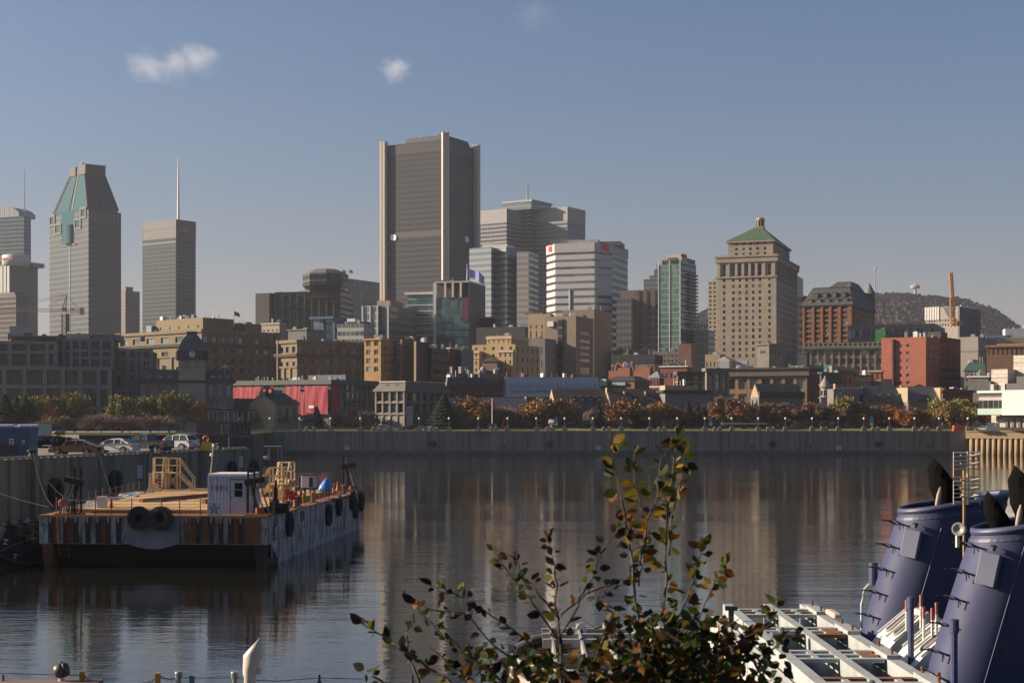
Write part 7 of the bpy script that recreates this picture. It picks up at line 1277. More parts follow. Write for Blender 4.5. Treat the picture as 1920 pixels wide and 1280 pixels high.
bg=empty("deck_barge",(0,0,0),0,"rusty flat deck barge with streaked white hull and timber covered deck","barge")
def bil(u,v,z=0.0):  # point on the barge plan, u across (0 left), v back
    a=Vector(FL).lerp(Vector(FR),u);c=Vector(BL).lerp(Vector(BR),u);p=a.lerp(c,v);return Vector((p.x,p.y,z))
ZD=3.2;m=MB()
P4=lambda z,f=0,s=0:[bil(-s,f,z),bil(1+s,f,z),bil(1+s,1,z),bil(-s,1,z)]
m.loft([P4(-.8,.11,-.01),P4(.35,.085,-.004),P4(1.45,.03)]);m.loft([P4(1.451),P4(ZD-.03)]);m.build("hull",hullm,bg)
m=MB();m.loft([[bil(.05,.10,-.8),bil(.95,.10,-.8),bil(.95,.08,-.8),bil(.05,.08,-.8)],[bil(.05,.006,1.44),bil(.95,.006,1.44),bil(.95,.003,1.44),bil(.05,.003,1.44)]]);m.build("bow_underside",surf("underside_black",(.012,.013,.011),.8),bg)  # very dark face under the raked bow
m=MB();m.loft([P4(.30,.087,.003),P4(.38,.0835,.003)],False);m.build("waterline_stripe",surf("stripe_pale",(.45,.45,.46),.7),bg)
m=MB();m.loft([P4(ZD-.029,-.002,.006),P4(ZD,-.002,.006)]);m.build("deck_plate",rustm,bg)
for s in (0,1):
    m=MB();p=bil(.035 if s==0 else .965,0);m.loft([[(p.x-.35,p.y+.05,1.45),(p.x+.35,p.y+.05,1.45),(p.x+.35,p.y+1.6,1.45),(p.x-.35,p.y+1.6,1.45)],[(p.x-.18,p.y+.25,-.6),(p.x+.18,p.y+.25,-.6),(p.x+.18,p.y+1.2,-.6),(p.x-.18,p.y+1.2,-.6)]]);m.build("bow_knee",rustd if s else rustm,bg)
fd=math.atan2(FR[1]-FL[1],FR[0]-FL[0]);FLn=math.hypot(FR[0]-FL[0],FR[1]-FL[1]);fe=lambda s,z,o=.0:(FL[0]+math.cos(fd)*s+math.sin(fd)*o,FL[1]+math.sin(fd)*s-math.cos(fd)*o,z)
rr=random.Random(12)
for s in [.75,1.7,2.35,3.1,3.75,4.4,5.05,9.35,10.1,10.9,11.5,12.1,12.75]:
    m=MB();m.box(-.14,.14,-.10,-.005,1.5,ZD-.12);m.build("stiffener",rustd if rr.random()<.75 else rustm,bg,fe(s,0),fd);m=MB();m.box(-.05,.05,-.12,-.101,ZD-.42,ZD-.06);m.build("tie_plate",surf("tab_cream",(.5,.4,.3),.8),bg,fe(s,0),fd)
for s,w in ((1.0,.5),(2.0,.35),(4.05,.3),(9.75,.35),(10.5,.4),(12.4,.5),(13.4,1.2)):
    m=MB();m.box(-w/2,w/2,-.02,-.002,1.5,ZD-.1);m.build("rust_plate",rustm,bg,fe(s,0),fd)
m=MB();m.loft([[(-1.65,-.12,ZD-.1),(1.65,-.12,ZD-.1),(1.65,-.01,ZD-.1),(-1.65,-.01,ZD-.1)],[(-1.65,-.14,1.5),(1.65,-.14,1.5),(1.65,-.01,1.5),(-1.65,-.01,1.5)]]);pts=[(-1.65+3.3*k/10,1.5-.34*math.sin(math.pi*k/10)) for k in range(11)];m.loft([[(x,-.14,z) for x,z in pts],[(x,-.01,z) for x,z in pts]]);m.build("push_plate",surf("push_plate_grey",(.30,.29,.31),.8,var=.25,vs=.8,streak=.5,stcol=(.12,.09,.08)),bg,fe(7.25,0),fd)
bt=tyre_mesh(.47,.24,"tyre",26);m2=None
for s,w in ((6.45,"left"),(7.85,"right")):
    e=empty("fender_tyre",fe(s,3.1,.40),fd+R(6 if s<7 else -3),f"big treaded tractor tyre hung on the barge front, {w} of the two","tyre","tractor tyres on the barge front");link("tyre",bt,e);m=MB();m.lathe([(.34,0),(.02,.01)],16);o=m.build("shade_disc",surf("tyre_hole_shade",(.01,.01,.01),.9),e,(0,.14,0));o.rotation_euler=(R(90),0,0);m=MB()  # black disc added to paint the shade inside the tyre hole
    for k in range(26):a=k*2*math.pi/26;m.box(math.cos(a)*.68-.06,math.cos(a)*.68+.06,-.2,.2,math.sin(a)*.68-.06,math.sin(a)*.68+.06)
    m.build("tread",surf("tread_worn",(.05,.045,.04),.9),e)
m=MB();m.loft([[bil(0,v,z) for v,z in ((.002,ZD),(.002,ZD+.05),(.02,ZD+.05),(.02,ZD))],[bil(1,v,z) for v,z in ((.002,ZD),(.002,ZD+.05),(.02,ZD+.05),(.02,ZD))]]);m.build("deck_edge_bar",rusto,bg)
for k in range(12):
    v0,v1=.09+k*.0725,.09+(k+1)*.0725-.004;m=MB();a,b_,c,d_=bil(.12,v0),bil(.9,v0),bil(.9,v1),bil(.12,v1);z0,z1=ZD+.005,ZD+.26+.02*(k%3)
    m.prism([(p.x,p.y) for p in (a,b_,c,d_)],z0,z1);m.build("timber_mat",plank,bg)
for (u0,v0),(u1,v1),h in (((.28,.30),(.60,.72),.16),((.58,.26),(.68,.40),.2),((.04,.12),(.5,.115),.14),((.2,.06),(.85,.065),.12),((.70,.52),(.74,.95),.14)):
    m=MB();p,q_=bil(u0,v0,ZD+.42),bil(u1,v1,ZD+.42)
    if v0<.13:p.z=q_.z=ZD+.14
    m.bar(p,q_,.3,h*1.6);tag(m.build("timber_beam",surf("beam_brown",(.26,.13,.06),.9,var=.3,vs=1)),f"long timber beam lying on the barge deck, {'slanting to the far stairs' if h == .16 else 'short one left of the white cabin' if h == .2 else 'running across near the barge front left' if h == .14 and v0 < .2 else 'lowest across the front edge' if h == .12 else 'behind the white cabin'}","timber beam","loose beams on the barge deck")
shm=surf("dust_sheet_pale",(.42,.39,.36),.9,var=.2,vs=.8,bump=.6,bs=3);m=MB();N=14
for i in range(N):
    for j in range(5):
        f=lambda i_,j_:tuple(bil(.03+.09*j_/5+.02*math.sin(i_*.9),.16+.6*i_/N,ZD+.30+.10*math.sin(i_*1.7+j_*2.1)*math.sin(j_*1.3+.4)))
        m.face(f(i,j),f(i,j+1),f(i+1,j+1),f(i+1,j))
tag(m.build("dust_sheet",shm),"crumpled pale sheet along the barge's left deck edge","sheet")
# right side: ribs, tyres, bollards, posts
for k in range(22):
    v=.03+k*.0445;p=bil(1,v);m=MB();m.box(-.005,.05,-.05,.05,.5,ZD-.08);m.build("side_rib",hullm,bg,(p.x,p.y,0),-R(3.5))
lab_t=["lowest, beside the hull number","middle of the side","above the middle one, near the gangway ledge","near the far corner, upper","near the far corner, lower","hung on the far corner"]
for i,(v,z,ry) in enumerate(((.16,2.35,90),(.56,2.1,0),(.68,2.55,0),(.86,2.65,0),(.90,1.9,0),(1.0,2.3,0))):
    p=bil(1,min(v,.985));o=link("fender_tyre",tb,None,(p.x+.20,p.y,z),R(84));o.scale=(.75,.8,.95);tag(o,f"black tyre hung on the barge's right side, {lab_t[i]}","tyre","tyres on the barge's right side")
m=MB();p=bil(1,.30);m.box(-.02,.05,-.6,.6,2.25,2.95);m.build("patch_plate",rustm,bg,(p.x,p.y,0),-R(3.5))
m=MB();p=bil(1,.72);m.loft([[(-.1,-3.5,ZD-.35),(.35,-3.2,ZD-.05),(.35,3.2,ZD-.05),(-.1,3.5,ZD-.35)],[(-.1,-3.5,ZD+.05),(.35,-3.3,ZD+.05),(.35,3.3,ZD+.05),(-.1,3.5,ZD+.05)]]);m.build("rubbing_strake",surf("strake_pinkish",(.28,.17,.13),.9,var=.3,vs=1),bg,(p.x,p.y,0),-R(3.5))
m=MB()
for k,(s,z,l,a) in enumerate([(0,2.8,.5,.2),(.1,2.55,.35,1.2),(.25,2.6,.4,-.5),(-.1,2.1,.6,.4),(.2,2.0,.5,-.4),(.0,1.75,.35,1.4),(.3,1.7,.4,.3),(-.15,2.35,.3,1.5)]):
    m.bar((.03,s-math.cos(a)*l/2,z-math.sin(a)*l/2),(.03,s+math.cos(a)*l/2,z+math.sin(a)*l/2),.05)
p=bil(1,.045);m.build("painted_marks",surf("marks_black",(.04,.03,.03),.8),bg,(p.x+.02,p.y,0),-R(3.5))
m=MB()
for v,w in ((.09,0),(.30,0),(.47,0),(.84,0)):
    p=bil(.975,v);e=empty("bitt",(p.x,p.y,ZD+.003),0,f"dark steel double mooring post on barge right edge, {({.09: 'nearest', .30: 'second', .47: 'third', .84: 'farthest'}[v])}","mooring post","mooring posts on the barge")
    for y in (-.32,.32):m=MB();m.lathe([(.17,0),(.17,.62),(.2,.63),(.2,.68),(.02,.7)],12);m.build("post",rustd if y>0 else surf("post_tan_rust",(.36,.20,.10),.8),e,(0,y,.05))
    m=MB();m.box(-.3,.3,-.6,.6,0,.05);m.build("base",rustm,e)
pm=None
def post(u,v,h=1.0,mat=None):
    global pm
    if pm is None:m=MB();m.tube([(0,0,0),(0,0,1)],.032,6);m.lathe([(.045,.98),(.045,1.02)],6);pm=m.mesh("rail_post",rustm)
    o=link("rail_post",pm,None,bil(u,v,ZD));o.scale=(1,1,h);return o
def posts(uvs,where,h=1.0):
    e=empty("rope_railing",(0,0,0),0,f"thin rope railing on rusty posts along the barge's {where}","railing");pts=[]
    for u,v in uvs:
        o=post(u,v,h);o.parent=e;pts.append(bil(u,v,ZD+h*.97))
    m=MB()
    for lv in (1.0,.55):
        line=[]
        for a,c in zip(pts,pts[1:]):
            for k in range(6):t_=k/6;q_=a.lerp(c,t_);q_.z=ZD+(q_.z-ZD)*lv-.09*math.sin(math.pi*t_);line.append(q_)
        line.append(Vector((pts[-1].x,pts[-1].y,ZD+(pts[-1].z-ZD)*lv)));m.tube(line,.012,4)
    m.build("rope",surf("rope_grey",(.30,.27,.25),.9),e)
posts([(.09+.0*k,.012) for k in (0,)]+[(u,.012) for u in (.16,.24,.31,.40,.53,.61,.70)],"front edge",1.05)
posts([(.015,.10+.065*k) for k in range(13)],"left edge",.95);posts([(.985,.055+.052*k) for k in range(16)],"right edge",.95)
# white cabin
e=empty("site_cabin",(bil(.725,.035).x,bil(.725,.035).y,ZD+.004),fd,"small white corrugated container cabin with half glazed door on the barge","cabin");cabm=surf("cabin_white",(.74,.74,.78),.55,var=.12,vs=.8,streak=.35,stcol=(.22,.15,.12),stu=2,stv=.3);cw_,ch_,cl_=2.5,2.5,3.0
m=MB();m.box(0,cw_,.06,cl_,.1,ch_-.03);m.build("walls",cabm,e)
for k in range(6):m=MB();x=.12+k*.215;m.loft([[(x,.06,z),(x+.04,.0,z),(x+.12,.0,z),(x+.16,.06,z)] for z in (.22,ch_-.15)]);m.build("corrugation",cabm,e)
for k in range(12):m=MB();y=.2+k*.235;m.loft([[(cw_,y,z),(cw_+.05,y+.04,z),(cw_+.05,y+.12,z),(cw_,y+.16,z)] for z in (.22,ch_-.15)]);m.build("corrugation",cabm,e)
m=MB()
for x in (0,cw_):m.box(x-.09,x+.09,-.03,.1,.02,ch_)
m.box(.091,cw_-.091,-.02,.09,ch_-.13,ch_-.01);m.box(.091,cw_-.091,-.02,.09,.02,.15);m.build("frame",cabm,e)
m=MB();m.loft([[(-.08,-.02,ch_),(cw_+.08,-.02,ch_),(cw_+.08,cl_,ch_),(-.08,cl_,ch_)],[(-.05,.0,ch_+.09),(cw_+.05,.0,ch_+.09),(cw_+.05,cl_,ch_+.11),(-.05,cl_,ch_+.11)]]);m.build("roof",surf("roof_snowy",(.70,.66,.66),.8),e)
m=MB();m.box(1.38,2.38,-.045,-.005,.14,2.2);door=m.build("door",surf("door_white",(.58,.58,.62),.5),e);m=MB();m.box(1.64,2.12,-.06,-.046,1.15,1.58);m.box(1.64,2.12,-.06,-.046,1.63,2.02);m.build("door_pane",glass_set()[3],door);m=MB();m.box(1.44,1.47,-.10,-.046,1.05,1.18);m.build("handle",blk,door);m=MB();m.box(1.33,1.379,-.05,0,.14,2.26);m.box(2.381,2.43,-.05,0,.14,2.26);m.box(1.379,2.381,-.05,0,2.201,2.26);m.build("door_frame",surf("jamb_brown",(.12,.08,.06),.7),e)
for k,ch in enumerate("1803"):
    o=text_obj(ch,.34,surf("number_red",(.32,.02,.05),.6),"digit",.004,0,e);o.location=(.20+k*.29,-.018,1.56);o.rotation_euler=(R(90),0,0)
for k in range(7):m=MB();m.box(.3+k*.15,.36+k*.15,-.02,-.001,1.02+.02*(k%2),1.08+.02*(k%2));m.build("paint_dab",whit,e)
e=empty("star_sign",(bil(.765,.006).x,bil(.765,.006).y-.05,ZD+.004),fd,"square white board with a black outlined star before the cabin","sign board");m=MB();m.box(-.43,.43,-.03,.03,.02,.88);m.build("board",surf("board_white",(.60,.60,.66),.6),e);inks=surf("star_black",(.02,.02,.02),.6)
angs=[R(90+36*k) for k in range(10)];rad=[.40,.155,.37,.155,.37,.16,.36,.15,.40,.155];so=[(math.cos(a)*r_,.44+math.sin(a)*r_) for a,r_ in zip(angs,rad)];si=[(math.cos(a)*r_*.66,.44+math.sin(a)*r_*.66) for a,r_ in zip(angs,rad)]
m=MB()
for k in range(10):a,b_,c,d_=so[k],so[(k+1)%10],si[(k+1)%10],si[k];m.loft([[(p[0],y,p[1]) for p in (a,b_,c,d_)] for y in (-.031,-.036)])
m.loft([[(x,y,z) for x,z in ((-.10,.40),(.02,.39),(.11,.47),(-.03,.48))] for y in (-.031,-.036)]);m.build("star",inks,e)
# four corner winch frames with block and struts
def winch(u,v,rz,lab,lean=1):
    p=bil(u,v,ZD+.004);e=empty("anchor_davit",p,rz,lab,"winch frame","winch frames at the barge corners")
    for x in (.35,.75):m=MB();m.box(x-.05,x+.05,-.05,.05,0,3.0 if x>.5 else 2.9);m.build("upright",rustd,e)
    m=MB()
    for z in (1.5,1.9,2.3,2.7,2.95):m.bar((.35,0,z),(.75,0,z),.05)
    for x in (-.35,0,.35):m.bar((x,.3,1.75),(x,.3,2.9),.035)
    for z in (1.75,2.3,2.9):m.bar((-.35,.3,z),(.72,.3,z),.035)
    m.build("cage",rustm,e);m=MB();m.bar((-.25,-.1,2.28),(.95,-.1,2.02),.38,.34);m.build("block",rustd,e)
    for x in (0,.32):m=MB();m.bar((x-.55,-.25,.1),(x+.05,-.12,2.1),.10);m.build("strut",surf("strut_pale",(.38,.33,.30),.7),e)
    m=MB();m.bar((.1,.1,.1),(.55,.05,2.0),.14);m.build("boom",rustd,e);m=MB();m.box(-.8,.9,-.4,.4,0,.14);m.lathe([(.22,.14),(.22,.5)],10,(.1,0,0));m.build("base",rusto,e)
    m=MB()
    for k in range(5):m.tube([(-.3+.16*k,-.45,.1),(-.28+.16*k,-.3,.5+.1*(k%2)),(-.2+.16*k,-.1,.15)],.03,5)
    m.build("hoses",blk,e)
winch(.12,.02,0,"rusty winch frame with pale struts at the barge's near left corner");winch(.955,.022,R(180),"dark winch frame at the near right corner beside the white cabin");winch(.975,.965,R(180),"winch frame at the far right corner seen against water");winch(.12,.96,R(10),"winch frame at the far left corner before the pier wall")
# wooden stair towers
def stairs(x,d,rz,lab,h=1.35,rail=1.15,w=.95):
    e=empty("stair_tower",(x,d,ZD+.30),rz,lab,"wooden stairs","new timber access stairs on the barge");pw=.11
    for a in (-w/2,w/2):
        for b_ in (0,.95):m=MB();m.box(a-pw/2,a+pw/2,b_-pw/2,b_+pw/2,0,h+rail);m.build("post",lumb,e)
    m=MB();m.box(-w/2-.1,w/2+.1,-.12,1.07,h-.12,h);m.build("platform",lumb,e)
    for z in (h+rail*.5,h+rail):m=MB();m.box(-w/2,w/2,-.04,.04,z-.09,z);m.box(-w/2,w/2,.91,.99,z-.09,z);m.box(w/2-.04,w/2+.04,.041,.909,z-.09,z);m.build("rail",lumb,e)
    for s in (0,.95):m=MB();m.bar((-w/2,s,.1),(w/2,s,h-.15),.09,.05);m.bar((w/2,s+.06,.1),(-w/2,s+.06,h-.15),.09,.05);m.build("brace",lumb,e)
    run=1.25
    for s in (.1,.85):m=MB();m.bar((-w/2-run,s,.05),(-w/2,s,h),.06,.24);m.build("stringer",lumb,e);m=MB();m.bar((-w/2-run,s,.95),(-w/2,s,h+rail),.08);m.bar((-w/2-run,s,.05),(-w/2-run,s,.98),.09);m.build("handrail",lumb,e)
    for k in range(5):t_=(k+.6)/5.5;m=MB();m.box(-w/2-run*(1-t_)-.14,-w/2-run*(1-t_)+.14,.1,.85,h*t_-.03,h*t_+.02);m.build("tread",lumb,e)
stairs(X(519,104.5),104.5,R(-4),"wooden stair tower nearest the white cabin, facing right");stairs(X(549,108.5),108.5,R(80),"narrow tall wooden stair tower behind and right of the first",1.5,1.25,.8)
stairs(X(311,127),127,R(95),"wooden stair tower by the pier wall, left of the far pair",1.45,1.2);stairs(X(327,128.3),128.3,R(178),"wooden stair tower by the pier wall, right of the far pair",1.4,1.2)
# things on deck
e=empty("generator",(X(578,118),118,ZD+.30),R(-6),"white and black boxed generator on a small trailer on the barge","generator");m=MB();m.bbox(-.5,.55,-.4,.6,.55,1.5,.06);m.build("case",surf("case_white",(.6,.6,.6),.5),e);m=MB();m.box(-.62,-.505,-.38,.58,.5,1.45);m.box(.15,.45,-.42,-.401,.6,1.35);m.box(-.55,.6,-.42,.62,1.501,1.56);m.build("panel",blk,e);m=MB();m.box(-.6,.7,-.35,.55,.42,.55);m.build("chassis",rustd,e)
for x in (-.3,.4):m=MB();m.torus((x,-.42,.26),.18,.08,'y',14,6);m.build("wheel",blk,e)
m=MB();m.smooth=True;rr=random.Random(6);rings=[]
for j in range(7):
    t_=j/6;r_=.58*(1-t_**1.8*.8);rings.append([((math.cos(a*math.pi/6)*r_*(1+rr.uniform(-.14,.14)))+.18*t_,math.sin(a*math.pi/6)*r_*.8*(1+rr.uniform(-.14,.14)),1.05*t_) for a in range(12)])
m.loft(rings);tag(m.build("tarp_bundle",surf("tarp_blue",(.03,.20,.62),.35,var=.15,vs=2,bump=.6,bs=5),None,(X(609,124),124,ZD+.30)),"bright blue tarpaulin bundle on the barge's far right deck","tarpaulin bundle")
vest=surf("vest_orange",(.85,.10,.015),.6)
for px,py,s,w in ((538,927,.26,"left"),(547,929,.24,"right")):m=MB();m.smooth=True;m.lathe([(.02,-.3),(s*.8,-.22),(s,0),(s*.8,.22),(.05,.34)],9);o=m.build("life_jacket",vest,None,P(px,py,105.0));o.scale=(1,.5,1.1);tag(o,f"bright orange life jacket hung by the narrow stair tower, {w} one","life jacket","orange life jackets")
e=empty("deck_winch",(X(517,99.5),99.5,ZD+.004),0,"black deck winch with upright post near the barge's right corner","winch");bk=surf("winch_black",(.015,.014,.014),.6);m=MB();m.lathe([(.13,.5),(.13,1.6),(.08,1.65),(.08,2.1)],10);m.build("post",bk,e);m=MB();m.lathe([(.55,.0),(.5,.25),(.3,.5),(.18,.9)],12);m.build("base",bk,e);m=MB();m.smooth=False;m.lathe([(.38,-.5),(.38,-.42),(.2,-.4),(.2,.4),(.38,.42),(.38,.5)],14);o=m.build("drum",bk,e,(.35,0,.4));o.rotation_euler=(0,R(90),0)
m=MB();m.box(-.9,.8,-.6,.5,0,.35);m.build("bed",rustd,e)
for px,py,c,w in ((571,942,(.55,.42,.03),"yellow"),(563,938,(.55,.03,.04),"red"),(555,941,(.5,.05,.06),"dark red")):
    d=107+(571-px)*.05;m=MB();m.lathe([(.13,0),(.13,.55),(.05,.68),(.05,.78)],10);tag(m.build("gas_cylinder",surf("cylinder_"+w.replace(" ","_"),c,.4),None,(X(px,d),d,ZD+.30)),f"{w} gas cylinder standing among posts on the barge's right deck","gas cylinder","gas cylinders on barge")
for px,d,w in ((626,122,"nearer"),(633,126,"farther")):m=MB();m.lathe([(.2,0),(.2,.04),(.12,.05),(.03,.7)],10);tag(m.build("traffic_cone",surf("cone_orange",(.75,.12,.02),.6),None,(X(px,d),d,ZD+.30)),f"orange cone on the barge's far right deck, {w} one","cone","orange cones on barge")
m=MB();m.lathe([(.2,0),(.2,.04),(.12,.05),(.03,.7)],10);tag(m.build("traffic_cone",surf("cone_orange",(.75,.12,.02),.6),None,bil(.235,.14,ZD+.28)),"orange cone beside the white bin on the barge's left deck","cone")
m=MB();m.loft([[(-.26,-.26,0),(.26,-.26,0),(.26,.26,0),(-.26,.26,0)],[(-.31,-.31,.72),(.31,-.31,.72),(.31,.31,.72),(-.31,.31,.72)]]);tag(m.build("plastic_bin",surf("bin_white",(.58,.58,.62),.5),None,bil(.20,.13,ZD+.27)),"white open bin on the barge's left deck behind the winch frame","bin")
e=empty("life_ring_stand",bil(.085,.03,ZD+.004),0,"orange life ring hung on a post at the barge's near left corner","life ring");m=MB();m.tube([(0,.1,0),(0,.1,1.1)],.04,6);m.build("post",rustm,e);m=MB();m.smooth=True;m.torus((0,0,.72),.22,.065,'y',20,8);m.build("ring",surf("ring_red_orange",(.6,.07,.02),.6),e)
e=empty("pipe_mast",(X(397,100.2),100.2,ZD),0,"tall thin pipe mast with lamp behind the white cabin","mast");m=MB();m.tube([(0,0,0),(-.05,0,2.6),(.12,0,4.2)],.06,6);m.build("pole",surf("pole_tan",(.34,.25,.17),.7),e);m=MB();m.lathe([(.05,0),(.12,.05),(.12,.2),(.03,.25)],8,(.0,0,3.6));m.lathe([(.05,0),(.1,.05),(.1,.2),(.03,.25)],8,(.12,0,4.2));m.build("lamp",whit,e)
for i,px in enumerate((281,294)):
    d=121+i*2.5;e=empty("cleat_post",(X(px,d),d,ZD+.3),0,f"sunlit tapered timber post left of the far stair towers, {('left', 'right, with red wrap')[i]} one","post","tapered timber posts");m=MB();m.loft([[(-.3,-.2,0),(.3,-.2,0),(.3,.2,0),(-.3,.2,0)],[(-.1,-.08,.5),(.1,-.08,.5),(.1,.08,.5),(-.1,.08,.5)],[(-.08,-.06,1.35),(.1,-.06,1.35),(.1,.06,1.35),(-.08,.06,1.35)]]);m.build("shaft",lumb,e);m=MB();m.box(-.1,.12,-.09,.09,1.36,1.55);m.build("head",surf("head_cream",(.62,.50,.36),.7),e)
    if i:m=MB();m.box(-.13,.13,-.1,.1,.7,1.05);m.build("red_wrap",surf("wrap_red",(.6,.06,.03),.6),e)
# ladder at the bow and the big floating fender
e=empty("bow_ladder",fe(1.55,0,.16),fd,"rusty ladder hung down the barge's front left","ladder")
for s in (-.3,.3):m=MB();m.tube([(s-.05,0,3.2),(s+.02,0,1.8),(s+.15,.0,.55)],.03,5);m.build("rail",rustm,e)
for k in range(7):m=MB();m.tube([(-.3,0,.75+k*.36),(.36,0,.75+k*.36)],.022,5);m.build("rung",rustm,e)
e=empty("float_fender",(-31.6,98.5,.95),R(86),"huge black floating fender wrapped in tyre net between pier and barge","fender");m=MB();m.smooth=True;n=20
prof2=[(.05,-3.1),(.7,-3.0),(1.3,-2.6),(1.6,-2.0),(1.65,0),(1.6,2.0),(1.3,2.6),(.7,3.0),(.05,3.1)];m.loft([[(x,math.cos(2*math.pi*k/n)*r_,math.sin(2*math.pi*k/n)*r_) for k in range(n)] for r_,x in prof2]);m.build("body",surf("fender_black",(.008,.008,.012),.7,spec=.2,bump=.4,bs=2),e)
nt_=surf("net_tyre_black",(.007,.007,.009),.85,spec=.1)
for j in range(5):
    for k in range(7):a=2*math.pi*(k+.5*(j%2))/7;m=MB();m.torus((0,0,0),.34,.13,'z',12,6);o=m.build("net_tyre",nt_,e,(-2+j,math.cos(a)*1.68,math.sin(a)*1.68));o.rotation_euler=(a-R(90),0,0)
m=MB()
for k in range(7):a=2*math.pi*k/7;m.tube([(x,math.cos(a)*(r_+.12),math.sin(a)*(r_+.12)) for r_,x in prof2],.03,4)
m.build("chain_net",surf("chain_grey",(.10,.10,.12),.6),e)
for z0,y0,s in ((.8,-.6,.6),(.75,.5,.55),(-.1,-1.2,.5)):
    m=MB();m.tube([(-3.05,y0-.25*s,z0),(-3.02,y0+.25*s,z0+.1*s)],.025,4);m.tube([(-3.04,y0,z0+.05),(-3.1,y0+.03,z0-.45*s)],.025,4);m.tube([(-3.06,y0-.15*s,z0-.4*s),(-3.04,y0+.3*s,z0-.35*s)],.02,4);m.build("chalk_mark",surf("chalk",(.45,.45,.5),.8),e)
def rope(p,q_,sag,lab,r=.015):
    p,q_=Vector(p),Vector(q_);m=MB();m.tube([p.lerp(q_,k/14)-Vector((0,0,sag*4*(k/14)*(1-k/14))) for k in range(15)],r,5);tag(m.build("mooring_rope",surf("rope_dark",(.045,.042,.04),.9)),lab,"rope","mooring ropes of the barge")
rope((ex(112)-.3,112,ZQ+.5),bil(.03,.02,ZD+.5),.4,"mooring rope at far left, running low to the barge's near corner");rope((ex(128)-.3,128,ZQ+.6),bil(.03,.05,ZD+.5),.8,"mooring rope from the bollard by the blue container to the barge");rope((ex(128)-.3,128,ZQ+.6),bil(.02,.30,ZD+.4),1.2,"slack mooring rope from the blue container bollard to mid barge");rope((ex(139.8)-.3,139.8,ZQ+.6),bil(.03,.55,ZD+.5),.3,"mooring rope from the bronze sedan's bollard to barge left rail");rope((ex(151.3)-.3,151.3,ZQ+.6),bil(.05,.9,ZD+.5),.4,"mooring rope from the pickup's bollard to the far stair towers");rope((ex(169)-.3,169,ZQ+.6),bil(.3,.98,ZD+.5),.5,"mooring rope from the bollard right of the yellow stand")
# ------------------------------------------------------------------ near ship at the right
bnk=surf("bank_earth",(.07,.06,.04),1)
m=MB();m.prism([(-60,-60),(60,-60),(60,9),(-60,9)],-1.5,6.6);tag(m.build("bank_ground",bnk),kind='structure')
sh=empty("ship",(0,0,0),0,"rusty white ship with two leaning blue funnels and an open deck frame, lower right","ship")
fb=surf("funnel_blue",(.05,.056,.125),.6,var=.14,vs=.8,rust=.06,ruscol=(.13,.10,.07),rs=1.6,streak=.4,stcol=(.07,.076,.092),stu=2.2,stv=.25,obj=True,spec=.25);rimb=surf("funnel_rim",(.055,.068,.13),.5,var=.1);soot=surf("soot_black",(.004,.0035,.0035),.95,spec=.1);wht=surf("ship_white",(.66,.64,.60),.5,var=.1,vs=1.2,rust=.25,ruscol=(.25,.11,.05),rs=2.2,obj=True)
grd=surf("deck_grey_green",(.40,.42,.41),.7,var=.2,vs=1.5,streak=.3,stcol=(.16,.12,.09),stu=1.5,stv=.6,obj=True);rsto=surf("deck_rust_orange",(.22,.085,.035),.9,var=.4,vs=3,obj=True);dkh=surf("hold_dark",(.012,.018,.018),.9)
m=MB();m.prism([(4.1,20.5),(14,20.5),(14,36),(6.7,36),(4.1,34.6)],-1,4.05);m.build("hull",surf("ship_hull_dark",(.05,.05,.055),.6),sh)
m=MB();m.prism([(4.2,20.6),(13.9,20.6),(13.9,35.9),(6.75,35.9),(4.2,34.5)],4.051,4.1);m.build("deck",surf("deck_dark_plate",(.08,.075,.07),.8),sh)
def pr(a):return (math.cos(a)*.68+(.38 if math.cos(a)>0 else -.20)+(.09*math.cos(a)),math.sin(a)*.68)
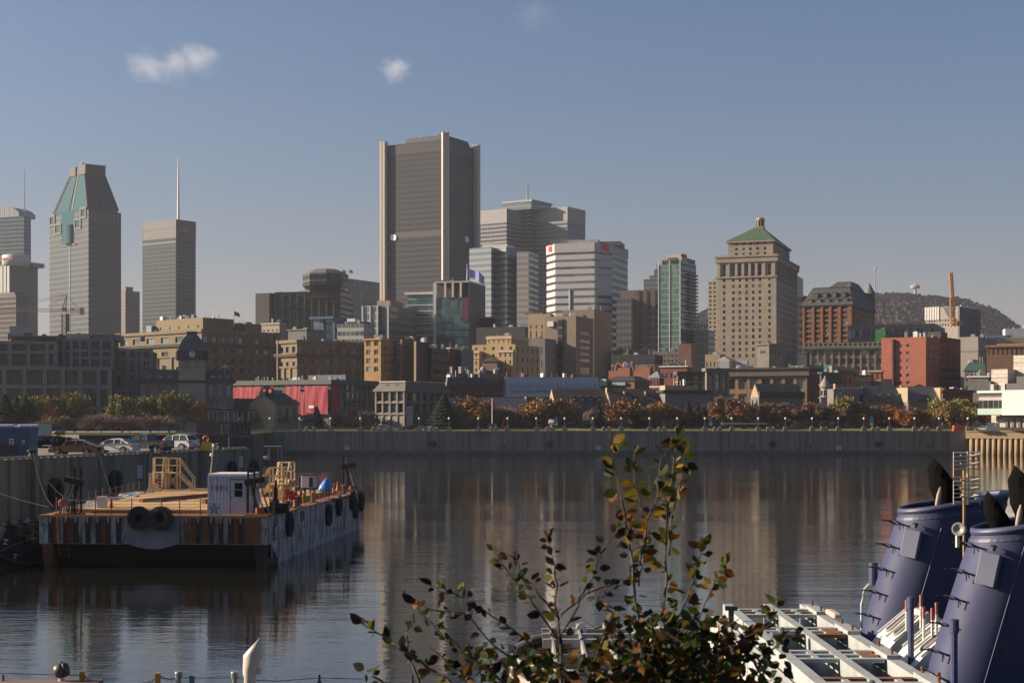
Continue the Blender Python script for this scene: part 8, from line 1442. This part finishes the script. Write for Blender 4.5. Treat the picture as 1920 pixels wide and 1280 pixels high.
def funnel(cx,cy,zr,extra):
    H=zr-4.0;f=None;n=40;rx,ry=.88,1.02;lean=.97;sl=.17
    def ring(t_,k_=1.0,dz=0):return [(lean*t_+pr(a)[0]*(1+.04*(1-t_))+math.cos(a)*(k_-1)*.7,pr(a)[1]*(1+.04*(1-t_))+math.sin(a)*(k_-1)*.7,t_*H+dz+(t_**6)*sl*pr(a)[0]) for a in (2*math.pi*(j+.5)/n for j in range(n))]
    m=MB();m.smooth=True;m.loft([ring(t_) for t_ in (0,.2,.4,.6,.8,.9,1.0)],False);f=m.build("funnel",fb,sh,(cx,cy,4.0))
    m=MB();m.smooth=True;r8=[[] for _ in range(9)]
    for j in range(9):b_=2*math.pi*j/8;r8[j]=ring(1.0,1+.055*math.cos(b_),.065*math.sin(b_)+.03)
    m.loft(r8,False);m.build("rim",rimb,f)
    m=MB();m.loft([ring(.965,1.018),ring(.945,1.012)],False);m.build("band_pipe",rimb,f)
    m=MB();m.loft([ring(1.0,.97),ring(.93,.95)],False);m.face(*ring(.93,.95));m.build("inner_top",soot,f)
    rm=None
    for k in range(7):
        t_=.90-k*.135;
        if rm is None:
            m=MB()
            for y in (-.17,.17):m.tube([(.02,y,-.05),(-.10,y,0),(-.16,y,.03)],.016,5)
            m.tube([(-.16,-.17,.03),(-.16,.17,.03)],.018,5);m.tube([(-.10,-.17,0),(-.10,-.17,-.14)],.012,4);m.tube([(-.16,.0,.03),(-.38,.03,.05)],.013,4);rm=m.mesh("rung",surf("rung_black",(.02,.02,.03),.5))
        a=math.pi*1.10;link("rung",rm,f,(lean*t_+pr(a)[0],pr(a)[1],t_*H),R(16))
    a=math.pi*1.30;t_=.79;m=MB();m.bbox(-.17,.17,-.10,.04,-.27,.27,.02);o=m.build("hatch_box",surf("hatch_blue_grey",(.15,.165,.235),.5,var=.1,rust=.2,ruscol=(.2,.15,.1),rs=3),f,(lean*t_+pr(a)[0]+math.cos(a)*.06,pr(a)[1]+math.sin(a)*.06,t_*H),a+R(90));o.rotation_euler=(0,R(12),a+R(90))
    m=MB();m.lathe([(.04,0),(.04,.06),(.07,.07),(.02,.10)],8);m.build("hatch_lug",blk,o,(0,0,.302))
    def cowl(x,y,s,nm="exhaust_cowl"):
        m=MB();N=18
        def cr(c,r,sx=0,px_=0):return [(c[0]+math.cos(a)*r,c[1]+math.sin(a)*r*.85,c[2]+sx*math.cos(a)*r-px_*abs(math.sin(a))*r) for a in (2*math.pi*j/N for j in range(N))]
        m.loft([cr((.10,0,-.35),.20),cr((.08,0,.0),.21),cr((.02,0,.20),.27,-.25),cr((-.02,0,.38),.36,-.55),cr((-.02,0,.62),.40,-.95),cr((.02,0,.80),.33,-1.35)],True);m.M=Matrix.Identity(4)
        o=m.build(nm,soot,f,(x,y,H-.2));o.scale=(s,s,s)
    for x,y,s in extra:cowl(x,y,s)
    m=MB();m.smooth=True;m.loft([[(math.cos(a)*.07*w_,math.sin(a)*.05*w_,z) for a in (2*math.pi*j/10 for j in range(10))] for z,w_ in ((-.1,.6),(.1,1),(.3,1),(.45,.5),(.5,.1))]);o=m.build("vent_fin",surf("fin_tan",(.42,.33,.24),.6),f,(lean-.30,-.2,H-.05));o.rotation_euler=(0,R(10),0);o.scale=(.7,.7,.85)
    for x,y in ((lean+.15,-.55),(lean+.42,-.45)):m=MB();m.lathe([(.05,-.1),(.05,.18),(.07,.19),(.07,.25),(.01,.26)],8);m.build("vent_pipe",surf("fin_tan",(.42,.33,.24),.6),f,(x,y,H))
    return f
fa=funnel(7.68,30.6,7.38,[(.95,.1,.92)]);f2=funnel(7.76,26.0,7.30,[(.98,.0,.95),(.46,.15,.6)])
# big dim emblem ring, porthole cover and weld seams on the nearer funnel
m=MB();a0=math.pi*1.62
def onf(a,t_,o_=.012):return (.97*t_+pr(a)[0]*(1+.04*(1-t_))+math.cos(a)*o_,pr(a)[1]*(1+.04*(1-t_))+math.sin(a)*o_,t_*3.30)
for k in range(24):
    p,q_=2*math.pi*k/24,2*math.pi*(k+1)/24;m.tube([onf(a0+math.cos(p)*.21,.17+math.sin(p)*.105),onf(a0+math.cos(q_)*.21,.17+math.sin(q_)*.105)],.022,5,False)
m.build("porthole_ring",surf("funnel_deep_blue",(.035,.04,.10),.4),f2)  # ring in a darker blue than the funnel
for f_ in (fa,f2):
    for a in (1.48,1.75):m=MB();m.tube([onf(math.pi*a,t_,.004) for t_ in (.02,.3,.6,.9)],.008,4);m.build("weld_seam",rimb,f_)
m=MB()
for r_,w_ in ((.62,.17),(.55,.15),(.48,.12)):m.tube([onf(a0+.02-w_+2*w_*k/8,r_-.02*math.sin(math.pi*k/8),.004) for k in range(9)],.014,4,False)
m.build("faded_emblem",surf("emblem_ghost_blue",(.055,.07,.14),.5),f2)
# aerial, floodlight, pipes
ax,ay=X(1811,27.5),27.5;cream=surf("aerial_cream",(.58,.52,.44),.5)
m=MB();m.tube([(ax-.03,ay,5.6),(ax-.03,ay,8.15)],.028,6);m.build("aerial_mast",surf("aerial_ochre",(.36,.20,.06),.7),sh)
zt,zb=Z(846,ay),Z(945,ay);m=MB();m.tube([(ax+.02,ay-.05,zb),(ax+.02,ay-.05,zt)],.022,6)
for k in range(13):
    if k==5:continue
    z=zt-(zt-zb)*(k+.25)/13;m.tube([(ax-.235,ay-.05,z),(ax+.235,ay-.05,z)],.011,5)
    if k%2:m.tube([(ax+.02,ay-.05,z),(ax+.2,ay-.16,z+.05)],.012,4);m.tube([(ax+.02,ay-.05,z),(ax-.14,ay-.15,z+.03)],.01,4)
for s in (-.235,.235):m.tube([(ax+s,ay-.05,zb),(ax+s,ay-.05,zt-.52)],.007,4);m.tube([(ax+s,ay-.05,zt-.44),(ax+s,ay-.05,zt)],.007,4)
m.build("aerial",cream,sh)
m=MB();m.lathe([(.10,-.16),(.11,.1),(.085,.101),(.02,.06)],14);o=m.build("floodlight",surf("flood_grey",(.34,.32,.30),.5),sh,(X(1792,25.3),25.1,Z(990,25.3)));o.rotation_euler=(R(85),0,R(-25));m=MB();m.tube([(0,0,-.3),(0,0,-.09)],.035,6);m.build("flood_bracket",cream,sh,(X(1792,25.3),25.2,Z(990,25.3)))
for px,py,d,z1 in ((1708,1118,26.8,4.1),(1789,1160,23.6,3.9)):
    zt_=Z(py,d);m=MB();m.tube([(0,0,z1-zt_),(0,0,-.16)],.055,10);m.lathe([(.075,-.2),(.075,-.01),(.06,0)],12);m.build("vent_post",surf("post_blue",(.045,.055,.13),.5),sh,(X(px,d),d,zt_))
m=MB();x,y=X(1632,31.2),31.2
for s in (-.12,.12):m.tube([(x+s-.06,y,4.1),(x+s-.06,y,5.35),(x+s+.0,y,5.65),(x+s+.16,y,5.82),(x+s+.3,y,5.86)],.022,6)
m.build("hoop_rail",wht,sh);m=MB();m.lathe([(.09,0),(.09,.45)],12);m.build("blue_tank",rimb,sh,(X(1637,31),31,5.75))
# pitched skylights with long oval panes
for yf,yn,in ((29.6,28.35),(27.75,26.45)):
    xl,zl,xr,zr_=7.02,4.98,7.62,5.50;sk=None;m=MB();m.loft([[(xl,y,4.1),(xl-.20,y,4.74),(xl,y,zl),(xr,y,zr_),(xr+.28,y,zr_-.1),(xr+.3,y,4.1)] for y in (yn,yf)]);sk=m.build("skylight",wht,sh)
    for k in range(2):
        yc=yn+(yf-yn)*(.28+.46*k);ux,uz=.768,.64;m=MB()
        def stad(r_,off,dy=.0):
            out=[]
            for j in range(16):a=2*math.pi*j/16;s_=(.5 if math.cos(a)>=0 else -.5)*.34+math.cos(a)*r_;out.append(((xl+xr)/2+ux*s_-uz*off,yc+math.sin(a)*r_*.95,(zl+zr_)/2+uz*s_+ux*off))
            return out
        m.loft([stad(.135,.0),stad(.135,.03),stad(.105,.035),stad(.10,.012)],False);m.m=1;m.face(*stad(.10,.012));m.build("pane",[surf("gasket_tan",(.34,.29,.23),.6),glass("skylight_glass",(.16,.19,.22),.08,.3)],sk)
    for y in (yn+.02,(yn+yf)/2,yf-.02):m=MB();m.bar((xl-.02,y,zl+.02),(xr+.02,y,zr_+.03),.03,.03);m.build("lid_bar",wht,sk)
for px,py,d,h in ((1700,1135,27.9,.45),(1727,1125,27.6,.5),(1748,1150,26.9,.4),(1756,1140,26.7,.45),(1732,1148,27.2,.5)):m=MB();z=Z(py,d);m.tube([(0,0,-h),(0,0,-.1)],.028,6);m.m=1;m.tube([(0,0,-.1),(0,0,.1)],.032,6);m.build("lid_strut",[wht,surf("strut_red",(.35,.10,.08),.6)],sh,(X(px,d),d,z))
m=MB();m.bar((X(1700,28),28,Z(1136,28)),(X(1728,27.4),27.4,Z(1149,27.4)),.05,.09);m.build("lid_bar",wht,sh)
m=MB();m.tube([(X(1759,24.4),24.4,3.9),(X(1759,24.4),24.4,Z(1259,24.4))],.04,8);m.m=1;m.tube([(X(1759,24.4),24.4,Z(1259,24.4)-.05),(X(1735,25),25,Z(1252,25))],.008,4);m.build("rail_stanchion",[surf("stanchion_rust",(.22,.13,.09),.8),blk],sh)
# open frame of beams over a dark hold
fr=empty("deck_frame",parent=sh);ZF=5.0
def beam(nm,x0,x1,y0,y1,z0,z1,mt):m=MB();m.box(x0,x1,y0,y1,z0,z1);m.build(nm,mt,fr)
for xa,xb in ((4.66,4.86),(5.56,5.73),(6.36,6.57)):beam("girder",xa,xb,19,34.2,4.35,ZF,grd)
beam("side_plate",4.28,4.60,19,34.0,4.12,ZF-.25,wht);beam("hold_floor",4.61,6.6,19,34.2,4.101,4.15,dkh)
for i,y in enumerate((32.9,29.9,26.85,23.95,21.3)):
    for xa,xb in ((4.865,5.545),(5.755,6.325)):
        for k in range(3):beam("cross_bar",xa,xb,y-.62+k*.45,y-.62+k*.45+.17,4.93,ZF-.004,rsto if (i+k)%4==1 else grd)
        beam("cross_tie",(xa+xb)/2-.05,(xa+xb)/2+.05,y-.449,y+.279,4.92,ZF-.008,grd)
        beam("inner_frame",xa,xb,y+1.4,y+1.46,4.16,4.42,surf("inner_teal",(.02,.035,.04),.6))
    if i in (1,2):beam("rust_plate",6.0,6.27,y-.62+.18,y+.27,4.9,ZF-.001,rsto)
    beam("pad",6.34,6.58,y-.7,y+.5,ZF+.001,ZF+.07,grd)
    for yy in (y-.55,y+.4):m=MB();m.lathe([(.025,0),(.025,.06),(.035,.065),(.035,.09),(.01,.095)],8);m.build("bolt",rsto,fr,(6.46,yy,ZF+.071))
    if i in (1,3):m=MB();m.bbox(-.22,.22,-.12,.12,0,.08,.03);m.lathe([(.06,.08),(.05,.16),(.01,.18)],8);m.build("deck_fitting",surf("fitting_grey",(.13,.13,.14),.5),fr,(5.05+.3*(i==3),y-.95,ZF+.002))
m=MB()
for k in range(26):y=19.5+k*.57;m.box(4.27,4.279,y,y+.05,4.2,ZF-.3)
m.build("plate_ribs",wht,fr);m=MB();m.bbox(-.08,.08,-.42,.42,0,.09,.03);m.build("float_buoy",surf("buoy_peach",(.6,.45,.33),.6),fr,(6.5,31.3,ZF+.1))
m=MB();m.box(-.05,.05,-.05,.05,0,.34);m.box(-.12,.12,-.07,.07,.34,.42);m.build("mooring_post",blk,fr,(4.42,31.2,4.88))
# ------------------------------------------------------------------ hopper boat half hidden by the shrub
hb=empty("hopper_boat",(0,0,0),0,"open grey steel hopper boat with pale rounded rim, half hidden behind the shrub","boat");out=[(.02,33.2),(.25,32.1),(.9,31.35),(1.8,31.0),(3.9,30.9),(3.9,37.8),(1.6,37.8),(.5,36.2),(.08,34.6)];hg=surf("hopper_grey",(.34,.33,.31),.7,var=.15,vs=1.5,streak=.3,stcol=(.18,.13,.10),obj=True);pk=surf("rim_pinkish",(.46,.33,.28),.7,var=.2,vs=2,rust=.2,obj=True)
m=MB();m.prism([(x*.97+.05,y) for x,y in out],-.6,3.2);m.prism([(x*.98+.03,y) for x,y in out],3.201,3.55);m.build("hull",[surf("hopper_black",(.02,.02,.022),.7)],hb)
def rim(z,r_,nm,mt):m=MB();m.smooth=True;m.tube([(x,y,z) for x,y in out+out[:1]],r_,8,False);m.build(nm,mt,hb)
rim(3.62,.09,"rubbing_rim",pk);rim(3.98,.045,"deck_rim",hg);m=MB();m.loft([[(x,y,3.7) for x,y in out],[(x,y,3.96) for x,y in out]],False);m.build("bulwark",surf("bulwark_dark",(.03,.03,.03),.7),hb)
m=MB();m.prism([(x*.96+.06,y*.99+.33) for x,y in out],3.5,3.6);m.build("hold_floor",hg,hb)
for k,x in enumerate((.9,1.55,2.2,2.85,3.5)):m=MB();m.loft([[(x-.0,31.7,3.61),(x+.05,31.7,3.61),(x+.05,31.7,4.02),(x,31.7,4.02)],[(x+.0,37.5,3.61),(x+.05,37.5,3.61),(x+.05,37.5,4.15),(x,37.5,4.15)]]);m.build("partition",hg,hb)
m=MB();m.box(.5,3.85,33.4,33.46,3.61,4.0);m.build("partition",hg,hb)
for k in range(3):m=MB();m.box(.7,3.85,35+k*.9,35.15+k*.9,3.9,4.1);m.build("cross_bar",hg,hb)
for px,py,d in ((1090,1184,36.5),(1228,1211,32.4)):m=MB();m.loft([[(x,y,z) for x,z in ((-.13,-.12),(.13,-.12),(.13,.06),(.04,.2),(-.04,.2),(-.13,.06))] for y in (-.03,.03)]);m.m=1;m.lathe([(.045,-.036),(.045,.036)],8);o=m.build("lifting_eye",[wht,blk],hb,(X(px,d),d,Z(py,d)+.02))
# ------------------------------------------------------------------ quay furniture at the bottom left
D0=24.0;m=MB();m.box(-9.5,4,23.2,24.6,-1,4.78);m.m=1;m.box(-9.5,X(190,D0),23.6,24.12,4.781,5.0);tag(m.build("landing_edge",[surf("landing_concrete",(.2,.18,.16),.9),surf("landing_rust",(.22,.13,.10),.8,var=.3,vs=2)]),"low rusty landing edge along the bottom left","landing")
e=empty("ventilator",(X(468,D0),D0,4.78),0,"cream rust-streaked ventilator cowl at the bottom left, open top","ventilator");vc=surf("vent_cream",(.62,.56,.46),.5,var=.1,vs=3,rust=.45,ruscol=(.40,.17,.05),rs=3.5,obj=True)
def vr(cx,cz,rx,tilt,ry=.13):return [(cx+math.cos(a)*rx,math.sin(a)*ry,cz+math.cos(a)*rx*tilt) for a in (2*math.pi*j/20 for j in range(20))]
m=MB();m.smooth=True;m.loft([vr(0,-.4,.103,0,.11),vr(0,.30,.103,0,.11),vr(.015,.40,.12,.15),vr(.05,.53,.155,.5,.14),vr(.05,.66,.15,.85,.14),vr(.034,.755,.134,1.08,.125),vr(.034,.75,.115,1.08,.105)],False);m.build("cowl",vc,e);m=MB();m.face(*vr(.036,.735,.116,1.08,.106));m.build("mouth",soot,e);m=MB();m.bbox(-.02,.02,-.15,-.115,.02,.14,.008);m.build("plate",surf("plate_brass",(.35,.22,.07),.5),e);m=MB();m.bbox(.10,.19,-.06,.06,.33,.42,.02);m.build("lip",vc,e)
for px,c,h,w in ((154,(.50,.22,.02),1259,"left of two"),(296,(.50,.22,.02),1261,"right of two"),(360,(.05,.13,.26),1266,"bluish short one")):
    z=Z(h,D0)-4.78;m=MB();m.box(-.035,.035,-.035,.035,0,z);tag(m.build("rail_post",surf("post_%d"%px,c,.6,var=.2,vs=5),None,(X(px,D0),D0,4.78)),f"{'orange' if px < 330 else 'blue'} stanchion with chain at the bottom left, {w}","stanchion","stanchions at the bottom left")
for px,w in ((335,"left"),(440,"right, beside the cream ventilator")):z=Z(1258,D0)-4.78;m=MB();m.lathe([(.04,0),(.04,z-.1),(.06,z-.1),(.06,z-.02),(.05,z)],12);tag(m.build("pipe_vent",surf("galvanised",(.22,.24,.23),.5,.3),None,(X(px,D0),D0,4.78)),f"small grey capped vent pipe, {w}","vent pipe","capped vent pipes")
e=empty("searchlight",(X(115,D0),D0,4.99),R(20),"small round dark searchlight on a white foot at the bottom left","searchlight");m=MB();m.smooth=True;m.lathe([(.02,-.12),(.09,-.10),(.115,-.03),(.115,.0),(.10,.012)],16);m.lathe([(.10,.014),(.115,.02),(.115,.05),(.09,.11),(.02,.13)],16);o=m.build("drum",surf("drum_dark",(.10,.085,.07),.45,.3),e,(0,0,.17));o.rotation_euler=(0,R(80),0);m=MB();m.lathe([(.05,0),(.045,.06),(.06,.07)],10);m.build("foot",wht,e);m=MB();m.tube([(0,0,.285),(0,0,.31)],.02,6);m.build("knob",blk,e)
def chain(pts,r_,nm,lab,mt):m=MB();m.tube(pts,r_,5,False);tag(m.build(nm,mt),lab,nm.replace("_"," "))
zw=lambda px,py:(X(px,D0),D0,Z(py,D0));chn=surf("chain_dark",(.045,.042,.04),.6,.5)
for lab,a,b_ in (("left half of the chain sagging between the orange stanchions",(154,1266),(195,1281)),("right half of the chain rising to the right orange stanchion",(262,1281),(296,1268)),("short chain from the right orange stanchion to the capped pipe",(297,1267),(330,1270))):
    m=MB();A,B=Vector(zw(*a)),Vector(zw(*b_));n=int((B-A).length/.035)
    for k in range(n):p=A.lerp(B,(k+.5)/n)-Vector((0,0,.03*math.sin(math.pi*k/n)));m.torus(p,.018,.006,'y' if k%2 else 'z',8,4)
    tag(m.build("chain",chn),lab,"chain")
chain([zw(0,1261),zw(60,1263),zw(154,1265)],.006,"wire","thin wire from the left edge past the searchlight",chn);chain([zw(345,1270),zw(440,1270),zw(475,1274),zw(520,1276),zw(598,1270),zw(680,1272)],.006,"wire","thin wire running right behind the cream ventilator",chn)
for px,w in ((6,"at the very left edge"),(599,"right of the cream ventilator"),(773,"under the shrub's left branches")):m=MB();m.tube([(0,0,0),(0,0,Z(1264,D0)-4.78)],.018,6);m.lathe([(.03,.1),(.04,.16),(.03,.22)],8);tag(m.build("stanchion",blk,None,(X(px,D0),D0,4.78)),f"thin dark stanchion {w}","stanchion")
# ------------------------------------------------------------------ shrub with turning leaves in front
sb=empty("shrub",(X(1200,7),7,6.6),0,"leafy shrub with green, yellow and brown autumn leaves in the foreground","shrub");off=Vector((-X(1200,7),-7,-6.6));rr=random.Random(33)
def shleaf(name,c,tr):
    q_=leaf(name,c,.4);n=q_.node_tree;b_=n.nodes["Principled BSDF"];b_.inputs['Roughness'].default_value=.65;tl=n.nodes.new("ShaderNodeBsdfTranslucent");mx=n.nodes.new("ShaderNodeMixShader");src=b_.inputs['Base Color'].links[0].from_socket
    n.links.new(src,tl.inputs[0]);mx.inputs[0].default_value=tr;n.links.new(b_.outputs[0],mx.inputs[1]);n.links.new(tl.outputs[0],mx.inputs[2]);n.links.new(mx.outputs[0],n.nodes["Material Output"].inputs[0]);return q_
lm=[shleaf("shrub_green",(.060,.085,.014),.35),shleaf("shrub_dark_green",(.024,.036,.009),.25),shleaf("shrub_yellow_green",(.14,.13,.018),.4),shleaf("shrub_yellow",(.40,.25,.03),.4),shleaf("shrub_brown",(.06,.028,.012),.3),shleaf("shrub_orange",(.20,.075,.013),.35),shleaf("shrub_dark_brown",(.02,.011,.008),.2)]
stm=surf("shrub_stem",(.055,.035,.03),.7,vs=8)
ST=[([(1250,1300),(1246,1150),(1250,1020),(1252,950),(1262,880),(1272,818)],7.0,1.0,0),([(1215,1300),(1206,1200),(1190,1110),(1178,1000),(1168,945),(1152,880),(1143,825)],6.9,1.0,0),([(1196,1100),(1206,1040),(1212,985),(1200,945),(1190,900),(1188,850)],7.1,.9,0),([(1200,1060),(1212,990),(1232,930),(1238,870),(1262,830)],6.8,.9,0),([(1252,1040),(1262,960),(1275,900),(1288,840)],7.2,1,0),([(1256,1180),(1290,1120),(1308,1060),(1318,1022)],6.8,1,0),([(1270,1230),(1310,1160),(1335,1100),(1355,1060)],7.3,1,0),([(1330,1250),(1390,1200),(1440,1165),(1452,1135)],7.0,.8,0),([(1420,1240),(1470,1200),(1490,1185)],6.9,.7,1),
      ([(1052,1300),(1050,1200),(1043,1110),(1040,1060),(1030,1010)],6.7,1,1),([(1050,1210),(1000,1130),(960,1080),(928,1035)],6.9,.9,1),([(1048,1160),(1000,1100),(975,1065),(968,1045)],7.1,.6,1),([(1055,1190),(1090,1120),(1115,1070),(1130,1030),(1165,985)],6.8,.8,1),([(1060,1260),(980,1195),(900,1140),(850,1110),(810,1097)],6.6,1.0,1),([(1010,1280),(930,1210),(870,1150),(800,1140),(765,1120)],7.0,.9,1),([(960,1290),(880,1230),(820,1180),(775,1130)],6.8,.9,1),([(860,1290),(800,1250),(755,1215),(720,1195),(678,1168)],6.5,.7,1),([(790,1290),(770,1240),(762,1190),(775,1165)],7.1,.7,1),([(900,1300),(850,1250),(815,1220)],7.2,.8,1),([(1050,1150),(1120,1105),(1170,1085),(1200,1060)],7.3,.5,1),([(1100,1280),(1150,1150),(1120,1120),(1170,1095)],7.0,.8,1),([(740,1300),(700,1268),(683,1255)],6.9,.5,1)]
def w3(p,d):return Vector((X(p[0],d),d,Z(p[1],d)))
leaves=MB();leaves.smooth=False
def add_leaf(p,d,s,mi):
    d=d.normalized();side=d.cross(Vector((rr.uniform(-1,1),rr.uniform(-1,1),rr.uniform(-.3,1)))).normalized();up=side.cross(d);cup=rr.uniform(-.2,.35);bend=rr.uniform(-.35,.1);pr=[(0,0),(.22,.30),(.48,.40),(.75,.26),(1,0)];leaves.m=mi
    mid=[p+d*s*t_+up*s*bend*t_*t_ for t_,_ in pr];A=[m_+side*s*w_*.85+up*s*cup*w_ for m_,(t_,w_) in zip(mid,pr)];B=[m_-side*s*w_*.85+up*s*cup*w_ for m_,(t_,w_) in zip(mid,pr)]
    for k in range(4):
        for E in (A,B):
            if k==0:leaves.face(mid[0],E[1],mid[1])
            elif k==3:leaves.face(mid[3],E[3],mid[4])
            else:leaves.face(mid[k],E[k],E[k+1],mid[k+1])
for path,d,dens,dark in ST:
    pts=[w3(p,d+rr.uniform(-.12,.12))+off for p in path];n=len(pts);fine=[]
    for a,b_ in zip(pts,pts[1:]):
        for k in range(4):fine.append(a.lerp(b_,k/4)+Vector((rr.gauss(0,.004),rr.gauss(0,.01),rr.gauss(0,.004))))
    fine.append(pts[-1]);L=len(fine);m=MB();m.smooth=True;th=.0075 if path[0][1]>1280 else .0055;m.tube(fine,[th*(1-.72*k/(L-1)) for k in range(L)],6);m.build("stem",stm,sb)
    for k in range(1,L):
        nl=1+(rr.random()<.8)+(rr.random()<.5*dens)
        for _ in range(nl):
            if rr.random()>dens*.95:continue
            a=(fine[k]-fine[k-1]).normalized();ou_=Vector((rr.uniform(-1,1),rr.uniform(-1,1),rr.uniform(-.7,.6)));dd=(a*.45+ou_).normalized();pet=fine[k].lerp(fine[k-1],rr.random())+dd*.014
            mi=rr.choice((0,0,1,2,2,3,4,5) if not dark else (1,4,4,6,6,5,1,0,2));add_leaf(pet,dd,rr.uniform(.041,.072)*(1 if not dark else .82),mi)
    add_leaf(fine[-1],fine[-1]-fine[-2]+Vector((rr.uniform(-.02,.02),0,.01)),.065,0 if not dark else 6)
add_leaf(w3((1316,1035),6.8)+off,Vector((.0,-.1,1)),.066,3)
for k in range(1500):  # dense lower mass on short side shoots
    px=rr.triangular(1070,1480,1270);py=rr.triangular(1120,1300,1290) if abs(px-1270)<150 else rr.uniform(1185,1300)
    if px>1340 and py<1160+(px-1340)*.25:continue
    if rr.random()<.12:px,py=rr.uniform(850,1070),rr.uniform(1215,1300)
    add_leaf(w3((px,py),rr.uniform(6.5,7.6))+off,Vector((rr.uniform(-1,1),rr.uniform(-1,1),rr.uniform(-.8,.7))),rr.uniform(.041,.072),rr.choice((0,0,1,1,2,4,5,6,4)))
for k in range(16):
    a=w3((rr.uniform(1150,1420),1300),rr.uniform(6.6,7.5))+off;b_=w3((rr.uniform(1090,1470),rr.uniform(1150,1220)),rr.uniform(6.6,7.5))+off;m=MB();m.tube([a,a.lerp(b_,.5)+Vector((rr.uniform(-.02,.02),0,.02)),b_],[.006,.004,.002],5);m.build("stem",stm,sb)
leaves.build("leaves",lm,sb)
